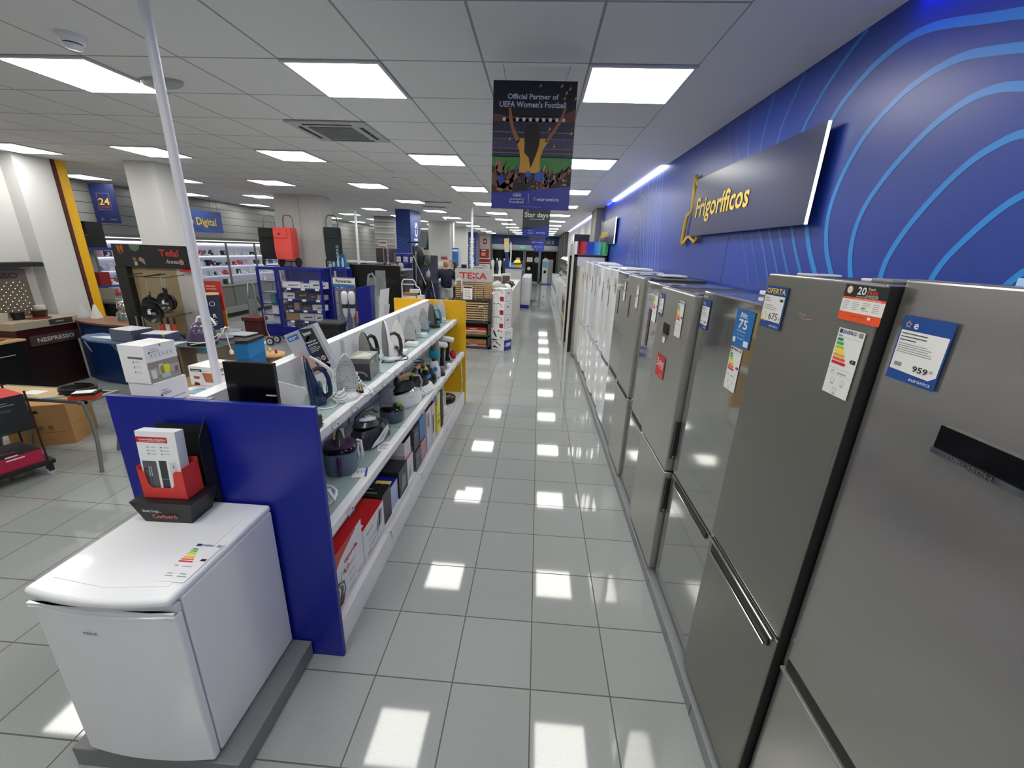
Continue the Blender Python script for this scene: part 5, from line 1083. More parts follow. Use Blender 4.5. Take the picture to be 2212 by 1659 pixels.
mb = MB(B); f = Fr(mb, (-8.91, 8.3, 2.33), (1, 0, 0), (0, 0, 1), .002); f.path([(.13, .25), (.39, .25), (.39, .55), (.13, .55), (.13, .25)], .006, C('#8a6a3a', .5)); f.txt('24', .15, .34, .12, mat('dull_gold', '#b8922e', .5), w=.22, bold=.06); f.txt('MESES', .17, .28, .04, C('#7a4a3a', .5), w=.18); f.txt('euronics', .3, .06, .03, INKG); f.poly([(.1, .05), (.18, .05), (.14, .12)], C('#3a4a8a', .5)); mb.build('printing', t)
MB(B).tube([(-8.65, 8.302, 3.05), (-8.65, 8.302, CZ)], .003, INK, 6).build('hanger', t)
# oven-box high shelf near yellow strip
def dk(fx, fy, ft): fy.rect(.1, .32, .3, .38, C('#8c7a50', .4)); fy.rect(.0, .2, .5, .21, C('#b0a878', .4)); fy.lines(.22, .17, .45, 4, .04, C('#6a6e76', .5), .012); fy.rect(.25, .23, .45, .3, C('#50555e', .4))
BLS = mat('bracket_blue', '#1c3a80', .4)
mb = MB(); mb.box(-8.62, -8.05, 7.2, 7.7, 1.83, 1.88, BLS); mb.box(-8.35, -8.28, 7.4, 7.5, 0, 1.83, C('#8a8c8c', .4)); mb.box(-8.6, -8.0, 7.2, 7.7, 1.17, 1.2, BLS); mb.box(-8.55, -8.1, 7.25, 7.65, 0, .03, BLS)
tag(mb.build('display_stand'), 'stand with two dark blue trays beside the yellow board', 'stand')
pbox('appliance_box', -8.58, -8.08, 7.3, 7.6, 1.881, 2.32, C('#17181a', .35), 'large black carton on the upper blue tray beside the yellow board', dk)
pbox('appliance_box', -8.40, -8.08, 7.28, 7.5, 1.201, 1.44, C('#8a1a1e', .4), 'dark red carton on the lower blue tray beside the yellow board', None, rz=.1)
# desk behind counter
t = thing('service_desk', 'grey desk with dark front behind the curved blue counter', 'desk', (-7.2, 6.9, 0))
MB().box(-.75, .75, -.25, .25, .98, 1.02, C('#5d605f', .4)).build('desk_top', t, bevel=.004); MB().box(-.7, .7, -.15, .2, 0, .98, C('#16181a', .5)).build('desk_front', t); MB().box(-.74, -.3, -.22, -.16, .1, .98, C('#8a7a58', .6)).build('beige_side', t)
t = thing('laptop', 'open silver laptop on the grey desk', 'laptop', (-7.5, 6.9, 1.021)); MB().box(-.16, .16, -.11, .11, 0, .012, C('#9a9b9a', .3, .6)).build('keyboard_base', t); MB(Matrix.Translation((0, -.1, .01)) @ Matrix.Rotation(-.35, 4, 'X')).box(-.16, .16, -.006, 0, 0, .2, C('#a8a59c', .3, .6)).build('screen_lid', t)
for i, (x, c, w, l) in enumerate(((-7.8, '#c9d0d8', .12, 'crumpled clear packaging on the grey desk'), (-6.95, '#5fc0a8', .1, 'mint green box on the grey desk'), (-7.1, '#26282a', .1, 'black device on the grey desk beside the mint box'))):
    tag(MB(Matrix.Translation((x, 6.9, 1.021))).box(-w, w, -.06, .06, 0, .05, C(c, .3)).build('desk_item', bevel=.01), l, 'desk item')
# curved blue counter with brown top
CB = mat('counter_blue', '#0a2f62', .35)
t = thing('curved_counter', 'curved dark blue counter with a brown top behind the boxes', 'counter', (-6.0, 5.9, 0)); B = Matrix.Translation((6.0, -5.9, 0))
arc = [(-6.88, 5.70), (-6.6, 5.55), (-6.35, 5.47), (-6.0, 5.41), (-5.6, 5.40), (-5.2, 5.42)]
MB(B).prism(arc+[(-5.2, 5.98), (-6.88, 5.98)], 0, .87, CB, 'z').build('counter_body', t)
arc2 = [(x, y-.03) for x, y in arc]
MB(B).prism(arc2+[(-5.17, 6.0), (-6.90, 6.0)], .87, .9, mat('counter_brown', '#7a5138', .35, noise=.15, nscale=8), 'z').build('counter_top', t, bevel=.004)
for x, y, l in ((-6.62, 5.8, 'white pyramid card holder on the curved counter, beside the yellow board'), (-6.78, 5.76, 'small clear leaflet stand left of the white pyramid holder')):
    w = .05; m = CLEAR if l[:5] == 'small' else TAG
    tag(MB(Matrix.Translation((x, y, .901))).loft([[(-w, -w, 0), (w, -w, 0), (w, w, 0), (-w, w, 0)], [(-.01, -.01, .2), (.01, -.01, .2), (.01, .01, .2), (-.01, .01, .2)]], m, False).build('card_holder'), l, 'holder')
t = thing('coffee_machine', 'shiny chrome round machine standing on the curved counter', 'coffee machine', (-6.15, 5.82, .901)); MB().lathe([(.12, 0), (.12, .1), (.09, .13)], (0, 0, 0), mat('clear_dome', '#8f9a98', .05, .6), 20).build('base', t); MB().lathe([(.07, .13), (.10, .18), (.085, .26), (.03, .29), (.001, .295)], (0, 0, 0), CHROME, 20).build('chrome_dome', t)
t = thing('screen', 'large black box screen back on the curved counter', 'screen', (-5.72, 5.85, .901)); MB().box(-.25, .25, -.08, .08, .02, .30, C('#0c0e0f', .4)).build('screen_back', t, bevel=.01); MB().box(-.1, .1, -.08, .08, 0, .02, BLK).build('foot', t)
# coffee brand counter
t = thing('coffee_counter', 'dark brown coffee counter with a beige top and silver lettering', 'counter', (-7.0, 5.2, 0)); B = Matrix.Translation((7.0, -5.2, 0))
MB(B).box(-7.28, -6.82, 4.9, 5.62, 0, .76, C('#1d0f0e', .4), {'+x': mat('brown_black', '#241210', .4)}).build('counter_body', t)
MB(B).box(-6.82, -6.79, 5.02, 5.64, .62, .76, mat('brown_band', '#4a3a34', .45)).build('name_band', t); MB(B).box(-7.28, -6.80, 4.9, 5.65, .76, .86, C('#3a0f10', .35)).build('maroon_band', t)
MB(B).box(-7.28, -6.77, 4.86, 5.66, .86, .96, mat('beige_top', '#a89c88', .5)).build('counter_top', t, bevel=.005)
mb = MB(B); f = Fr(mb, (-6.79, 5.08, .65), (0, 1, 0), (0, 0, 1), .002); f.txt('NESPRESSO', .02, .015, .055, C('#c9cdd2', .3), w=.46, bold=.02); f = Fr(mb, (-6.77, 5.28, .875), (0, 1, 0), (0, 0, 1), .003); f.rect(0, 0, .3, .075, C('#3a3634', .4)); f.up().lines(.08, .05, .24, 1, .03, INKG, .02); mb.build('lettering', t)
t = thing('coffee_wall', 'dotted grey coffee display board with a black top shelf', 'display board', (-7.2, 5.2, .961)); B = Matrix.Translation((7.2, -5.2, -.961))
MB(B).box(-7.28, -7.24, 4.5, 5.55, .961, 1.6, mat('taupe_board', '#6c645c', .6)).build('board', t); MB(B).box(-7.29, -7.08, 4.4, 5.68, 1.64, 1.70, BLK).build('top_shelf', t, bevel=.004)
mb = MB(B); f = Fr(mb, (-7.24, 4.5, .961), (0, 1, 0), (0, 0, 1), .002)
DOT = emis('dot_glow', '#fff0b0', 1.2)
for r in range(11):
    for c in range(13): f.disc(.05+.075*c+(.037 if r % 2 else 0), .05+.042*r, .006, DOT, 6)
mb.build('light_dots', t)
mb = MB(B); f = Fr(mb, (-7.24, 4.72, 1.49), (0, 1, 0), (0, 0, 1), .02); f.txt('NESPRESSO', 0, 0, .07, C('#2b2725', .3), w=.72, bold=.02); mb.build('lettering', t)
for x, y, r, c, h, l in ((-7.0, 5.38, .09, '#35231c', .10, 'dark brown cup box on the coffee counter'), (-7.08, 5.47, .06, '#d8d3cc', .15, 'white canister behind the brown cup box'), (-7.03, 5.15, .07, '#101012', .1, 'black bowl on the coffee counter'), (-7.05, 4.98, .07, '#b9b4a8', .1, 'glass cup stack on the coffee counter')):
    tag(MB(Matrix.Translation((x, y, .961))).lathe([(r*.8, 0), (r, h)], (0, 0, 0), C(c, .35), 18).build('canister'), l, 'canister')
tag(MB(Matrix.Translation((-6.93, 5.3, .961))).lathe([(.12, 0), (.13, .008)], (0, 0, 0), C('#7a2a24', .5), 20).build('tray') , 'dark red round tray on the coffee counter', 'tray')
# black cabinet with wooden top
t = thing('side_cabinet', 'black cabinet with a light wood top left of the coffee counter', 'cabinet', (-6.9, 4.4, 0)); B = Matrix.Translation((6.9, -4.4, 0))
MB(B).box(-7.25, -6.72, 3.9, 4.88, 0, .74, C('#0b0c0e', .4)).build('cabinet_body', t); MB(B).box(-7.27, -6.68, 3.85, 4.90, .74, .765, WOOD).build('wood_top', t, bevel=.003); MB(B).tube([(-6.70, 4.35, .58), (-6.70, 4.75, .58)], .008, STEEL, 8).build('handle', t)
tag(MB(Matrix.Translation((-6.95, 4.6, .766)) @ Matrix.Rotation(.3, 4, 'Z')).box(-.2, .2, -.12, .12, 0, .01, C('#a83036', .4)).box(-.16, .12, -.1, .06, .01, .02, TAG).build('magazine'), 'red and white magazines on the wood-topped black cabinet', 'magazine')
# --- trestle table with cord, carton, cart
t = thing('trestle_table', 'metal-framed table with bent grey legs at the left edge', 'table', (-4.5, 3.3, 0)); B = Matrix.Translation((4.5, -3.3, 0))
GM = mat('grey_metal', '#8c9390', .35, .7)
TZ = .70
MB(B).box(-5.05, -3.93, 3.14, 3.17, TZ-.03, TZ, GM).box(-5.05, -3.98, 3.41, 3.44, TZ-.03, TZ, GM).box(-3.97, -3.93, 3.12, 3.46, TZ-.03, TZ, GM).build('frame', t, bevel=.003)
for x, y, xe, ye in ((-3.95, 3.15, -3.95, 3.13), (-4.0, 3.43, -4.22, 3.55), (-4.9, 3.16, -4.93, 3.13), (-4.95, 3.43, -5.1, 3.5)):
    dx, dy = xe-x, ye-y
    MB(B).tube([(x, y, TZ-.03), (x+.03+dx*.15, y+dy*.15, .5), (x+.03+dx*.4, y+dy*.4, .3), (xe, ye, .004)], .015, GM, 8).build('leg', t)
MB(B).box(-5.05, -4.3, 3.171, 3.409, TZ-.015, TZ-.001, WOOD).build('wooden_top', t)
tag(MB().tube([(-4.15+.15*math.cos(a*.5), 3.30+.10*math.sin(a*.5), TZ+.011+.0012*a) for a in range(56)], .009, BLK, 8).build('cable_coil'), 'coil of thick black cable on the metal-framed table', 'cable')
tag(MB(Matrix.Translation((-4.0, 3.22, TZ+.001)) @ Matrix.Rotation(.4, 4, 'Z')).box(-.10, .10, -.05, .05, 0, .035, C('#c2401e', .4)).box(-.07, .1, -.055, .06, .035, .06, BLK).box(-.06, .08, -.06, .03, .06, .066, TAG).build('small_tool', bevel=.003), 'orange and black tool with a white card on the table corner', 'tool')
tag(MB(Matrix.Translation((-4.2, 3.16, TZ+.001)) @ Matrix.Rotation(.3, 4, 'Z')).tube([(-.12, 0, .012), (0, .02, .014), (.12, .05, .012)], .01, C('#b9c0c0', .3), 8).build('wrench'), 'pale metal tool lying along the table front', 'tool')
tag(MB(Matrix.Translation((-4.55, 3.26, TZ))).box(-.08, .08, -.05, .06, 0, .006, TAG).build('paper_sheet'), 'white paper on the wooden table top', 'paper')
def cart_dec(fx, fy, ft):
    fy.poly([(.16, .34), (.28, .36), (.27, .39), (.16, .38)], BLK); fy.rect(.14, .14, .44, .145, C('#7a5a38', .6)); fy.rect(.18, .06, .36, .063, C('#7a5a38', .6)); fx.rect(.05, .2, .2, .205, C('#7a5a38', .6))
    for i in range(3): fy.rect(.16+.08*i, .17, .20+.08*i, .22, C('#8a6640', .6))
rbox(-5.08, 3.72, 0, .5, .42, .44, math.radians(24), CARD, 'brown cardboard carton on the floor under the metal-framed table', cart_dec, name='cardboard_box')
# appliance cart
t = thing('display_cart', 'black wheeled display cart with dark printed boxes at the left edge', 'cart', (-4.66, 2.76, 0), math.radians(72))
MB().box(-.42, .42, -.22, .22, .10, .14, BLK).build('base_frame', t, bevel=.004)
for sx in (-1, 1):
    for sy in (-1, 1):
        MB().cyl((sx*.38, sy*.19, .03), .03, -.012, .012, C('#b5b8ba', .3), 14, 'y').box(sx*.38-.02, sx*.38+.02, sy*.19-.015, sy*.19+.015, .03, .10, BLK).build('caster', t)
for sx, sy in ((.38, -.19), (.38, .19), (-.38, .19)): MB().tube([(sx, sy, .14), (sx, sy, .80)], .008, C('#33121c', .4), 8).build('post', t)
for z in (.46,): MB().tube([(-.38, -.19, z), (.38, -.19, z), (.38, .19, z), (-.38, .19, z)], .006, BLK, 6, closed=True).build('shelf_rail', t)
def at_cart(x, y, z): a = math.radians(72); return (-4.66+x*math.cos(a)-y*math.sin(a), 2.76+x*math.sin(a)+y*math.cos(a), z)
def mag(fx, fy, ft): fy.lines(.5, .13, .62, 2, .03, TAG, .01); ft.rect(.5, .1, .6, .13, C('#9a4a56', .4))
c1 = at_cart(.0, -.02, 0)
rbox(c1[0], c1[1], .1405, .72, .36, .12, math.radians(72), mat('box_magenta', '#a81844', .4), 'magenta-sided box with dark top on the bottom of the cart', mag, {'+z': C('#1d1a1e', .5)}, name='appliance_box')
c1 = at_cart(.06, -.02, 0)
rbox(c1[0], c1[1], .467, .62, .34, .31, math.radians(72), mat('box_black', '#1a1c22', .4), 'black box with a bright red top on the cart shelf', lambda fx, fy, ft: (fy.lines(.42, .26, .56, 2, .02, INKG, .006), fy.lines(.4, .2, .58, 1, .02, C('#3a3f55', .5), .02)), {'+z': mat('box_redtop', '#cc2e38', .4)}, name='appliance_box')
t = thing('sign_holder', 'dark sign with a white and blue card on a metal stem at the left edge', 'sign', (-4.60, 2.85, .761), math.radians(30)); MB().tube([(0, 0, 0), (0, 0, .16)], .012, GM, 8).build('stem', t)
MB(Matrix.Translation((0, 0, .16)) @ Matrix.Rotation(-.4, 4, 'X')).box(-.14, .08, -.005, .005, 0, .3, C('#2c2632', .4)).box(-.12, .08, -.009, -.005, .0, .07, TAG).box(-.12, .08, -.0095, -.009, .0, .015, mat('ring_blue', '#2b62a8', .4)).build('sign_board', t)
# --- ironing board with papers and irons
t = thing('ironing_board', 'blue-topped ironing board table carrying stacked books and leaflets', 'ironing board', (-4.6, 4.5, 0)); B = Matrix.Translation((4.6, -4.5, 0))
IBB = mat('ironing_blue', '#52698c', .8)
MB(B).prism([(-5.5, 4.62), (-5.42, 4.50), (-5.2, 4.38), (-3.98, 4.15), (-3.98, 4.42), (-5.2, 4.72), (-5.42, 4.76)], .905, .935, IBB, 'z').build('board_cover', t, bevel=.012)
MB(B).prism([(-5.3, 4.5), (-5.1, 4.46), (-4.6, 4.40), (-4.62, 4.56), (-5.1, 4.6)], .936, .94, C('#d8dce4', .5), 'z').build('white_cloth', t)
for x in (-5.0, -4.1): MB(B).tube([(x, 4.45, .9), (x+.4, 4.6, .0)], .013, GM, 8).build('leg', t)
MB(B).tube([(-5.32, 4.44, .9), (-5.25, 4.42, .80), (-5.22, 4.41, .78), (-5.3, 4.43, .9)], .004, C('#8fa0b0', .4), 6).build('strap', t)
for k in range(5):
    rz = rg.uniform(-.05, .05)
    tag(MB(Matrix.Translation((-4.72, 4.47, .9405+.027*k)) @ Matrix.Rotation(-.15+rz, 4, 'Z')).box(-.16, .16, -.12, .12, 0, .026, C('#42485a', .5), {'-y': C('#5e667a', .5), '+z': C('#c9ccd2', .4) if k == 4 else C('#42485a', .5)}).build('catalogue'), 'dark grey-edged catalogue, %s of the left pile on the ironing board' % ('lowest', 'second', 'third', 'fourth', 'topmost')[k], 'book', 'catalogues on the ironing board')
for k in range(3):
    tag(MB(Matrix.Translation((-4.36, 4.46, .9405+.035*k)) @ Matrix.Rotation(.1, 4, 'Z')).box(-.14, .14, -.11, .11, 0, .034, C('#394468', .5), {'+z': C('#d0d2d8', .4)} if k == 2 else {}).box(.1, .13, -.111, -.109, .01, .03, C('#d0a030', .5)).build('catalogue'), 'navy catalogue, %s of the right pile on the ironing board' % ('lowest', 'middle', 'top')[k], 'book', 'navy catalogues')
for k, (x, y, c, l) in enumerate(((-4.08, 4.40, '#dcdee2', 'white leaflet sheet on the ironing board, right of the piles'), (-3.96, 4.36, '#a9b2c0', 'bluish leaflet sheet at the right end of the ironing board'))):
    tag(MB(Matrix.Translation((x, y, .9405+.004*k)) @ Matrix.Rotation(.2+.2*k, 4, 'Z')).box(-.12, .12, -.09, .09, 0, .003, C(c, .4)).build('leaflet'), l, 'leaflet')
# glass table with purple iron
t = thing('glass_table', 'small glass-topped wooden stand behind the white pole', 'table', (-3.42, 3.98, 0)); B = Matrix.Translation((3.42, -3.98, 0))
MB(B).box(-3.64, -3.2, 3.82, 4.12, 1.05, 1.065, mat('green_glass', '#5a6c70', .1)).build('glass_top', t, bevel=.003)
MB(B).box(-3.63, -3.21, 3.87, 4.11, .0, .72, WOOD).box(-3.24, -3.21, 3.86, 4.11, .72, 1.05, C('#6a5a48', .6)).box(-3.63, -3.60, 3.86, 4.11, .72, 1.05, C('#6a5a48', .6)).build('wooden_frame', t)
rbox(-3.38, 3.99, .721, .2, .16, .25, .1, C('#cfcfcb', .5), 'plain white carton inside the wooden stand', None)
t = thing('steam_station', 'purple speckled steam station with white cord behind the pole', 'steam station', (-3.42, 3.95, 1.066), math.radians(15))
PUR = mat('purple_station', '#4a3a5c', .25, coat=.4)
MB().loft(blob((0, 0, 0), .135, .12, .035, BLK, top=.98, p=2.2), BLK).build('black_base', t); MB(Matrix.Translation((0, 0, .035))).loft(blob((0, 0, 0), .137, .122, .008, CW, top=1, p=2.2), CW).build('white_rim', t)
MB(Matrix.Translation((0, 0, .043))).loft([[(.02*u+sq(2*PI*i/20, .133*s, 2.2)[0], sq(2*PI*i/20, .118*s, 2.2)[1], .19*u) for i in range(20)] for u, s in ((0, 1), (.25, .96), (.5, .88), (.75, .74), (.93, .5), (1, .25))], PUR).build('purple_shell', t)
mb = MB()
for i in range(26):
    a = -2.6+rg.random()*2.2; z = .11+rg.random()*.09; u = (z-.043)/.19; s = .94-.45*u**2.4
    mb.lathe([(.005, 0), (.0001, .003)], (.02*u+.131*s*math.cos(a), .118*s*math.sin(a), z), TAG, 6)
mb.build('light_spots', t)
MB().tube([(-.02, 0, .225), (.0, 0, .275), (.06, 0, .285), (.12, 0, .26), (.15, 0, .20)], [.012, .014, .014, .013, .01], CW, 8).build('handle', t)
mb = MB(); mb.tube([(.14, .02, .06), (.2, .0, .12), (.22, .03, .18), (.26, .02, .14), (.2, .02, .10), (.19, .0, .16), (.25, .03, .17), (.28, .02, .13), (.23, .01, .10), (.24, .0, .0), (.25, .0, -.06)], .005, CW, 6); mb.lathe([(.018, -.11), (.02, -.08), (.008, -.06)], (.25, 0, 0), CW, 12); mb.tube([(-.05, -.13, .02), (.08, -.12, .04), (.2, -.06, .12)], .004, CW, 6); mb.build('cord', t)
# --- pan display (black framed)
t = thing('pan_display', 'black framed pan display with plywood back and red lettered header', 'display', (-4.87, 5.3, 0)); B = Matrix.Translation((5.35, -5.8, 0))
TB = mat('display_black', '#1c2220', .4)
MB(B).box(-5.98, -4.93, 5.72, 5.80, 1.72, 2.0, TB).build('header_board', t, bevel=.002); MB(B).box(-5.98, -5.83, 5.70, 5.80, .0, 1.72, TB).build('side_board', t)
MB(B).box(-5.83, -5.22, 5.78, 5.80, 0, 1.72, mat('plywood', '#a89472', .55, noise=.12, nscale=5)).build('plywood_back', t); MB(B).box(-5.22, -4.97, 5.78, 5.80, 0, 1.72, C('#d2d0cc', .5)).build('white_side', t)
mb = MB(B); f = Fr(mb, (-5.98, 5.72, 1.72), (1, 0, 0), (0, 0, 1), .001)
f.txt('Tefal', .63, .15, .08, mat('tefal_red', '#d8322c', .4), w=.26, bold=.04); f.txt('Aroma', .70, .06, .05, TAG, w=.17, slant=.3); f.disc(.91, .08, .033, C('#d89a90', .4)); f.up().arc(.91, .08, .02, .02, 0, 360, .006, RED, 10)
f.disc(.31, .25, .075, C('#4a6a48', .5)) if 0 else f.poly([(.24, .28), (.25, .22), (.31, .19), (.37, .22), (.39, .28)], C('#5f7f58', .5))
for i, (x, y) in enumerate(((.07, .2), (.09, .18), (.115, .19), (.135, .2))): f.poly([(x, y+.07), (x+.02, y+.07), (x+.014, y-.03), (x+.008, y-.03)], C('#c8702c', .5))
f.disc(.32, .09, .08, C('#2a2724', .5)); f.up(); f.poly([(.33, .09), (.42, .03), (.41, .1), (.36, .13)], C('#b88880', .5)); f.poly([(.27, .02), (.31, .02), (.31, .07), (.27, .07)], C('#b8c4a8', .5)); f.disc(.28, .1, .02, C('#8a8a60', .5)); mb.build('printing', t)
MB(B).box(-5.1, -4.97, 5.70, 5.79, 1.685, 1.715, RED).build('red_strip', t)
for z, y in ((1.64, 5.5), (1.15, 5.5)):
    for x0 in (-5.70, -5.38):
        MB(B).tube([(x0, 5.78, z), (x0, 5.46, z-.02), (x0+.26, 5.46, z-.02), (x0+.26, 5.78, z)], .005, BLK, 6).build('wire_hook', t)
PAN_M = mat('pan_black', '#141516', .25)
def pan(x, y, z, r, label, hl=.2):
    t = thing('frying_pan', label, 'pan', (x+.48, y-.5, z)); R_ = Matrix.Rotation(PI/2, 4, 'X')
    MB(R_).lathe([(r*.78, 0), (r*.95, .02), (r, .045), (r*.96, .044), (r*.76, .006), (.001, .005)], (0, 0, 0), PAN_M, 28).build('pan_bowl', t)
    MB().tube([(0, -.03, r-.01), (0, -.035, r+.06)], .012, PAN_M, 8).tube([(0, -.035, r+.06), (0, -.035, r+hl)], .008, STEEL, 8).build('handle', t)
    mb = MB(); f = Fr(mb, (-r*.4, -.046, -r*.4), (1, 0, 0), (0, 0, 1), .002); f.rect(0, r*.15, r*.3, r*.5, TAG); f.rect(r*.35, r*.1, r*.75, r*.35, C('#8a7a80', .4)); f.rect(r*.1, r*.55, r*.4, r*.62, TAG); mb.build('paper_label', t)
pan(-5.33, 5.46, 1.20, .145, 'large black frying pan hanging on the pan display'); pan(-5.42, 5.56, 1.24, .135, 'large black frying pan hanging behind the front one', .22)
pan(-5.12, 5.46, 1.33, .115, 'smaller black frying pan hanging on the right hook', .18); pan(-5.2, 5.58, 1.31, .11, 'smaller black frying pan behind the right one', .18)
for i in range(7):
    x = -5.62+.085*i; st = i < 4
    mb = MB(); mb.tube([(x, 5.47, 1.12), (x+.005, 5.46, .95)], .008 if st else .011, STEEL if st else BLK, 8); mb.lathe([(.001, -.03), (.03, 0), (.025, .045), (.001, .06)], (x+.005, 5.46, .87), BLK, 12, sy=.3)
    if not st: mb.box(x-.03, x+.03, 5.45, 5.47, .95, 1.04, C('#c24a2c', .4), {'-y': C('#d8cfc8', .4)}) if i % 2 else mb.box(x-.03, x+.03, 5.45, 5.47, .95, 1.04, C('#c24a2c', .4))
    o = mb.build('kitchen_utensil'); o.location = (.48, -.5, 0); tag(o, '%s hanging utensil from the left on the lower pan display hooks' % ORDW[i], 'utensil', 'utensils on the pan display')
for i, (x, r) in enumerate(((-5.62, .11), (-5.38, .12), (-5.13, .11))):
    tag(MB(Matrix.Translation((x+.48, 5.0, .0)) ).lathe([(r*.9, .0), (r, .02), (r, .6), (r*.9, .62)], (0, 0, 0), PAN_M, 20).build('stock_pot'), '%s tall dark pot below the utensils' % ORDW[i], 'pot', 'dark pots on the floor')
t = thing('poster_stand', 'red poster board with orange lower edge behind the navy cylinder', 'poster', (-4.35, 5.36, 0)); MB().box(-.12, .12, 0, .02, .75, 1.57, C('#c03a34', .45)).build('poster', t); MB().box(.08, .125, -.002, .022, .75, 1.18, C('#c8823c', .5)).build('orange_edge', t); MB().box(-.015, .015, .0, .02, 0, .75, STEEL).build('post', t); MB().box(-.1, .1, -.1, .12, 0, .015, BLK).build('foot', t)
mb = MB(); f = Fr(mb, (-.12, 0, 1.3), (1, 0, 0), (0, 0, 1), .002); f.lines(.03, .21, .19, 2, .035, C('#e0a8a0', .5), .018, 5); mb.build('lettering', t)
t = thing('cylinder_display', 'navy cylinder display with a wooden disc top and white lettering', 'display', (-4.28, 5.2, 0)); MB().lathe([(.10, 0), (.10, 1.41)], (0, 0, 0), mat('cyl_navy', '#1a2240', .45), 28).build('cylinder', t); MB().lathe([(.105, 1.411), (.105, 1.43), (.001, 1.431)], (0, 0, 0), WOOD, 28).build('wooden_top', t)
mb = MB(Matrix.Rotation(.7, 4, 'Z')); f = Fr(mb, (-.06, -.1, 1.0), (1, 0, 0), (0, 0, 1), .003); f.txt('5 R', .0, .12, .05, TAG, bold=.03); f.lines(.02, .1, .1, 4, .025, C('#b9bcc8', .5), .01); f.arc(.07, .3, .028, .028, 0, 360, .006, TAG, 12); mb.build('lettering', t)
# faceted blue counter with leaflets
t = thing('blue_leaflet_stand', 'faceted bright blue cardboard counter with a black top and leaflets', 'stand', (-3.9, 4.95, 0)); B = Matrix.Translation((3.9, -4.95, 0))
q = [(-4.50, 4.90), (-4.02, 4.56), (-3.52, 4.72), (-3.55, 5.08), (-4.36, 5.04)]
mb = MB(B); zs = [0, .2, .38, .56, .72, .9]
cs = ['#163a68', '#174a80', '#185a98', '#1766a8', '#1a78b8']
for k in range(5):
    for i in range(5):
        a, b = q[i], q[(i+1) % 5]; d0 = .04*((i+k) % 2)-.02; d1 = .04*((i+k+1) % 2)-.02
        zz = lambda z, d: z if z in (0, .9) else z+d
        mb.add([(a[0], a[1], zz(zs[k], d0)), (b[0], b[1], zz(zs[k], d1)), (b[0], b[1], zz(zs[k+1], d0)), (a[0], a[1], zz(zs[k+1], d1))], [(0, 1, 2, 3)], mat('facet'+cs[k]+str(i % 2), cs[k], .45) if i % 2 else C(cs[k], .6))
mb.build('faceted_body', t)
MB(B).prism([((x+3.98)*1.04-3.98, (y-4.95)*1.04+4.95) for x, y in q], .9, .935, BLK, 'z').build('black_top', t, bevel=.003)
for k, (x, y, c, n) in enumerate(((-4.1, 4.98, '#c9ccd0', 'white and green leaflet on top of the leaflet pile'), (-3.9, 4.85, '#7c8088', 'grey leaflet at the front of the faceted counter'), (-4.28, 5.05, '#b08a58', 'tan leaflet at the left of the faceted counter'), (-3.78, 5.0, '#a9adb8', 'pale leaflet at the right of the faceted counter'), (-4.05, 5.12, '#6f7684', 'slate leaflet at the back of the faceted counter'))):
    mb = MB(Matrix.Translation((x, y, .936+.004*k)) @ Matrix.Rotation(.5*k, 4, 'Z')); mb.box(-.11, .11, -.15, .15, 0, .012, C(c, .3)); 
    if k == 0: mb.box(-.05, .08, -.06, .05, .012, .014, C('#7cc83c', .4))
    tag(mb.build('leaflet'), n, 'leaflet', 'leaflets on the faceted counter')
# wooden bead toy
t = thing('wooden_stool', 'round light wooden stand with small coloured toys on top', 'stool', (-3.72, 5.45, 0)); MB().lathe([(.12, 0), (.12, .56)], (0, 0, 0), mat('toy_wood', '#b07c48', .5), 20).build('drum', t); MB().lathe([(.17, .56), (.17, .59), (.001, .591)], (0, 0, 0), mat('toy_wood_top', '#d0a468', .5), 28).build('disc_top', t)
for i in range(9):
    c = ['#b02a24', '#e0c83c', '#e8e8e4', '#24262a', '#3f6f3a'][i % 5]
    o = MB(Matrix.Translation((-3.74+.09*math.cos(i*2.1), 5.45+.09*math.sin(i*2.1), .592))).lathe([(.012, 0), (.018, .02), (.012, .05), (.001, .06)], (0, 0, 0), C(c, .4), 8).build('toy_figure'); tag(o, '%s toy figure on the round wooden stand, %s' % (('red', 'yellow', 'white', 'black', 'green')[i % 5], ORDW[i]), 'toy', 'toys on the wooden stand')
# ================= MIDDLE =================
RB_ = mat('rack_blue', '#151f86', .35)
def rack(x0, x1, y0, y1, h, label, shelves, side_open=False):
    t = thing('display_cabinet', label, 'cabinet', ((x0+x1)/2, (y0+y1)/2, 0)); B = Matrix.Translation((-(x0+x1)/2, -(y0+y1)/2, 0))
    MB(B).box(x0, x1, y0, y1, 0, .28, RB_).build('base', t, bevel=.004)
    MB(B).box(x0, x1, y0, y1, h-.06, h, RB_).build('top_panel', t, bevel=.004)
    for a, b in ((x0, x0+.045), (x1-.045, x1)):
        MB(B).box(a, b, y0, y0+.045, .28, h-.06, RB_).build('post', t)
        if not side_open: MB(B).box(a, b, y1-.045, y1, .28, h-.06, RB_).build('post', t)
    if not side_open: MB(B).box(x0+.01, x1-.01, y1-.02, y1, .28, h-.06, mat('rack_back', '#1b2aa4', .3)).build('back_panel', t)
    for z in shelves: MB(B).box(x0+.03, x1-.03, y0+.06, y1-.02, z-.02, z, RB_).build('shelf', t)
    MB(B).box(x0+.045, x1-.045, y0+.002, y0+.006, .28, h-.06, mat('glass_front', '#dfe8f4', .03, alpha=.02)).build('glass_front', t)
    return t
SH = (.42, .66, .90, 1.14, 1.36)
rack(-5.72, -4.68, 8.85, 9.3, 1.58, 'royal blue glass-fronted cabinet full of hair styling boxes', SH[:-1])
rack(-6.30, -5.78, 9.1, 9.5, 1.56, 'narrow see-through royal blue cabinet left of the main one', (.5, .75, 1.0, 1.25), True)
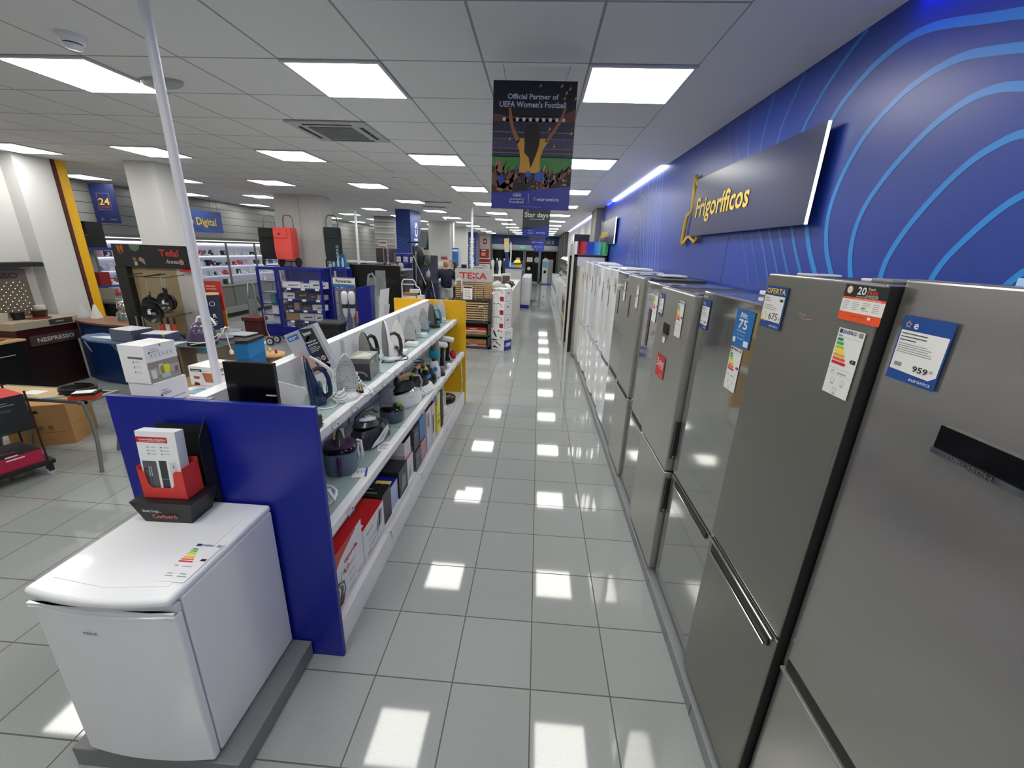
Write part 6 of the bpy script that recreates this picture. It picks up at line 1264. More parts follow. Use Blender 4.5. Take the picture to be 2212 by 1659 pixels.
rack(-4.66, -4.30, 9.28, 9.57, 1.58, 'royal blue cabinet right of the main one, behind the white vacuums', (.5, .8, 1.1, 1.35))
ROWD = [(.281, [('#e6e6ea', .16, .07, 'white'), ('#3a3f46', .07, .14, 'dark grey'), ('#3a3f46', .07, .15, 'dark grey'), ('#565a70', .08, .15, 'slate'), ('#2a2e38', .1, .10, 'black'), ('#3f78c0', .08, .10, 'blue'), ('#d8dc3c', .07, .12, 'yellow'), ('#e0e0e4', .08, .1, 'white')]),
        (.421, [('#b08a58', .3, .16, 'brown'), ('#d6d6d8', .34, .16, 'white'), ('#dcdfe2', .18, .16, 'pale')]),
        (.661, [('#22262a', .2, .14, 'black'), ('#a88078', .12, .15, 'photo-printed pink'), ('#3a3c40', .28, .09, 'dark'), ('#d9d9dc', .3, .12, 'white')]),
        (.901, [('#dfe2e6', .25, .13, 'white'), ('#2f2b2c', .3, .18, 'dark'), ('#26282c', .18, .12, 'black'), ('#b09a90', .2, .1, 'beige')]),
        (1.141, [('#e2e2e4', .42, .13, 'white'), ('#dcdce0', .18, .1, 'small white'), ('#cdd2da', .26, .17, 'pale'), ('#dfe2e6', .1, .14, 'narrow white')])]
for ri, (z, row) in enumerate(ROWD):
    x = -5.66
    for k, (c, w, h, cn) in enumerate(row):
        mb = MB(); mb.box(0, w, 0, .12, 0, h, C(c, .4)); f = Fr(mb, (0, 0, 0), (1, 0, 0), (0, 0, 1))
        lum = sum(rgb(c))/3
        f.poly([(w*.3, h*.3), (w*.85, h*.4), (w*.9, h*.55), (w*.35, h*.5)], C('#3a3034' if lum > .3 else '#9a8a88', .4)); f.lines(w*.05, h*.9, w*.6, 1, h*.1, INKG)
        o = mb.build('product_box'); o.location = (x, 9.0, z); x += w+.012
        tag(o, '%s carton, %s from the left on the %s shelf of the blue cabinet' % (cn, ORDW[k], ('bottom', 'second', 'middle', 'fourth', 'top')[ri]), 'box', 'boxes in the blue cabinet')
        if k < 3:
            o = MB().box(0, .09, 0, .002, 0, .045, TAG).build('shelf_ticket'); o.location = (-5.5+.32*k, 8.885, z-.04 if ri else .25); tag(o, 'white ticket, %s on the %s shelf of the blue cabinet' % (ORDW[k], ('bottom', 'second', 'middle', 'fourth', 'top')[ri]), 'price card', 'tickets in the blue cabinet')
for i, (x, z, c, h, w) in enumerate(((-6.0, .281, '#c9d2da', .18, .2), (-6.0, .501, '#dfe3e8', .2, .2), (-6.05, .751, '#2f8078', .2, .12), (-5.9, 1.001, '#a8323a', .14, .06))):
    o = MB().box(-w/2, w/2, -.1, .1, 0, h, C(c, .4)).build('product_box'); o.location = (x, 9.3, z); tag(o, '%s carton in the narrow see-through blue cabinet' % ('pale grey', 'white', 'green', 'red')[i], 'box', None)
for i in range(3):
    o = MB().box(-.05, .05, -.05, .05, 0, .22, C('#2a3a3a', .3), {'-y': C('#3f5a5c', .3)}).box(-.03, .03, -.052, -.05, .03, .12, C('#b8c8c8', .3)).build('product_box'); o.location = (-4.6+.11*i, 9.44, 1.101); o.location.z = 1.101; tag(o, 'dark green tin box, %s in the right blue cabinet' % ORDW[i], 'box', 'tins in the right blue cabinet')
for i in range(3):
    o = MB().box(-.05, .05, -.05, .05, 0, .30, C('#3a7fb4', .3), {'-y': C('#25557c', .3)}).lathe([(.025, .03), (.03, .12), (.015, .22), (.001, .24)], (0, -.045, 0), C('#a8c8dc', .3), 10).build('product_box'); o.location = (-4.61+.105*i, 9.40, 1.581); tag(o, 'light blue bottle carton, %s of three on top of the right blue cabinet' % ORDW[i], 'box', 'blue bottle cartons')
def wheel(mb, c, r, w=.03, axis='x', hub='#d8d8d8'):
    mb.cyl(c, r, -w/2, w/2, BLK, 20, axis); mb.cyl(c, r*.72, -w/2-.002, w/2+.002, C(hub, .3), 20, axis); mb.cyl(c, r*.2, -w/2-.004, w/2+.004, BLK, 10, axis)
def trolley(loc, rz, col, label, h=.72, w=.42, d=.24, flap=None, handle='#7a6a50', lean=0, wz=.1, frame='#2a2a2c'):
    t = thing('shopping_trolley', label, 'trolley', loc, rz); m = mat('bag'+col, col, .75, noise=.06, nscale=6)
    L_ = Matrix.Rotation(lean, 4, 'X')
    zb = wz+.04
    def ring(z, k, j=0): return [(-w/2*k, -d/2*k, z), (-w/6*k, -d/2*k-.012-j, z), (w/6*k, -d/2*k-.012, z), (w/2*k, -d/2*k, z), (w/2*k, d/2*k, z), (-w/2*k, d/2*k, z)]
    MB(L_).loft([ring(zb, .92), ring(zb+h*.25, 1, .012), ring(zb+h*.55, 1.0, -.004), ring(zb+h*.85, 1.0, .008), ring(zb+h, .96)], m, False).build('bag', t, bevel=.015)
    MB(L_).box(-w/2*.8, w/2*.62, -d/2-.028, -d/2-.012, zb+h*.68, zb+h*1.0, mat('bagflap'+(flap or col), flap or col, .7)).build('flap', t, bevel=.01)
    MB(L_).cyl((-.04, -d/2-.03, zb+h*.8), .02, -.004, .004, BLK, 14, 'y').build('button', t)
    MB(L_).tube([(-.12, d/2+.01, zb), (-.12, d/2+.015, zb+h+.1), (-.11, d/2+.01, zb+h+.2), (-.06, d/2, zb+h+.26), (.06, d/2, zb+h+.26), (.11, d/2+.01, zb+h+.2), (.12, d/2+.015, zb+h+.1), (.12, d/2+.01, zb)], .012, mat('trolley_tube'+handle, handle, .25, .8), 10).build('handle_frame', t)
    for sx in (-1, 1):
        mb = MB(); wheel(mb, (sx*(w/2+.0), .05, wz-.01), wz-.012, axis='x', hub=frame); mb.build('wheel', t)
    MB().tube([(-w/2, .05, wz), (w/2, .05, wz)], .008, BLK, 8).tube([(-.14, -.1, wz+.03), (-.14, -.1, .005), (.14, -.1, .005), (.14, -.1, wz+.03)], .008, BLK, 8).build('axle', t)
    return t
trolley((-5.52, 9.12, 1.581), math.radians(-6), '#e05048', 'coral red shopping trolley standing on the blue cabinet', h=.66, w=.42, wz=.11)
t = trolley((-6.02, 9.32, 1.581), math.radians(20), '#131518', 'black shopping trolley left of the coral one on the blue cabinet', h=.66, w=.36, handle='#9a9a92')
t = trolley((-4.62, 9.44, 1.581), math.radians(25), '#16262a', 'dark green shopping trolley with white flower print, right of the wide pillar', h=.72, w=.36)
mb = MB(); f = Fr(mb, (.02, -.15, .22), (1, 0, 0), (0, 0, 1), .004)
for i in range(4):
    for k in range(5): f.disc(.05+.022*math.cos(k*1.256), .03+.07*i+.022*math.sin(k*1.256), .009, TAG, 6)
mb.build('flower_print', t)
# burgundy trolley on floor + folding frames
t = thing('shopping_trolley', 'burgundy seat-top shopping trolley with silver frame and white-hubbed wheels on the floor', 'trolley', (-5.95, 8.3, 0))
BG = mat('burgundy', '#4a141c', .7)
MB().box(-.14, .20, -.12, .12, .16, .5, BG).build('bag', t, bevel=.02); MB().box(-.17, .22, -.14, .14, .5, .58, mat('burgundy2', '#5e1a22', .6)).build('lid', t, bevel=.01)
MB().tube([(.24, 0, .75), (.25, 0, .6), (.25, 0, .3), (.30, 0, .16), (.34, .0, .12)], .012, STEEL, 8).tube([(.15, 0, 1.0), (.24, 0, .75)], .012, BLK, 8).build('frame', t)
for y in (-.1, .14):
    mb = MB(); wheel(mb, (.36, y, .085), .083, .03, 'y', '#c9c9cc'); mb.build('wheel', t)
tag(MB(Matrix.Translation((-6.25, 8.6, 0))).tube([(0, 0, 0), (.03, 0, .9), (.08, 0, 1.25), (.16, 0, 1.3), (.2, 0, 1.2), (.2, 0, 0)], .014, mat('tube_silver', '#a9acac', .3, .8), 8).box(.02, .22, -.01, .0, .45, .9, C('#7f8486', .3)).build('folding_cart'), 'silver folding hand cart leaning beside the burgundy trolley', 'hand cart')
# rowenta stand with vacuums
t = thing('vacuum_display', 'acrylic vacuum stand with white header and dark lettering', 'display', (-3.8, 8.05, 0)); B = Matrix.Translation((3.8, -8.05, 0))
MB(B).box(-4.0, -3.58, 8.04, 8.05, .1, 1.48, mat('acrylic', '#c8ccd2', .05, alpha=.15)).build('acrylic_back', t); MB(B).box(-4.0, -3.58, 7.85, 8.15, 0, .1, C('#2a2c30', .4)).build('base', t)
mb = MB(B); mb.box(-4.01, -3.575, 8.02, 8.05, 1.3, 1.48, TAG); f = Fr(mb, (-4.01, 8.02, 1.3), (1, 0, 0), (0, 0, 1)); f.rect(0, 0, .435, .055, mat('strip_blue', '#2f78c0', .4)); f.up().txt('Rowenta', .06, .085, .06, INK, w=.31, bold=.05); f.rect(0, .165, .435, .18, INKG); mb.build('header', t)
def stickvac(x, y, label, rz=0, c='#dedee2', h=1.22, dark=False):
    t = thing('stick_vacuum', label, 'vacuum cleaner', (x, y, .101 if y > 7.85 and y < 8.1 else 0), rz); m = mat('vac'+c, c, .3)
    MB().tube([(0, 0, .08), (0, 0, .75)], .016, C('#b9bcc0', .3, .5), 10).build('tube', t)
    MB().lathe([(.02, .62), (.05, .72), (.055, .9), (.065, .98), (.06, 1.08), (.04, 1.12), (.001, 1.13)], (0, 0, 0), m, 18).build('body', t)
    MB().lathe([(.056, .80), (.057, .88)], (0, 0, 0), mat('bin_dark', '#3a3c42', .15), 18).build('dust_bin', t)
    MB().tube([(0, .03, 1.0), (0, .1, 1.05), (0, .12, .95), (0, .06, .85)], .016, m, 8).build('handle', t)
    MB().box(-.11, .11, -.07, .04, .0, .06, m if not dark else BLK).build('floor_head', t, bevel=.01)
stickvac(-3.77, 7.95, 'white stick vacuum on the acrylic stand, left one'); stickvac(-3.64, 7.98, 'white stick vacuum on the acrylic stand, right one', .5)
mb = MB(); mb.box(-.05, .06, -.03, .03, 0, .22, C('#e0dcd8', .4)); mb.box(-.055, -.02, -.032, -.03, 0, .22, C('#c86a3c', .4)); o = mb.build('accessory_box'); o.location = (-3.5, 7.95, .62); tag(o, 'small orange and white accessory box hung by the white vacuums', 'box')
t = thing('waste_bin', 'dark square bin with a flat grey lid before the blue cabinet', 'bin', (-3.75, 7.35, 0)); MB().loft([[(-.15, -.13, 0), (.15, -.13, 0), (.15, .13, 0), (-.15, .13, 0)], [(-.18, -.16, .62), (.18, -.16, .62), (.18, .16, .62), (-.18, .16, .62)]], mat('bin_black', '#202224', .35), False).build('body', t, bevel=.02); MB().box(-.22, .22, -.17, .17, .70, .74, C('#45474a', .4)).box(-.19, .19, -.16, .16, .62, .70, BLK).build('lid', t, bevel=.01)
o = MB().prism([(-.02, 0), (.25, 0), (.25, 1.39), (-.02, 1.33)], 0, .28, RB_, 'y').build('partition_board', bevel=.004); o.location = (-3.36, 7.62, 0); tag(o, 'tall royal blue partition board right of the white vacuums', 'board')
t = thing('vacuum_pack', 'tall clear-plastic packed vacuum with green paper inside', 'package', (-2.98, 7.62, 0), 0); MB(Matrix.Rotation(.06, 4, 'Y')).loft([[(-.07, -.06, .01), (.07, -.06, .01), (.07, .06, .01), (-.07, .06, .01)], [(-.1, -.06, 1.2), (.09, -.06, 1.2), (.09, .06, 1.2), (-.1, .06, 1.2)], [(-.09, -.05, 1.66), (.06, -.05, 1.67), (.06, .05, 1.67), (-.09, .05, 1.66)]], mat('blister', '#a9b2b4', .08, alpha=.45), False).build('blister_pack', t)
MB(Matrix.Rotation(.06, 4, 'Y')).box(-.05, .05, -.03, .03, .1, 1.55, C('#55605c', .3)).build('vacuum_inside', t); MB(Matrix.Rotation(.06, 4, 'Y')).box(-.07, .07, -.055, -.035, .75, 1.2, C('#a8b490', .5)).box(-.03, .03, -.058, -.055, 1.05, 1.2, TAG).build('paper_insert', t)
tag(MB(Matrix.Translation((-3.25, 8.02, 0))).tube([(-.06, 0, .2), (-.06, 0, 1.4), (-.03, 0, 1.55), (.04, 0, 1.58), (.08, 0, 1.5), (.08, 0, .2)], .02, mat('blister', '#a9b2b4', .08, alpha=.45), 8).box(-.06, .08, -.04, .04, 0, .3, BLK).box(-.04, .06, -.03, .03, .3, 1.5, mat('blister', '#a9b2b4', .08, alpha=.45)).build('package'), 'rounded clear-plastic package behind the tall packed vacuum', 'package')
mb = MB(Matrix.Translation((-2.75, 7.0, 0)) @ Matrix.Rotation(.0, 4, 'Z')); mb.prism([(-.09, .0), (.06, .0), (.23, 1.42), (.07, 1.38)], 0, .012, C('#c9cbd2', .35), 'y'); f = Fr(mb, (0, 0, 0), (1, 0, .12), (.12, 0, 1)); f.poly([(-.02, .85), (.08, .85), (.09, 1.15), (-.01, 1.15)], C('#b8bac2', .4)); f.up().lines(0, 1.1, .07, 5, .05, INKG, .006)
tag(mb.build('sign_board'), 'slanted pale grey information board before the black unit', 'board')
# black unit (appliance tower) and its load
t = thing('black_display_unit', 'wide black display unit with mesh front behind the yellow panel', 'display unit', (-3.78, 9.75, 0)); B = Matrix.Translation((3.78, -9.75, 0))
MB(B).box(-4.36, -3.19, 9.6, 9.68, 0, 1.67, mat('unit_black', '#0b0c0e', .3)).build('front_panel', t); MB(B).box(-4.34, -3.21, 9.68, 10.2, 1.40, 1.44, BLK).build('top_shelf', t)
mb = MB(B); f = Fr(mb, (-4.2, 9.6, 0), (1, 0, 0), (0, 0, 1), .002)
for i in range(40): f.rect(.35+.016*i, .1, .352+.016*i, 1.3, C('#23262a', .4))
f.rect(.02, 1.34, .98, 1.35, C('#3a3c40', .4)); f.txt('COFFEE & TEA', .55, 1.28, .03, C('#4a4d50', .4), w=.35); f.rect(.02, .5, .98, .51, C('#6a5a3c', .4)); mb.build('mesh_front', t)
tag(MB().box(-3.17, -3.13, 10.6, 11.0, 0, 2.12, mat('unit_black', '#0b0c0e', .3)).build('side_board'), 'narrow black upright board left of the nearer blue column', 'board')
t = thing('griddle_counter', 'low counter behind the black unit crowded with griddles and small appliances', 'counter', (-4.2, 11.1, 0)); MB().box(-.75, .75, -.35, .35, 0, 1.50, C('#4a4c50', .5)).build('counter_body', t); MB().box(-.78, .78, -.38, .38, 1.50, 1.53, C('#b4b6b8', .4)).build('counter_top', t)
items = [('black griddle', '#17181b', .28, .09), ('black sandwich maker', '#26282b', .22, .12), ('dark red grill', '#6a2a26', .2, .1), ('copper pan', '#8c5236', .18, .08), ('black toaster', '#1e2023', .16, .14), ('orange carton', '#b0653c', .16, .12), ('silver kettle', '#a8aaac', .12, .16)]
for i, (n_, c, w, h) in enumerate(items):
    o = MB().loft([[(sq(2*PI*k/16, w/2*s, 3)[0], sq(2*PI*k/16, .1*s, 3)[1], z) for k in range(16)] for s, z in ((.95, 0), (1, h*.3), (.95, h*.8), (.6, h))], C(c, .25)).build('small_appliance'); o.location = (-4.8+.2*i, 10.95+.05*(i % 2), 1.531); tag(o, '%s on the crowded counter behind the black unit' % n_, 'appliance')
for i in range(3):
    mb = MB(); mb.box(-.08, .08, -.04, .04, 0, .28, mat('pack_blue', '#27309a', .4)); f = Fr(mb, (-.06, -.04, .05), (1, 0, 0), (0, 0, 1)); f.rect(0, 0, .12, .15, TAG); f.up().lines(.02, .12, .1, 2, .04, INKG, .02); f.rect(.02, .01, .1, .03, RED)
    o = mb.build('hanging_pack'); o.location = (-4.05+.2*i, 12.2, 1.62); tag(o, 'blue and white hanging pack, %s from the left, beside the blue column' % ORDW[i], 'package', 'blue hanging packs')
tag(MB().box(-4.2, -3.5, 12.24, 12.26, 1.9, 1.92, STEEL).box(-4.2, -4.18, 12.24, 12.26, 0, 1.92, STEEL).build('pack_rail'), 'steel rail holding the blue hanging packs', 'rail')
o = MB().box(-.12, .12, 0, .02, 0, .22, TAG).box(-.1, .1, -.002, 0, .13, .18, C('#a86a70', .5)).box(-.1, .1, -.002, 0, .02, .05, RED).build('notice'); o.location = (-4.55, 12.3, 2.03); tag(o, 'white notice with red base on the grey slatted pillar', 'notice')
tag(MB(Matrix.Translation((-4.55, 12.32, 0))).box(-.01, .01, 0, .02, 0, 2.1, STEEL).build('notice_post'), 'thin post holding the white notice', 'post')
for i, (x, w, c) in enumerate(((-5.0, .34, '#3a3238'), (-4.62, .3, '#453c46'))):
    o = MB().box(-w/2, w/2, 0, .04, 0, .42, C(c, .3), {'-y': mat('poster%d' % i, c, .3, noise=.5, nscale=6)}).build('poster'); o.location = (x, 13.35, 1.601); tag(o, 'dark photo poster, %s of two, under the grey slatwall' % ('left', 'right')[i], 'poster')
# far slat wall cross piece with shelves of goods
t = thing('far_shelves', 'far shelf run with coffee makers below the dark posters', 'shelves', (-5.2, 13.4, 0)); MB().box(-1.0, 1.1, 0, .4, 0, 1.55, C('#5a5c60', .5)).build('shelf_body', t); MB().box(-1.0, 1.1, -.02, .4, 1.55, 1.60, C('#c9cbd0', .4)).build('shelf_top', t)
t = thing('white_post', 'thin white post rising to the ceiling by the mixers', 'post', (-1.735, 11.0, 0)); MB().cyl((0, 0, 0), .03, 0, CZ, WHITE, 14).build('post_tube', t)
t = thing('white_post', 'thin white post far left beside the dark green trolley', 'post', (-5.6, 13.0, 0)); MB().cyl((0, 0, 0), .035, 0, CZ, WHITE, 14).build('post_tube', t)
# goods cart
t = thing('goods_cart', 'white tubular goods cart loaded with cartons behind the yellow panel', 'cart', (-2.75, 9.0, 0)); CTW = C('#e6e6e4', .35)
MB().tube([(-.17, -.1, .9), (-.17, -.1, 1.35), (-.13, -.1, 1.43), (.08, -.1, 1.43), (.12, -.1, 1.38), (.14, -.1, 1.30), (.2, -.1, 1.27), (.23, -.1, 1.2), (.23, -.1, .9)], .012, CTW, 8).tube([(-.17, -.1, 1.33), (.1, -.1, 1.33)], .009, CTW, 8).build('handle_frame', t)
MB().box(-.25, .28, -.12, .5, .9, .93, CTW).build('deck', t)
for sx in (-.22, .25):
    for sy in (-.1, .45): MB().cyl((sx, sy, 0), .014, .0, .9, CTW, 8).build('leg', t)
for i, (x, w, z, h, c) in enumerate(((-2.8, .3, .931, .14, '#b0916c'), (-2.58, .12, .931, .15, '#d5d2ce'), (-2.82, .26, 1.072, .06, '#a0764a'), (-2.72, .2, 1.134, .07, '#cfd0d4'))):
    o = MB(Matrix.Rotation(.1*i-.1, 4, 'Z')).box(-w/2, w/2, -.1, .1, 0, h, C(c, .5), {'-y': C('#d8d5cf', .5) if i == 0 else C(c, .5)}).build('carton'); o.location = (x, 9.15, z); tag(o, '%s carton on the white goods cart' % ('brown and white', 'narrow white', 'flat brown', 'crumpled grey')[i], 'box')
# mop / vacuum hook stand
t = thing('hook_stand', 'chrome hook stand hung with black appliances and wand tubes', 'stand', (-2.74, 10.2, 0)); MB().box(-.22, .3, 0, .02, 0, 1.92, mat('mesh_dark', '#2a3154', .5, alpha=.75)).build('mesh_panel', t); MB().box(-.24, -.22, -.01, .03, 0, 2.0, STEEL).build('post', t); MB().box(-.3, .3, -.3, .3, 0, .04, STEEL).build('base', t)
MB().tube([(-.28, -.05, 1.9), (.05, -.2, 1.25)], .012, STEEL, 8).tube([(.08, -.05, 1.62), (.22, -.2, 1.2), (.3, -.25, .85)], .008, STEEL, 8).build('wand_tube', t)
for i, (x, z, w, h, c) in enumerate(((-.08, 1.82, .16, .38, '#141518'), (.1, 1.88, .14, .2, '#50524f'), (.08, 1.3, .22, .32, '#1a1a1c'), (-.1, 1.25, .18, .25, '#111214'), (.02, .9, .12, .3, '#1c1618'), (.16, .88, .1, .34, '#221418'), (.1, 1.55, .1, .16, '#9aa0a4'))):
    o = MB().loft([[(sq(2*PI*k/12, w/2*s, 3)[0], -.06+sq(2*PI*k/12, .05*s, 3)[1], h*u) for k in range(12)] for s, u in ((.7, 0), (1, .2), (.9, .8), (.5, 1))], C(c, .3)).build('hung_appliance'); o.location = (-2.74+x, 10.13, z-.15); tag(o, '%s piece, %s on the chrome hook stand' % ('silver' if i == 6 else 'grey' if i == 1 else 'black', ('upper left', 'topmost right', 'middle right', 'middle left', 'lower left', 'lower right', 'central small')[i]), 'appliance', 'pieces on the hook stand')
o = MB().box(-.05, .05, -.03, .03, 0, .12, C('#8cc05a', .4)).build('green_pack'); o.location = (-2.75, 10.2, 1.70); tag(o, 'lime green pack hanging high on the hook stand', 'package')
t = thing('screen', 'grey and teal tilted screen high beside the nearer blue column', 'screen', (-3.35, 12.1, 2.1)); MB(Matrix.Rotation(.2, 4, 'Y')).box(-.1, .12, 0, .05, 0, .38, BLK, {'-y': C('#6f7c78', .3)}).build('screen_body', t, bevel=.004); MB().box(-.03, .03, .05, .09, -2.1, .14, STEEL).box(-.42, .03, .05, .09, .1, .14, BLK).build('bracket', t)
t = thing('dark_screen', 'wide dark screen far behind the tilted one', 'screen', (-4.6, 19.8, 2.0)); MB().box(-.9, .6, 0, .1, 0, .7, mat('screen_navy', '#10182c', .2)).build('screen_body', t); MB().box(-.03, .03, .02, .08, -2.0, 0, BLK).build('post', t)
# service desk, man, woman
t = thing('service_counter', 'white-topped blue service desk where the man stands', 'desk', (-3.4, 13.2, 0)); B = Matrix.Translation((2.95, -11.2, 0))
MB(B).box(-3.20, -2.68, 10.75, 12.0, 0, 1.06, C('#dcdde0', .4), {'+x': mat('desk_blue', '#3a64a8', .4), '-y': mat('desk_blue', '#3a64a8', .4)}).build('desk_body', t, bevel=.004); MB(B).box(-3.25, -2.63, 10.7, 12.05, 1.06, 1.12, WHITE).build('desk_top', t, bevel=.005)
mb = MB(B); f = Fr(mb, (-3.2, 10.75, 0), (1, 0, 0), (0, 0, 1), .002); f.rect(.0, .0, .28, 1.06, TAG); f.txt('e', .32, .55, .2, TAG, bold=.03)
for i in range(10): f.path([(.3, 1.1-.1*i), (.6, .95-.1*i)], .008, CL)
mb.build('printing', t)
for i, (x, y, c, w) in enumerate(((-3.05, 11.1, '#e8e8ea', .1), (-2.8, 11.25, '#d4d6dc', .09), (-2.95, 11.35, '#c9b8b8', .07))):
    o = MB().box(-w, w, -.08, .08, 0, .02+.01*i, C(c, .4)).build('papers'); o.location = (x-.4, y+1.9, 1.121); tag(o, '%s papers on the service desk' % ('white', 'grey', 'pinkish')[i], 'paper')
SKIN = mat('skin', '#b8806a', .55); SKIN2 = mat('skin_pale', '#c99880', .55)
def add_skin_layer(me):
    bm = bmesh.new(); bm.from_mesh(me); bm.verts.layers.skin.verify(); bm.to_mesh(me); bm.free()
def skinmesh(name, verts, edges, radii, m, parent, root=0, sub=2):
    me = bpy.data.meshes.new(name); me.from_pydata(verts, edges, []); me.materials.append(m); add_skin_layer(me)
    for i, v in enumerate(me.skin_vertices[0].data): v.radius = radii[i] if isinstance(radii[i], tuple) else (radii[i], radii[i]); v.use_root = (i == root)
    o = bpy.data.objects.new(name, me); COL.objects.link(o); o.parent = parent
    s = o.modifiers.new('skin', 'SKIN'); s.use_smooth_shade = True
    q = o.modifiers.new('sub', 'SUBSURF'); q.levels = sub; q.render_levels = sub
    return o
def head(parent, c, r, m, turn=0):
    M_ = Matrix.Translation(c) @ Matrix.Rotation(turn, 4, 'Z')   # face looks along +y
    mb = MB(M_); n = 16; secs = []
    for u, w, d, off in ((-1.0, .30, .35, .02), (-.9, .5, .55, .15), (-.7, .66, .80, .10), (-.4, .76, .92, .04), (0, .82, 1.0, 0), (.4, .80, .98, -.02), (.7, .66, .82, -.04), (.92, .38, .5, -.05), (1.0, .1, .12, -.05)):
        secs.append([(r*w*math.cos(2*PI*k/n), r*(d*math.sin(2*PI*k/n)+off), r*1.18*u) for k in range(n)])
    mb.loft(secs, m)
    mb.loft([[(r*.10*math.cos(a), r*(.95+.06*math.sin(a)), r*.15) for a in [2*PI*k/8 for k in range(8)]], [(r*.16*math.cos(a), r*(1.06+.12*math.sin(a)), -r*.18) for a in [2*PI*k/8 for k in range(8)]], [(r*.1*math.cos(a), r*(.95+.05*math.sin(a)), -r*.28) for a in [2*PI*k/8 for k in range(8)]]], m)
    for s in (-1, 1):
        mb.lathe([(r*.05, -r*.05), (r*.2, 0), (r*.16, r*.06), (r*.02, r*.05)], (s*r*.84, -r*.02, 0), m, 10, 'x', sy=1)
        mb.lathe([(.001, -r*.05), (r*.09, 0), (.001, r*.06)], (s*r*.32, r*.93, r*.05), C('#e8e4e0', .3), 8, 'y'); mb.lathe([(.001, 0), (r*.045, .0), (.001, r*.03)], (s*r*.32, r*.98, r*.05), C('#2a1c14', .3), 8, 'y'); mb.box(s*r*.32-r*.15, s*r*.32+r*.15, r*.93, r*.97, r*.2, r*.24, C('#3a2a20', .7))
    mb.box(-r*.22, r*.22, r*.90, r*.96, -r*.52, -r*.46, C('#8a4a42', .5))
    return mb
def hand(mbs, wrist, d, side, m, parent):
    """small relaxed hand: palm plus five unequal curled fingers, grown from the wrist along d"""
    d = V(d).normalized(); s = d.cross(V((0, 0, 1))).normalized()*side; dn = V((0, 0, -1)); W = V(wrist)
    vs = [tuple(W), tuple(W+d*.04), tuple(W+d*.085)]; es = [(0, 1), (1, 2)]; rs = [(.022, .028), (.018, .038), (.014, .036)]
    for k, (o_, L_) in enumerate(((-.03, .065), (-.01, .075), (.01, .07), (.03, .055))):
        b = W+d*.085+s*o_; i = len(vs); vs += [tuple(b), tuple(b+d*L_*.55+dn*.006), tuple(b+d*L_*.95+dn*.025)]; es += [(2, i), (i, i+1), (i+1, i+2)]; rs += [.010, .009, .007]
    i = len(vs); vs += [tuple(W+d*.03-s*.035), tuple(W+d*.065-s*.06+dn*.01)]; es += [(1, i), (i, i+1)]; rs += [.012, .009]
    return vs, es, rs
# man seen from behind, bald, navy shirt, light grey shorts
MX, MY = -2.84, 12.95
P0 = thing('person', 'bald man from behind in a navy shirt and light grey shorts at the service desk', 'person', (MX, MY, 0), math.radians(12))
sh, hip = 1.43, .95
vs = [(0, 0, .95), (0, 0, 1.15), (0, -.01, 1.36), (0, .0, 1.50), (0, .02, 1.60),
      (-.10, 0, .88), (-.12, 0, .50), (-.12, -.02, .10), (-.12, .12, .045), (.10, 0, .88), (.12, .02, .50), (.12, 0, .10), (.12, .14, .045),
      (-.19, 0, 1.42), (-.27, .02, 1.17), (-.22, .25, 1.24), (.19, 0, 1.42), (.28, .0, 1.14), (.24, .22, 1.24)]
es = [(0, 1), (1, 2), (2, 3), (3, 4), (0, 5), (5, 6), (6, 7), (7, 8), (0, 9), (9, 10), (10, 11), (11, 12), (2, 13), (13, 14), (14, 15), (2, 16), (16, 17), (17, 18)]
rs = [.10, .10, .10, .058, .055, .08, .06, .042, (.045, .035), .085, .06, .042, (.045, .035), .055, .042, .032, .055, .042, .032]
for side, w in ((-1, 15), (1, 18)):
    hv, he, hr = hand(None, vs[w], (0, 1, 0), side, SKIN, None); b = len(vs); vs += hv; es += [(w, b)]+[(a+b, c+b) for a, c in he]; rs += hr
skinmesh('body', vs, es, rs, SKIN, P0)
head(P0, (0, .03, 1.635), .098, SKIN).build('head', P0)
SHIRT = mat('shirt_navy', '#161a2c', .8, noise=.1, nscale=20); SHORT = mat('shorts_grey', '#b4b4ba', .8)
skinmesh('shirt', [(0, 0, .81), (0, 0, 1.16), (0, -.01, 1.36), (0, 0, 1.47), (-.2, 0, 1.41), (-.265, .015, 1.19), (.2, 0, 1.41), (.275, 0, 1.17)], [(0, 1), (1, 2), (2, 3), (2, 4), (4, 5), (2, 6), (6, 7)], [.185, .19, .185, .085, .10, .085, .10, .085], SHIRT, P0)
skinmesh('shorts', [(0, 0, 1.08), (-.1, 0, .84), (-.12, 0, .56), (.1, 0, .84), (.12, .0, .56)], [(0, 1), (1, 2), (0, 3), (3, 4)], [.17, .125, .105, .125, .105], SHORT, P0)
for s in (-1, 1):
    mb = MB(); mb.loft([[(s*.12+.045*math.cos(a), .04+(.13*math.sin(a)), z) for a in [2*PI*k/12 for k in range(12)]] for z in (0, .03, .07)], C('#e0e0e0', .5)); mb.build('shoe', P0, bevel=.01)
MB().tube([(-.17, .09, 1.40), (0, -.14, 1.36), (.1, -.155, 1.15), (.17, -.10, 1.02)], .009, C('#2c3040', .7), 6).build('bag_strap', P0)
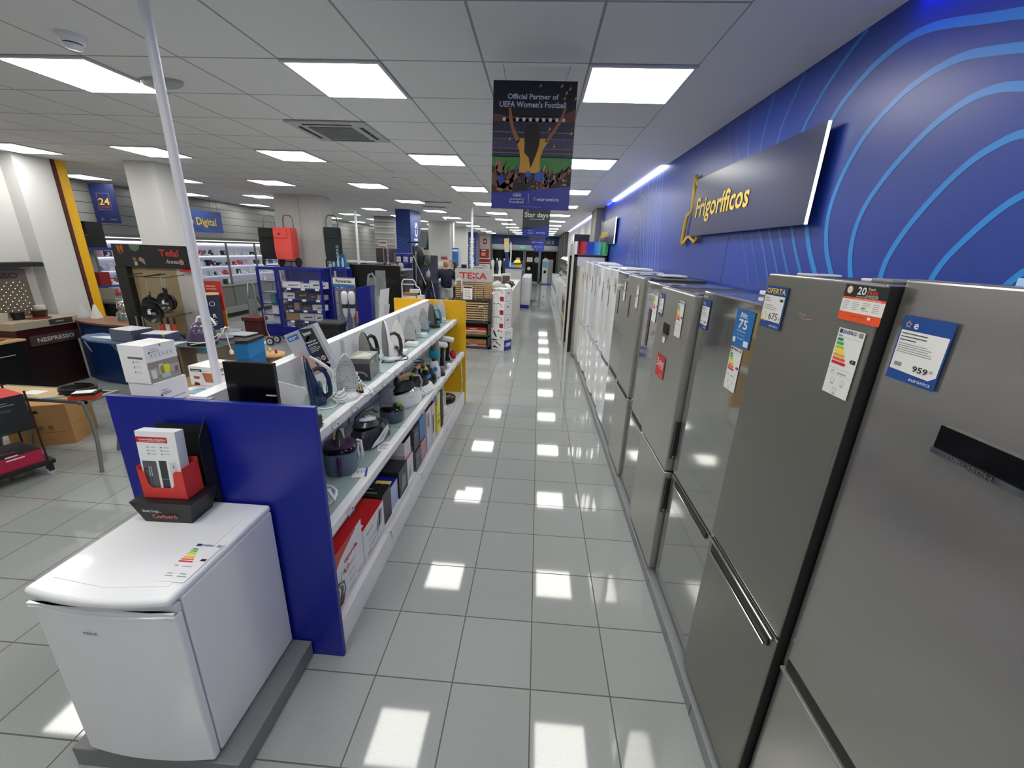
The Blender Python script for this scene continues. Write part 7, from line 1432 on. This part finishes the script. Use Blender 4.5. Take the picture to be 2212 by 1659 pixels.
# woman behind desk facing left, dark hair
P1 = thing('person', 'dark-haired woman in a pale top turned left behind the service desk', 'person', (-2.84, 14.25, 0), math.radians(120))
vs = [(0, 0, .92), (0, 0, 1.1), (0, 0, 1.30), (0, 0, 1.42), (0, .01, 1.5), (-.09, 0, .85), (-.1, 0, .48), (-.1, -.02, .09), (-.1, .11, .04), (.09, 0, .85), (.1, 0, .48), (.1, -.02, .09), (.1, .11, .04), (-.16, 0, 1.34), (-.22, .03, 1.1), (-.18, .24, 1.16), (.16, 0, 1.34), (.22, .03, 1.1), (.18, .24, 1.16)]
es = [(0, 1), (1, 2), (2, 3), (3, 4), (0, 5), (5, 6), (6, 7), (7, 8), (0, 9), (9, 10), (10, 11), (11, 12), (2, 13), (13, 14), (14, 15), (2, 16), (16, 17), (17, 18)]
rs = [.10, .09, .09, .048, .045, .08, .055, .038, (.04, .03), .08, .055, .038, (.04, .03), .055, .038, .028, .055, .038, .028]
for side, w in ((-1, 15), (1, 18)):
    hv, he, hr = hand(None, vs[w], (0, 1, 0), side, SKIN2, None); b = len(vs); vs += hv; es += [(w, b)]+[(a+b, c+b) for a, c in he]; rs += hr
skinmesh('body', vs, es, rs, SKIN2, P1)
head(P1, (0, .02, 1.575), .092, SKIN2).build('head', P1)
HR = mat('hair_dark', '#2a1812', .5)
mb = MB(Matrix.Translation((0, .02, 1.575))); n = 18
secs = []
for z, w, d, off in ((-.24, .09, .05, -.06), (-.15, .105, .07, -.05), (-.05, .10, .085, -.035), (.03, .095, .09, -.02), (.08, .08, .085, -.01), (.115, .045, .05, -.008), (.125, .005, .006, -.005)):
    secs.append([(w*math.cos(2*PI*k/n), off+d*math.sin(2*PI*k/n), z) for k in range(n)])
mb.loft(secs, HR); mb.build('hair', P1)
skinmesh('top', [(0, 0, .8), (0, 0, 1.1), (0, 0, 1.3), (0, 0, 1.40), (-.165, 0, 1.33), (.165, 0, 1.33), (-.2, .01, 1.2), (.2, .01, 1.2)], [(0, 1), (1, 2), (2, 3), (2, 4), (2, 5), (4, 6), (5, 7)], [.15, .145, .15, .07, .08, .08, .065, .065], mat('top_cream', '#d8d2c4', .8), P1)
skinmesh('trousers', [(0, 0, .92), (-.09, 0, .82), (-.1, 0, .48), (-.1, -.02, .1), (.09, 0, .82), (.1, 0, .48), (.1, -.02, .1)], [(0, 1), (1, 2), (2, 3), (0, 4), (4, 5), (5, 6)], [(.15, .12), .095, .07, .06, .095, .07, .06], C('#26282e', .8), P1)
# wall papers + POS screens near them
o = MB().box(-.25, .25, 0, .01, 0, .55, C('#c9c7c4', .5)).box(-.05, .22, -.004, 0, .3, .42, C('#9a4a44', .5)).box(-.2, .2, -.004, 0, .05, .22, TAG).build('notice_board'); o.location = (-3.95, 17.27, 1.35); tag(o, 'pinned papers on the white pillar left of the man', 'notice')
o = MB().prism([(-.05, .02), (0, -.05), (.06, .02), (.04, .07), (0, .05), (-.04, .07)], 0, .01, C('#e0705c', .5), 'y').build('heart_sticker'); o.location = (-3.35, 16.0, 1.62); tag(o, 'small red heart-shaped sign left of the man head', 'sign')
tag(MB(Matrix.Translation((-3.35, 16.02, 0))).cyl((0, 0, 0), .008, 0, 1.6, STEEL, 8).build('sign_post'), 'thin post under the small red sign', 'post')
t = thing('poster_stand', 'blue advertising poster stand beyond the woman', 'poster', (-3.0, 15.3, 0)); MB(Matrix.Rotation(0, 4, 'Z')).box(-.13, .1, 0, .03, 1.5, 2.12, mat('poster_blue', '#2a68b0', .4, noise=.4, nscale=5)).build('poster', t); MB().box(.1, .2, 0, .04, 1.45, 2.05, C('#c4c8cc', .4)).build('side_board', t); MB().box(-.02, .02, 0, .02, 0, 1.5, STEEL).build('post', t); MB().box(-.11, .08, -.002, 0, 2.0, 2.06, TAG).build('heading', t)
t = thing('reception_desk', 'grey reception desk unit with dark screens beyond the woman', 'desk', (-2.7, 15.6, 0)); MB().box(-.3, .7, 0, .5, 0, 1.25, C('#8f9294', .5)).build('desk_body', t, bevel=.01); MB().box(-.25, .05, -.05, 0, 1.25, 1.55, BLK).build('screen', t); MB().box(.2, .6, -.05, .3, 1.25, 1.5, C('#9a9c9e', .4)).build('printer', t, bevel=.01)
# ---- sink display with brand header
t = thing('sink_display', 'tap display with grey header, big red lettering and wooden slats', 'display', (-1.38, 9.05, 0)); B = Matrix.Translation((1.38, -9.05, 0))
x0, x1, yf = -1.79, -.985, 8.83
MB(B).box(x0, x1, yf+.24, yf+.28, 1.42, 1.70, C('#b4b4b2', .5)).build('header_board', t, bevel=.002)
mb = MB(B); f = Fr(mb, (x0, yf+.24, 1.42), (1, 0, 0), (0, 0, 1), .004); f.txt('TEKA', .11, .075, .125, mat('teka_red', '#c0222e', .4), w=.58, bold=.05); f.rect(.085, .175, .14, .2, mat('teka_red', '#c0222e', .4)); mb.build('lettering', t)
mb = MB(B); mb.box(x0, x1, yf+.27, yf+.285, 1.07, 1.42, C('#3a3430', .6))
for i in range(8): mb.box(x0, x1, yf+.245, yf+.27, 1.085+.042*i, 1.112+.042*i, WOOD)
mb.build('slat_panel', t)
mb = MB(B); mb.box(x0, x1, yf+.02, yf+.03, .60, 1.03, BLK)
for i in range(8): mb.box(x0, x1-.04, yf, yf+.02, .635+.05*i, .662+.05*i, WOOD)
mb.build('slat_panel', t)
MB(B).box(x0, x1, yf, yf+.3, 1.035, 1.065, C('#2a2c2e', .4)).build('counter_top', t); GC = mat('cab_dark', '#3c3e40', .5)
mb = MB(B); mb.box(x0, x1, yf+.28, yf+.3, .02, 1.03, GC); mb.box(x1-.05, x1, yf-.0, yf+.3, .0, 1.035, GC); mb.box(x0, x0+.05, yf, yf+.3, 0, 1.035, GC); mb.box(x0, x1, yf, yf+.3, .57, .61, GC); mb.box(x0, x1, yf, yf+.3, .28, .31, GC); mb.box(x0, x1, yf, yf+.3, 0, .05, GC); mb.build('cabinet_frame', t)
for i, (z, h, red) in enumerate(((.3105, .07, 0), (.3815, .08, 1), (.051, .05, 1), (.102, .09, 0))):
    o = MB().box(-.33, .33, -.1, .1, 0, h, RED if red else CARD, {'-y': RED} if red else {}).box(-.33, .33, -.102, -.1, 0, h*.25, TAG if red else CARD).box(-.05, .12, -.102, -.1, h*.5, h*.7, TAG if red else C('#8a6a48', .6)).build('sink_box'); o.location = (-1.40, 9.0, z); tag(o, '%s sink carton on the %s shelf of the tap display' % (('brown', 'red and white', 'red and white', 'brown')[i], ('upper', 'upper', 'lower', 'lower')[i]), 'box')
def tap(x, z, h, r, label, m=None, flip=1, y=8.93):
    t = thing('kitchen_tap', label, 'tap', (x, y, z)); m = m or CHROME
    MB().cyl((0, 0, 0), .026, 0, .008, CHROME, 16).cyl((0, 0, 0), .016, .008, h*.35, CHROME, 14).build('base', t)
    pts = [(0, 0, h*.3), (0, 0, h-r)]+[(flip*(-r+r*math.cos(a)), 0, h-r+r*math.sin(a)) for a in [PI*k/8 for k in range(1, 9)]]+[(-2*r*flip, 0, h-r-.05)]
    MB().tube(pts, .012, m, 10).build('spout', t)
    MB().tube([(0, 0, h*.25), (.04, -.01, h*.28), (.075, -.015, h*.33)], .008, CHROME, 8).build('lever', t)
tap(-1.62, 1.065, .42, .065, 'tap with white arched hose spout on the tap display', CW); tap(-1.33, 1.065, .50, .04, 'tall slim chrome tap before the red lettering', flip=1)
t = thing('kitchen_tap', 'chrome tap with flat square spout at the right of the tap display', 'tap', (-1.15, 8.93, 1.065)); MB().cyl((0, 0, 0), .026, 0, .008, CHROME, 16).build('base', t); MB().tube([(0, 0, 0), (0, 0, .28), (-.08, 0, .285), (-.13, -.0, .28)], .012, C('#6f7072', .3, .6), 8).build('spout', t); MB().tube([(0, 0, .06), (.09, 0, .075)], .01, CHROME, 8).build('lever', t)
tap(-1.12, .62, .32, .06, 'chrome arched tap on the lower slat panel', y=8.80); tap(-1.56, .62, .2, .04, 'small chrome tap half hidden by the yellow panel', y=8.80)
o = MB().box(-.1, .1, 0, .01, 0, .28, TAG).box(-.09, .09, -.002, 0, .235, .27, INK).build('instruction_card'); mbx = MB(); f = Fr(mbx, (-.1, -.0, 0), (1, 0, 0), (0, 0, 1), .003); f.path([(.05, .06), (.13, .06), (.13, .15), (.05, .15), (.05, .06)], .006, INK); f.path([(.05, .06), (.13, .15)], .003, INK); f.path([(.12, .07), (.15, .03)], .012, INK); f.lines(.03, .2, .17, 2, .015, INKG, .004); mbx.build('printing', o)
o.location = (-1.49, 8.9, 1.066); tag(o, 'white card with a window drawing on the tap display', 'card')
# ---- stack of boxes
def stackbox(z, h, w, d, label, kind):
    mb = MB(); mb.box(-w/2, w/2, -d/2, d/2, 0, h, WB, {'+x': (mat('stack_blue', '#1f3f96', .4) if kind == 2 else WB)})
    f = Fr(mb, (-w/2, -d/2, 0), (1, 0, 0), (0, 0, 1)); g = Fr(mb, (w/2, -d/2, 0), (0, 1, 0), (0, 0, 1))
    DKK = C('#1e2024', .4)
    if kind == 0:
        f.rect(.02, h*.8, .05, h*.9, DKK); f.path([(.08, h*.82), (.12, h*.9), (.18, h*.88), (.22, h*.78), (.23, h*.62)], .012, DKK); f.path([(.10, h*.75), (.10, h*.4), (.14, h*.28), (.19, h*.28)], .008, C('#a8aaae', .4)); f.rect(.18, h*.08, w-.02, h*.42, C('#a02a34', .4)); f.rect(.02, h*.5, .04, h*.55, DKK); f.rect(.02, h*.3, .04, h*.35, DKK)
        g.path([(.02, .02), (d-.02, .02), (d-.02, h-.03), (.02, h-.03), (.02, .02)], .007, DKK); g.rect(d*.3, h*.6, d*.7, h*.75, C('#c48a88', .4)); g.path([(d*.38, h*.2), (d*.38, h*.5), (d*.62, h*.5), (d*.62, h*.2), (d*.38, h*.2)], .006, C('#9a9ca4', .4)); g.disc(d*.25, h*.45, .01, DKK, 8); g.disc(d*.78, h*.45, .01, DKK, 8)
    elif kind == 1:
        f.poly([(.05, h*.8), (.1, h*.75), (.17, h*.25), (.13, h*.2), (.08, h*.5)], DKK); f.rect(.19, h*.75, .22, h*.9, DKK); f.rect(.23, h*.8, .32, h*.86, C('#b8786c', .4)); f.disc(.28, h*.22, .025, C('#3f6a4a', .4)); g.rect(.03, h*.4, .1, h*.75, C('#d0d2d6', .4)); g.path([(.03, h*.72), (.1, h*.8)], .012, DKK); g.path([(.14, h*.5), (.19, h*.7)], .014, DKK)
        for k in range(4): g.rect(.03+.05*k, h*.12, .045+.05*k, h*.2, DKK)
    else:
        f.rect(.02, h*.86, .14, h*.96, DKK); f.path([(.02, h*.65), (.1, h*.8), (.15, h*.6)], .012, DKK); f.poly([(.12, h*.8), (.26, h*.45), (.24, h*.4), (.12, h*.7)], DKK); f.poly([(.02, h*.2), (.22, h*.15), (.08, h*.38)], DKK); g.rect(.08, h*.35, d-.03, h*.7, C('#c9d0e0', .4)); g.lines(.02, h*.6, .07, 4, h*.06, TAG, .005)
    o = mb.build('appliance_box'); o.location = (-.735, 8.95, z); o.rotation_euler = (0, 0, math.radians(-32)); tag(o, label, 'box', None)
for z, h, w, d, l, k in ((.001, .235, .34, .27, 'white and blue vacuum carton at the bottom of the aisle stack', 2), (.237, .235, .37, .30, 'white carton with a leaf print, second from the bottom of the aisle stack', 1), (.473, .285, .30, .27, 'white vacuum carton with a red label, lowest of three alike', 0), (.759, .285, .30, .27, 'white vacuum carton with a red label, middle of three alike', 0), (1.045, .285, .30, .27, 'white vacuum carton with a red label, topmost of the aisle stack', 0)): stackbox(z, h, w, d, l, k)
# ---- long island behind
t = thing('island_counter', 'long white display island behind the carton stack, running to the entrance', 'counter', (-1.0, 12.6, 0)); MB().box(-.5, .35, -3.0, 2.3, 0, 1.1, C('#d2d2ce', .5)).box(-.52, .37, -3.02, 2.32, 1.1, 1.14, C('#dededa', .4)).build('counter_body', t, bevel=.004)
t = thing('white_partition', 'plain white end partition with a blue top ledge', 'partition', (-.83, 15.3, 0)); MB().box(-.42, .22, 0, .05, 0, 1.48, C('#d4d3cd', .5)).build('board', t); MB().box(-.45, .25, -.03, .5, 1.48, 1.53, mat('ledge_blue', '#2446a8', .4)).build('ledge', t); MB().box(-.3, .1, -.03, 0, .75, .78, C('#55585a', .4)).build('handle', t)
for i, (x, y, c, w, h, l) in enumerate(((-1.35, 9.9, '#e0e0e2', .1, .14, 'white kettle'), (-1.2, 10.0, '#c04038', .14, .07, 'red lidded box'), (-1.45, 10.6, '#1f7f80', .09, .16, 'teal mixer'), (-1.3, 10.7, '#4a4c50', .08, .12, 'black blender base'), (-1.05, 10.2, '#b0b2b4', .1, .18, 'silver toaster'), (-.85, 10.3, '#9a9c9e', .09, .15, 'small silver kettle'), (-.8, 10.9, '#e8e8ea', .11, .12, 'white and black round cooker'), (-.78, 11.5, '#22242a', .11, .14, 'black round cooker'), (-1.1, 11.4, '#d6c8c0', .12, .15, 'cream bread maker'), (-.85, 12.2, '#2a2c30', .2, .06, 'flat black griddle'), (-.9, 12.8, '#3a3c40', .18, .08, 'dark grey griddle'), (-1.15, 12.3, '#c8cacc', .1, .2, 'silver coffee maker'))):
    o = MB().loft([[(sq(2*PI*k/16, w*s, 3)[0], sq(2*PI*k/16, w*s, 3)[1], z) for k in range(16)] for s, z in ((.85, 0), (1, h*.25), (.98, h*.75), (.6, h), (.3, h*1.15))], C(c, .25)).build('small_appliance', bevel=0); o.location = (x, y, 1.141); tag(o, l+' standing on the long white island', 'appliance')
for i in range(3):
    t = thing('rotisserie_display', ('nearest', 'second', 'farthest')[i]+' white framed glass oven on the island behind the red lettering', 'oven', (-1.35+.2*i, 11.6+.5*i, 1.141)); MB().box(-.12, .12, -.15, .15, 0, .3, C('#d8d4cc', .4), {'-y': C('#6a5c58', .2)}).build('oven_body', t, bevel=.01); MB().box(-.12, .12, -.155, -.15, .25, .29, TAG).build('panel', t)
for i, (x, y) in enumerate(((-1.5, 13.9), (-1.38, 14.1), (-1.27, 13.9), (-1.15, 14.2))):
    t = thing('stick_vacuum', '%s upright stick vacuum of the far group before the entrance' % ORDW[i], 'vacuum cleaner', (x, y, 1.141), 0, 'upright vacuums on the island'); c = ('#d6d8da', '#2a2c30', '#e2e2e4', '#34363c')[i]
    MB().lathe([(.05, .02), (.045, .25), (.03, .4), (.05, .48), (.055, .6), (.02, .66)], (0, 0, 0), C(c, .3), 12).build('body', t); MB().box(-.07, .07, -.06, .06, 0, .05, BLK).build('floor_head', t, bevel=.01); MB().tube([(0, 0, .6), (0, -.03, .7)], .02, C(('#3a9ab0', '#e0e0e0', '#222222', '#e0e0e0')[i], .3), 8).build('handle', t)
t = thing('hung_vacuum', 'yellow-topped blue vacuum hanging from a ceiling rod before the entrance', 'vacuum cleaner', (-1.02, 14.0, 1.55)); MB().tube([(0, 0, .95), (0, 0, CZ-1.55)], .012, C('#3a3c44', .4), 8).build('rod', t); MB(Matrix.Rotation(-.1, 4, 'Y')).lathe([(.045, 0), (.06, .1), (.05, .45), (.07, .5)], (0, 0, 0), C('#1d3f86', .3), 14).build('blue_body', t); MB(Matrix.Rotation(-.06, 4, 'Y')).box(-.08, .07, -.05, .05, .5, .92, mat('pack_cream', '#c8c0a0', .4)).box(-.07, .02, -.052, -.05, .8, .9, YEL).build('cream_pack', t, bevel=.01); MB().tube([(.08, -.02, .05), (.1, -.02, .4), (.08, 0, .8)], .022, C('#e0e0e2', .3), 8).build('white_tube', t)
t = thing('yellow_vacuum', 'yellow and black canister vacuum on the blue ledge', 'vacuum cleaner', (-.78, 15.5, 1.531)); MB().lathe([(.12, 0), (.14, .1), (.13, .2), (.06, .26)], (0, 0, 0), mat('yellow_gloss', '#f0d820', .3), 16).build('canister', t); MB().lathe([(.142, .1), (.135, .15)], (0, 0, 0), BLK, 16).build('black_band', t); MB().tube([(.1, 0, .2), (.18, 0, .22), (.2, 0, .05), (.18, 0, 0)], .02, C('#5a2020', .5), 8).build('hose', t)
o = MB(Matrix.Rotation(-.15, 4, 'X')).box(-.1, .1, 0, .02, 0, .16, C('#2f6cb8', .3)).box(.02, .08, -.002, 0, .02, .06, TAG).build('sign_card'); o.location = (-1.0, 15.32, 1.531); tag(o, 'small light blue sign card on the blue ledge', 'sign')
t = thing('white_appliance', 'row-end white appliance in a blue surround near the entrance', 'washing machine', (-.38, 17.5, 0)); MB().box(-.25, .1, -1.5, 1.5, .12, 1.15, C('#d9dadd', .35)).build('body', t, bevel=.02); MB().box(-.27, .08, -1.55, 1.6, 0, .12, BLUE).box(-.45, -.27, -1.55, 1.6, 0, 1.35, BLUE).build('blue_surround', t); MB().box(.1, .115, -1.3, 1.3, .3, .95, C('#c2c4c8', .3)).build('door_panel', t)
# ---- hanging posters over the aisle
def banner(y, x0, x1, z0, z1, label, kind):
    t = thing('hanging_poster', label, 'poster', ((x0+x1)/2, y, z0)); B = Matrix.Translation((-(x0+x1)/2, -y, -z0)); w, h = x1-x0, z1-z0
    mb = MB(B); mb.box(x0, x1, y, y+.003, z0, z1, mat('poster_base', '#1a1e30', .35)); 
    f = Fr(mb, (x0, y, z0), (1, 0, 0), (0, 0, 1), .0006)
    PBL = mat('poster_blue_band', '#2c3a9c', .35)
    if kind == 0:
        rr = random.Random(5)
        def R_(a, b, c_, d_, col): f.rect(a*w, b*h, c_*w, d_*h, C(col, .4))
        R_(0, .70, 1, 1, '#141826'); R_(0, .64, 1, .74, '#3a2a30'); f.up()
        f.poly([(0, h*.68), (w, h*.68), (w, h*.80), (w*.8, h*.735), (w*.2, h*.735), (0, h*.76)], C('#70443c', .5)); f.poly([(w*.14, h*.685), (w*.86, h*.685), (w*.84, h*.72), (w*.16, h*.72)], C('#8a5a4a', .5)); f.up()
        for i in range(10): f.disc(w*(.14+.08*i), h*.715, w*.022, C('#e8dcd0', .4), 8)
        for i, (a, b, c_) in enumerate(((.56, .70, '#2c2a44'), (.49, .56, '#403a5c'), (.43, .49, '#352c40'))): R_(0, a, 1, b, c_)
        f.up()
        for i in range(420):
            a, b = rr.random(), rr.uniform(.435, .66); q = .006; f.rect(a*w, b*h, (a+q)*w, (b+.004)*h, C(rr.choice(('#6a6488', '#8a7a92', '#4a4a70', '#2a2438', '#9a8a90')), .5))
        for b in (.615, .565, .49, .455): R_(0, b, 1, b+.005, '#8a8098')
        R_(0, .30, 1, .43, '#3f8a3c'); R_(0, .425, 1, .435, '#2a3060'); f.up()
        f.poly([(0, h*.12), (w, h*.19), (w, h*.36), (w*.8, h*.30), (w*.6, h*.33), (w*.45, h*.29), (w*.3, h*.33), (w*.12, h*.30), (0, h*.36)], C('#3a2420', .5)); f.up()
        for i in range(70):
            a = rr.uniform(.02, .96); b = rr.uniform(.16, .32); L_ = rr.uniform(.03, .08); s_ = rr.uniform(-.06, .06); f.poly([(a*w, b*h), ((a+.025)*w, b*h), ((a+.02+s_)*w, (b+L_)*h), ((a+s_)*w, (b+L_)*h)], C(rr.choice(('#8a5a44', '#a87858', '#5a3828', '#2c1c1a', '#2a4a9a', '#c8a070')), .5))
        f.poly([(w*.05, h*.16), (w*.30, h*.30), (w*.34, h*.27), (w*.12, h*.14)], C('#9a6a54', .5)); f.poly([(0, h*.30), (0, h*.2), (w*.3, h*.13), (w*.32, h*.15)], C('#7a5040', .5)); f.poly([(w*.6, h*.17), (w*.66, h*.15), (w*.96, h*.3), (w*.98, h*.38), (w*.9, h*.3)], C('#8a5c48', .5)); f.poly([(w*.04, h*.39), (w*.1, h*.4), (w*.13, h*.3), (w*.06, h*.3)], C('#a87060', .5)); f.up()
        # the fan from behind with raised arms
        SKN = C('#a86a4c', .5)
        f.poly([(w*.19, h*.80), (w*.22, h*.80), (w*.26, h*.66), (w*.34, h*.56), (w*.31, h*.525), (w*.25, h*.60), (w*.21, h*.68)], SKN); f.poly([(w*.86, h*.80), (w*.89, h*.81), (w*.84, h*.70), (w*.70, h*.555), (w*.645, h*.545), (w*.72, h*.62), (w*.81, h*.71)], SKN)
        f.poly([(w*.345, h*.30), (w*.60, h*.30), (w*.60, h*.42), (w*.64, h*.50), (w*.69, h*.545), (w*.64, h*.575), (w*.56, h*.565), (w*.44, h*.565), (w*.35, h*.575), (w*.30, h*.54), (w*.34, h*.47), (w*.355, h*.40)], mat('fan_shirt', '#d8a23c', .5)); f.up()
        f.poly([(w*.40, h*.54), (w*.39, h*.62), (w*.43, h*.67), (w*.50, h*.69), (w*.56, h*.66), (w*.59, h*.60), (w*.58, h*.52), (w*.55, h*.45), (w*.50, h*.36), (w*.48, h*.34), (w*.46, h*.42), (w*.40, h*.46)], mat('fan_hair', '#241a16', .5)); f.disc(w*.36, h*.155, w*.1, C('#1e1614', .5)); f.disc(w*.46, h*.29, w*.035, C('#3a62b8', .5)); f.disc(w*.60, h*.27, w*.06, C('#3a62b8', .5)); f.poly([(w*.1, h*.2), (w*.16, h*.22), (w*.14, h*.3), (w*.08, h*.26)], C('#2c4aa8', .5))
        for a, b in ((.9, .93), (.86, .9), (.97, .86), (.84, .86), (.8, .95), (.68, .63), (.75, .5), (.95, .6), (.2, .55), (.55, .95)): f.poly([(a*w, b*h), ((a+.03)*w, (b+.012)*h), ((a+.02)*w, (b+.03)*h)], C(rr.choice(('#c8b830', '#d8d040', '#3a5ab8')), .5))
        f.up(); f.poly([(0, 0), (w, 0), (w, h*.20), (w*.25, h*.14), (0, h*.13)], PBL); f.up()
        f.txt('Official Partner of', w*.175, h*.865, h*.038, C('#c8ccdc', .4), w=w*.61, bold=.04); f.txt("UEFA Women's Football", w*.08, h*.805, h*.042, C('#c8ccdc', .4), w=w*.80, bold=.04)
        f.txt('euronics', w*.585, h*.075, h*.028, TAG, w=w*.28, bold=.01); star(f, w*.555, h*.088, h*.015, GOLD); f.rect(w*.475, h*.05, w*.479, h*.13, TAG); f.txt('UEFA', w*.28, h*.105, h*.018, TAG, w=w*.10, bold=.03); f.arc(w*.33, h*.11, w*.055, h*.025, 10, 170, .002, TAG); f.txt("women's", w*.235, h*.077, h*.018, TAG, w=w*.18); f.txt('football', w*.235, h*.05, h*.02, TAG, w=w*.18); f.rect(w*.36, h*.02, w*.64, h*.024, INKG)
    else:
        f.rect(0, h*.23, w, h, C('#3e4042', .4)); f.up(); f.poly([(0, 0), (w, 0), (w, h*.30), (0, h*.16)], PBL); f.poly([(w*.12, h*.55), (w*.2, h*.55), (w*.28, h*1.0), (w*.2, h*1.0)], C('#7a7274', .5)); f.disc(w*.15, h*.5, w*.05, C('#8a5a50', .5)); f.up()
        f.txt('Star days', w*.06, h*.49, h*.11, TAG, w=w*.88, bold=.03); f.rect(w*.25, h*.43, w*.8, h*.442, TAG); f.txt('euronics', w*.52, h*.09, h*.045, TAG, w=w*.34); f.rect(w*.44, h*.07, w*.445, h*.17, TAG); f.arc(w*.29, h*.13, w*.06, h*.03, 0, 180, .006, TAG); f.txt('football', w*.2, h*.08, h*.03, TAG, w=w*.18)
    mb.build('printed_sheet', t)
    MB(B).tube([(x0+.07, y+.002, z1), (x0+.055, y+.002, CZ)], .0012, INK, 5).build('wire', t); MB(B).tube([(x1-.07, y+.002, z1), (x1-.045, y+.002, CZ)], .0012, INK, 5).build('wire', t)
banner(2.78, -.318, .167, 2.349, 3.033, 'large hanging football poster with cheering fan seen from behind', 0)
banner(7.2, -.301, .14, 2.33, 2.95, 'dark poster reading Star days hanging behind the football poster', 1)
for i, (y, z0, z1) in enumerate(((11.5, 2.28, 2.75), (15.5, 2.2, 2.8), (19.5, 2.12, 2.75), (23.0, 2.08, 2.7))):
    banner(y, -.30+.02*i, .14+.02*i, z0, z1, 'blue-based hanging poster, %s beyond the Star days one' % ORDW[i], 1)
# ---- right side beyond the fridges
def tower(y0, y1, x0, top, header, label, big=True):
    t = thing('display_tower', label, 'display', ((x0+1.39)/2, (y0+y1)/2, 0)); B = Matrix.Translation((-(x0+1.39)/2, -(y0+y1)/2, 0))
    MB(B).box(x0, 1.39, y0, y1, 0, top-.25, C('#17181b', .4), {'-y': mat('tower_face', '#bfc0cc', .35), '-x': C('#d5d2cc', .4)}).build('tower_body', t, bevel=.004)
    mb = MB(B); mb.box(x0, 1.39, y0-.01, y1, top-.25, top, C('#d9d9d6', .4)); f = Fr(mb, (x0, y0-.01, top-.25), (1, 0, 0), (0, 0, 1), .001); w = 1.39-x0; n = len(header)
    for i, c in enumerate(header):
        a, b = .05+(w-.05)*i/n, .05+(w-.05)*(i+1)/n; f.poly([(a, 0), (b, 0), (b+.02*((i % 3)-1), .25), (a+.02*(((i-1) % 3)-1), .25)] if 0 < i < n-1 else [(a, 0), (b, 0), (b, .25), (a, .25)], C(c, .35))
    mb.build('colour_header', t)
    mb = MB(B); f = Fr(mb, (x0, y0, 0), (1, 0, 0), (0, 0, 1), .004); f.rect(0, .02, .07, top-.26, BLK); f.rect(w-.04, .02, w, top-.26, BLK); f.rect(0, top-.30, w, top-.26, BLK); mb.build('black_frame', t)
tower(8.90, 9.55, .72, 2.33, ['#7a1c2c', '#a02030', '#c02a30', '#6a3a9a', '#2c3aa0', '#2840b0', '#2a58c0', '#3f88d0', '#58a8dc', '#2f8a70', '#6ac070', '#3a9a60'], 'display tower with a rainbow coloured header beyond the white fridges')
tower(9.95, 10.5, .70, 2.30, ['#7a1820', '#8a1c24'], 'narrow display tower with a dark red header behind the rainbow one')
t = thing('fridge', 'steel fridge with dark door edge at the aisle corner of the rainbow tower', 'fridge', (.84, 8.68, 0)); MB().box(-.02, .5, -.22, .2, .06, 1.82, C('#cfcac0', .4)).box(-.05, -.02, -.22, .2, .06, 1.86, STEEL).build('door_and_body', t, bevel=.004); MB().box(-.065, -.05, .12, .15, .5, 1.7, STEELD).build('handle', t)
t = thing('black_carton', 'black box standing high on top of the dark red headed tower', 'box', (.98, 10.24, 2.302)); MB().box(-.2, .15, -.18, .18, 0, .21, C('#15171b', .4), {'-x': TAG}).build('cabinet_body', t); 
for i, y in enumerate((10.75, 11.45, 12.15, 12.85)):
    t = thing('oven_cabinet', '%s light wood cabinet with a steel hob top along the right wall' % ORDW[i], 'cabinet', (1.02, y+.3, 0), 0, 'wooden hob cabinets'); MB().box(-.2, .22, -.35, .3, .08, .90, WOOD, {'-x': WOOD}).box(-.18, .22, -.33, .3, 0, .08, BLK).build('cabinet_body', t, bevel=.004); MB().box(-.23, .22, -.36, .3, .90, .94, STEEL).build('hob_top', t); MB().box(-.214, -.2, -.25, .2, .35, .75, BLACK).build('oven_door', t); MB().tube([(-.235, -.22, .78), (-.235, .18, .78)], .008, CHROME, 8).build('handle', t)
    for k in range(4): MB().cyl((-.08+.16*(k % 2), -.15+.25*(k//2), 0), .05, .94, .955, BLK, 12).build('burner', t)
for i, y in enumerate((13.8, 14.8, 15.8, 16.8, 17.8)):
    t = thing('cooker_hood_display', '%s steel hood display on white cupboards along the right wall' % ORDW[i], 'cooker hood', (1.12, y+.3, 0), 0, 'steel hoods'); MB().box(-.25, .22, -.4, .4, 0, .95, C('#d9dadb', .4)).build('cupboard', t, bevel=.004)
    for z, w in ((1.05, .42), (1.28, .40), (1.55, .36), (1.85, .34)): MB().loft([[(-w*.6, -.32, z), (.2, -.32, z), (.2, .32, z), (-w*.6, .32, z)], [(-w*.3, -.2, z+.09), (.2, -.2, z+.09), (.2, .2, z+.09), (-w*.3, .2, z+.09)]], (STEEL, BLACK, C('#e0e0e4', .3), STEELD)[int(z*10) % 4], False).build('hood', t)
    MB().box(.2, .22, -.35, .35, .95, 2.0, C('#b9bbbd', .4)).build('backboard', t)
for i, y in enumerate((19.2, 20.4, 21.6, 23.0, 24.4, 25.8)):
    t = thing('washing_machine', '%s white front-loading washer of the far right row' % ORDW[i], 'washing machine', (1.1, y+.3, 0), 0, 'far washing machines'); MB().box(-.25, .25, -.3, .3, .01, .86, FRW).build('body', t, bevel=.01); MB().cyl((-.25, 0, .43), .17, -.02, .0, C('#55585c', .2), 18, 'x').build('door', t)
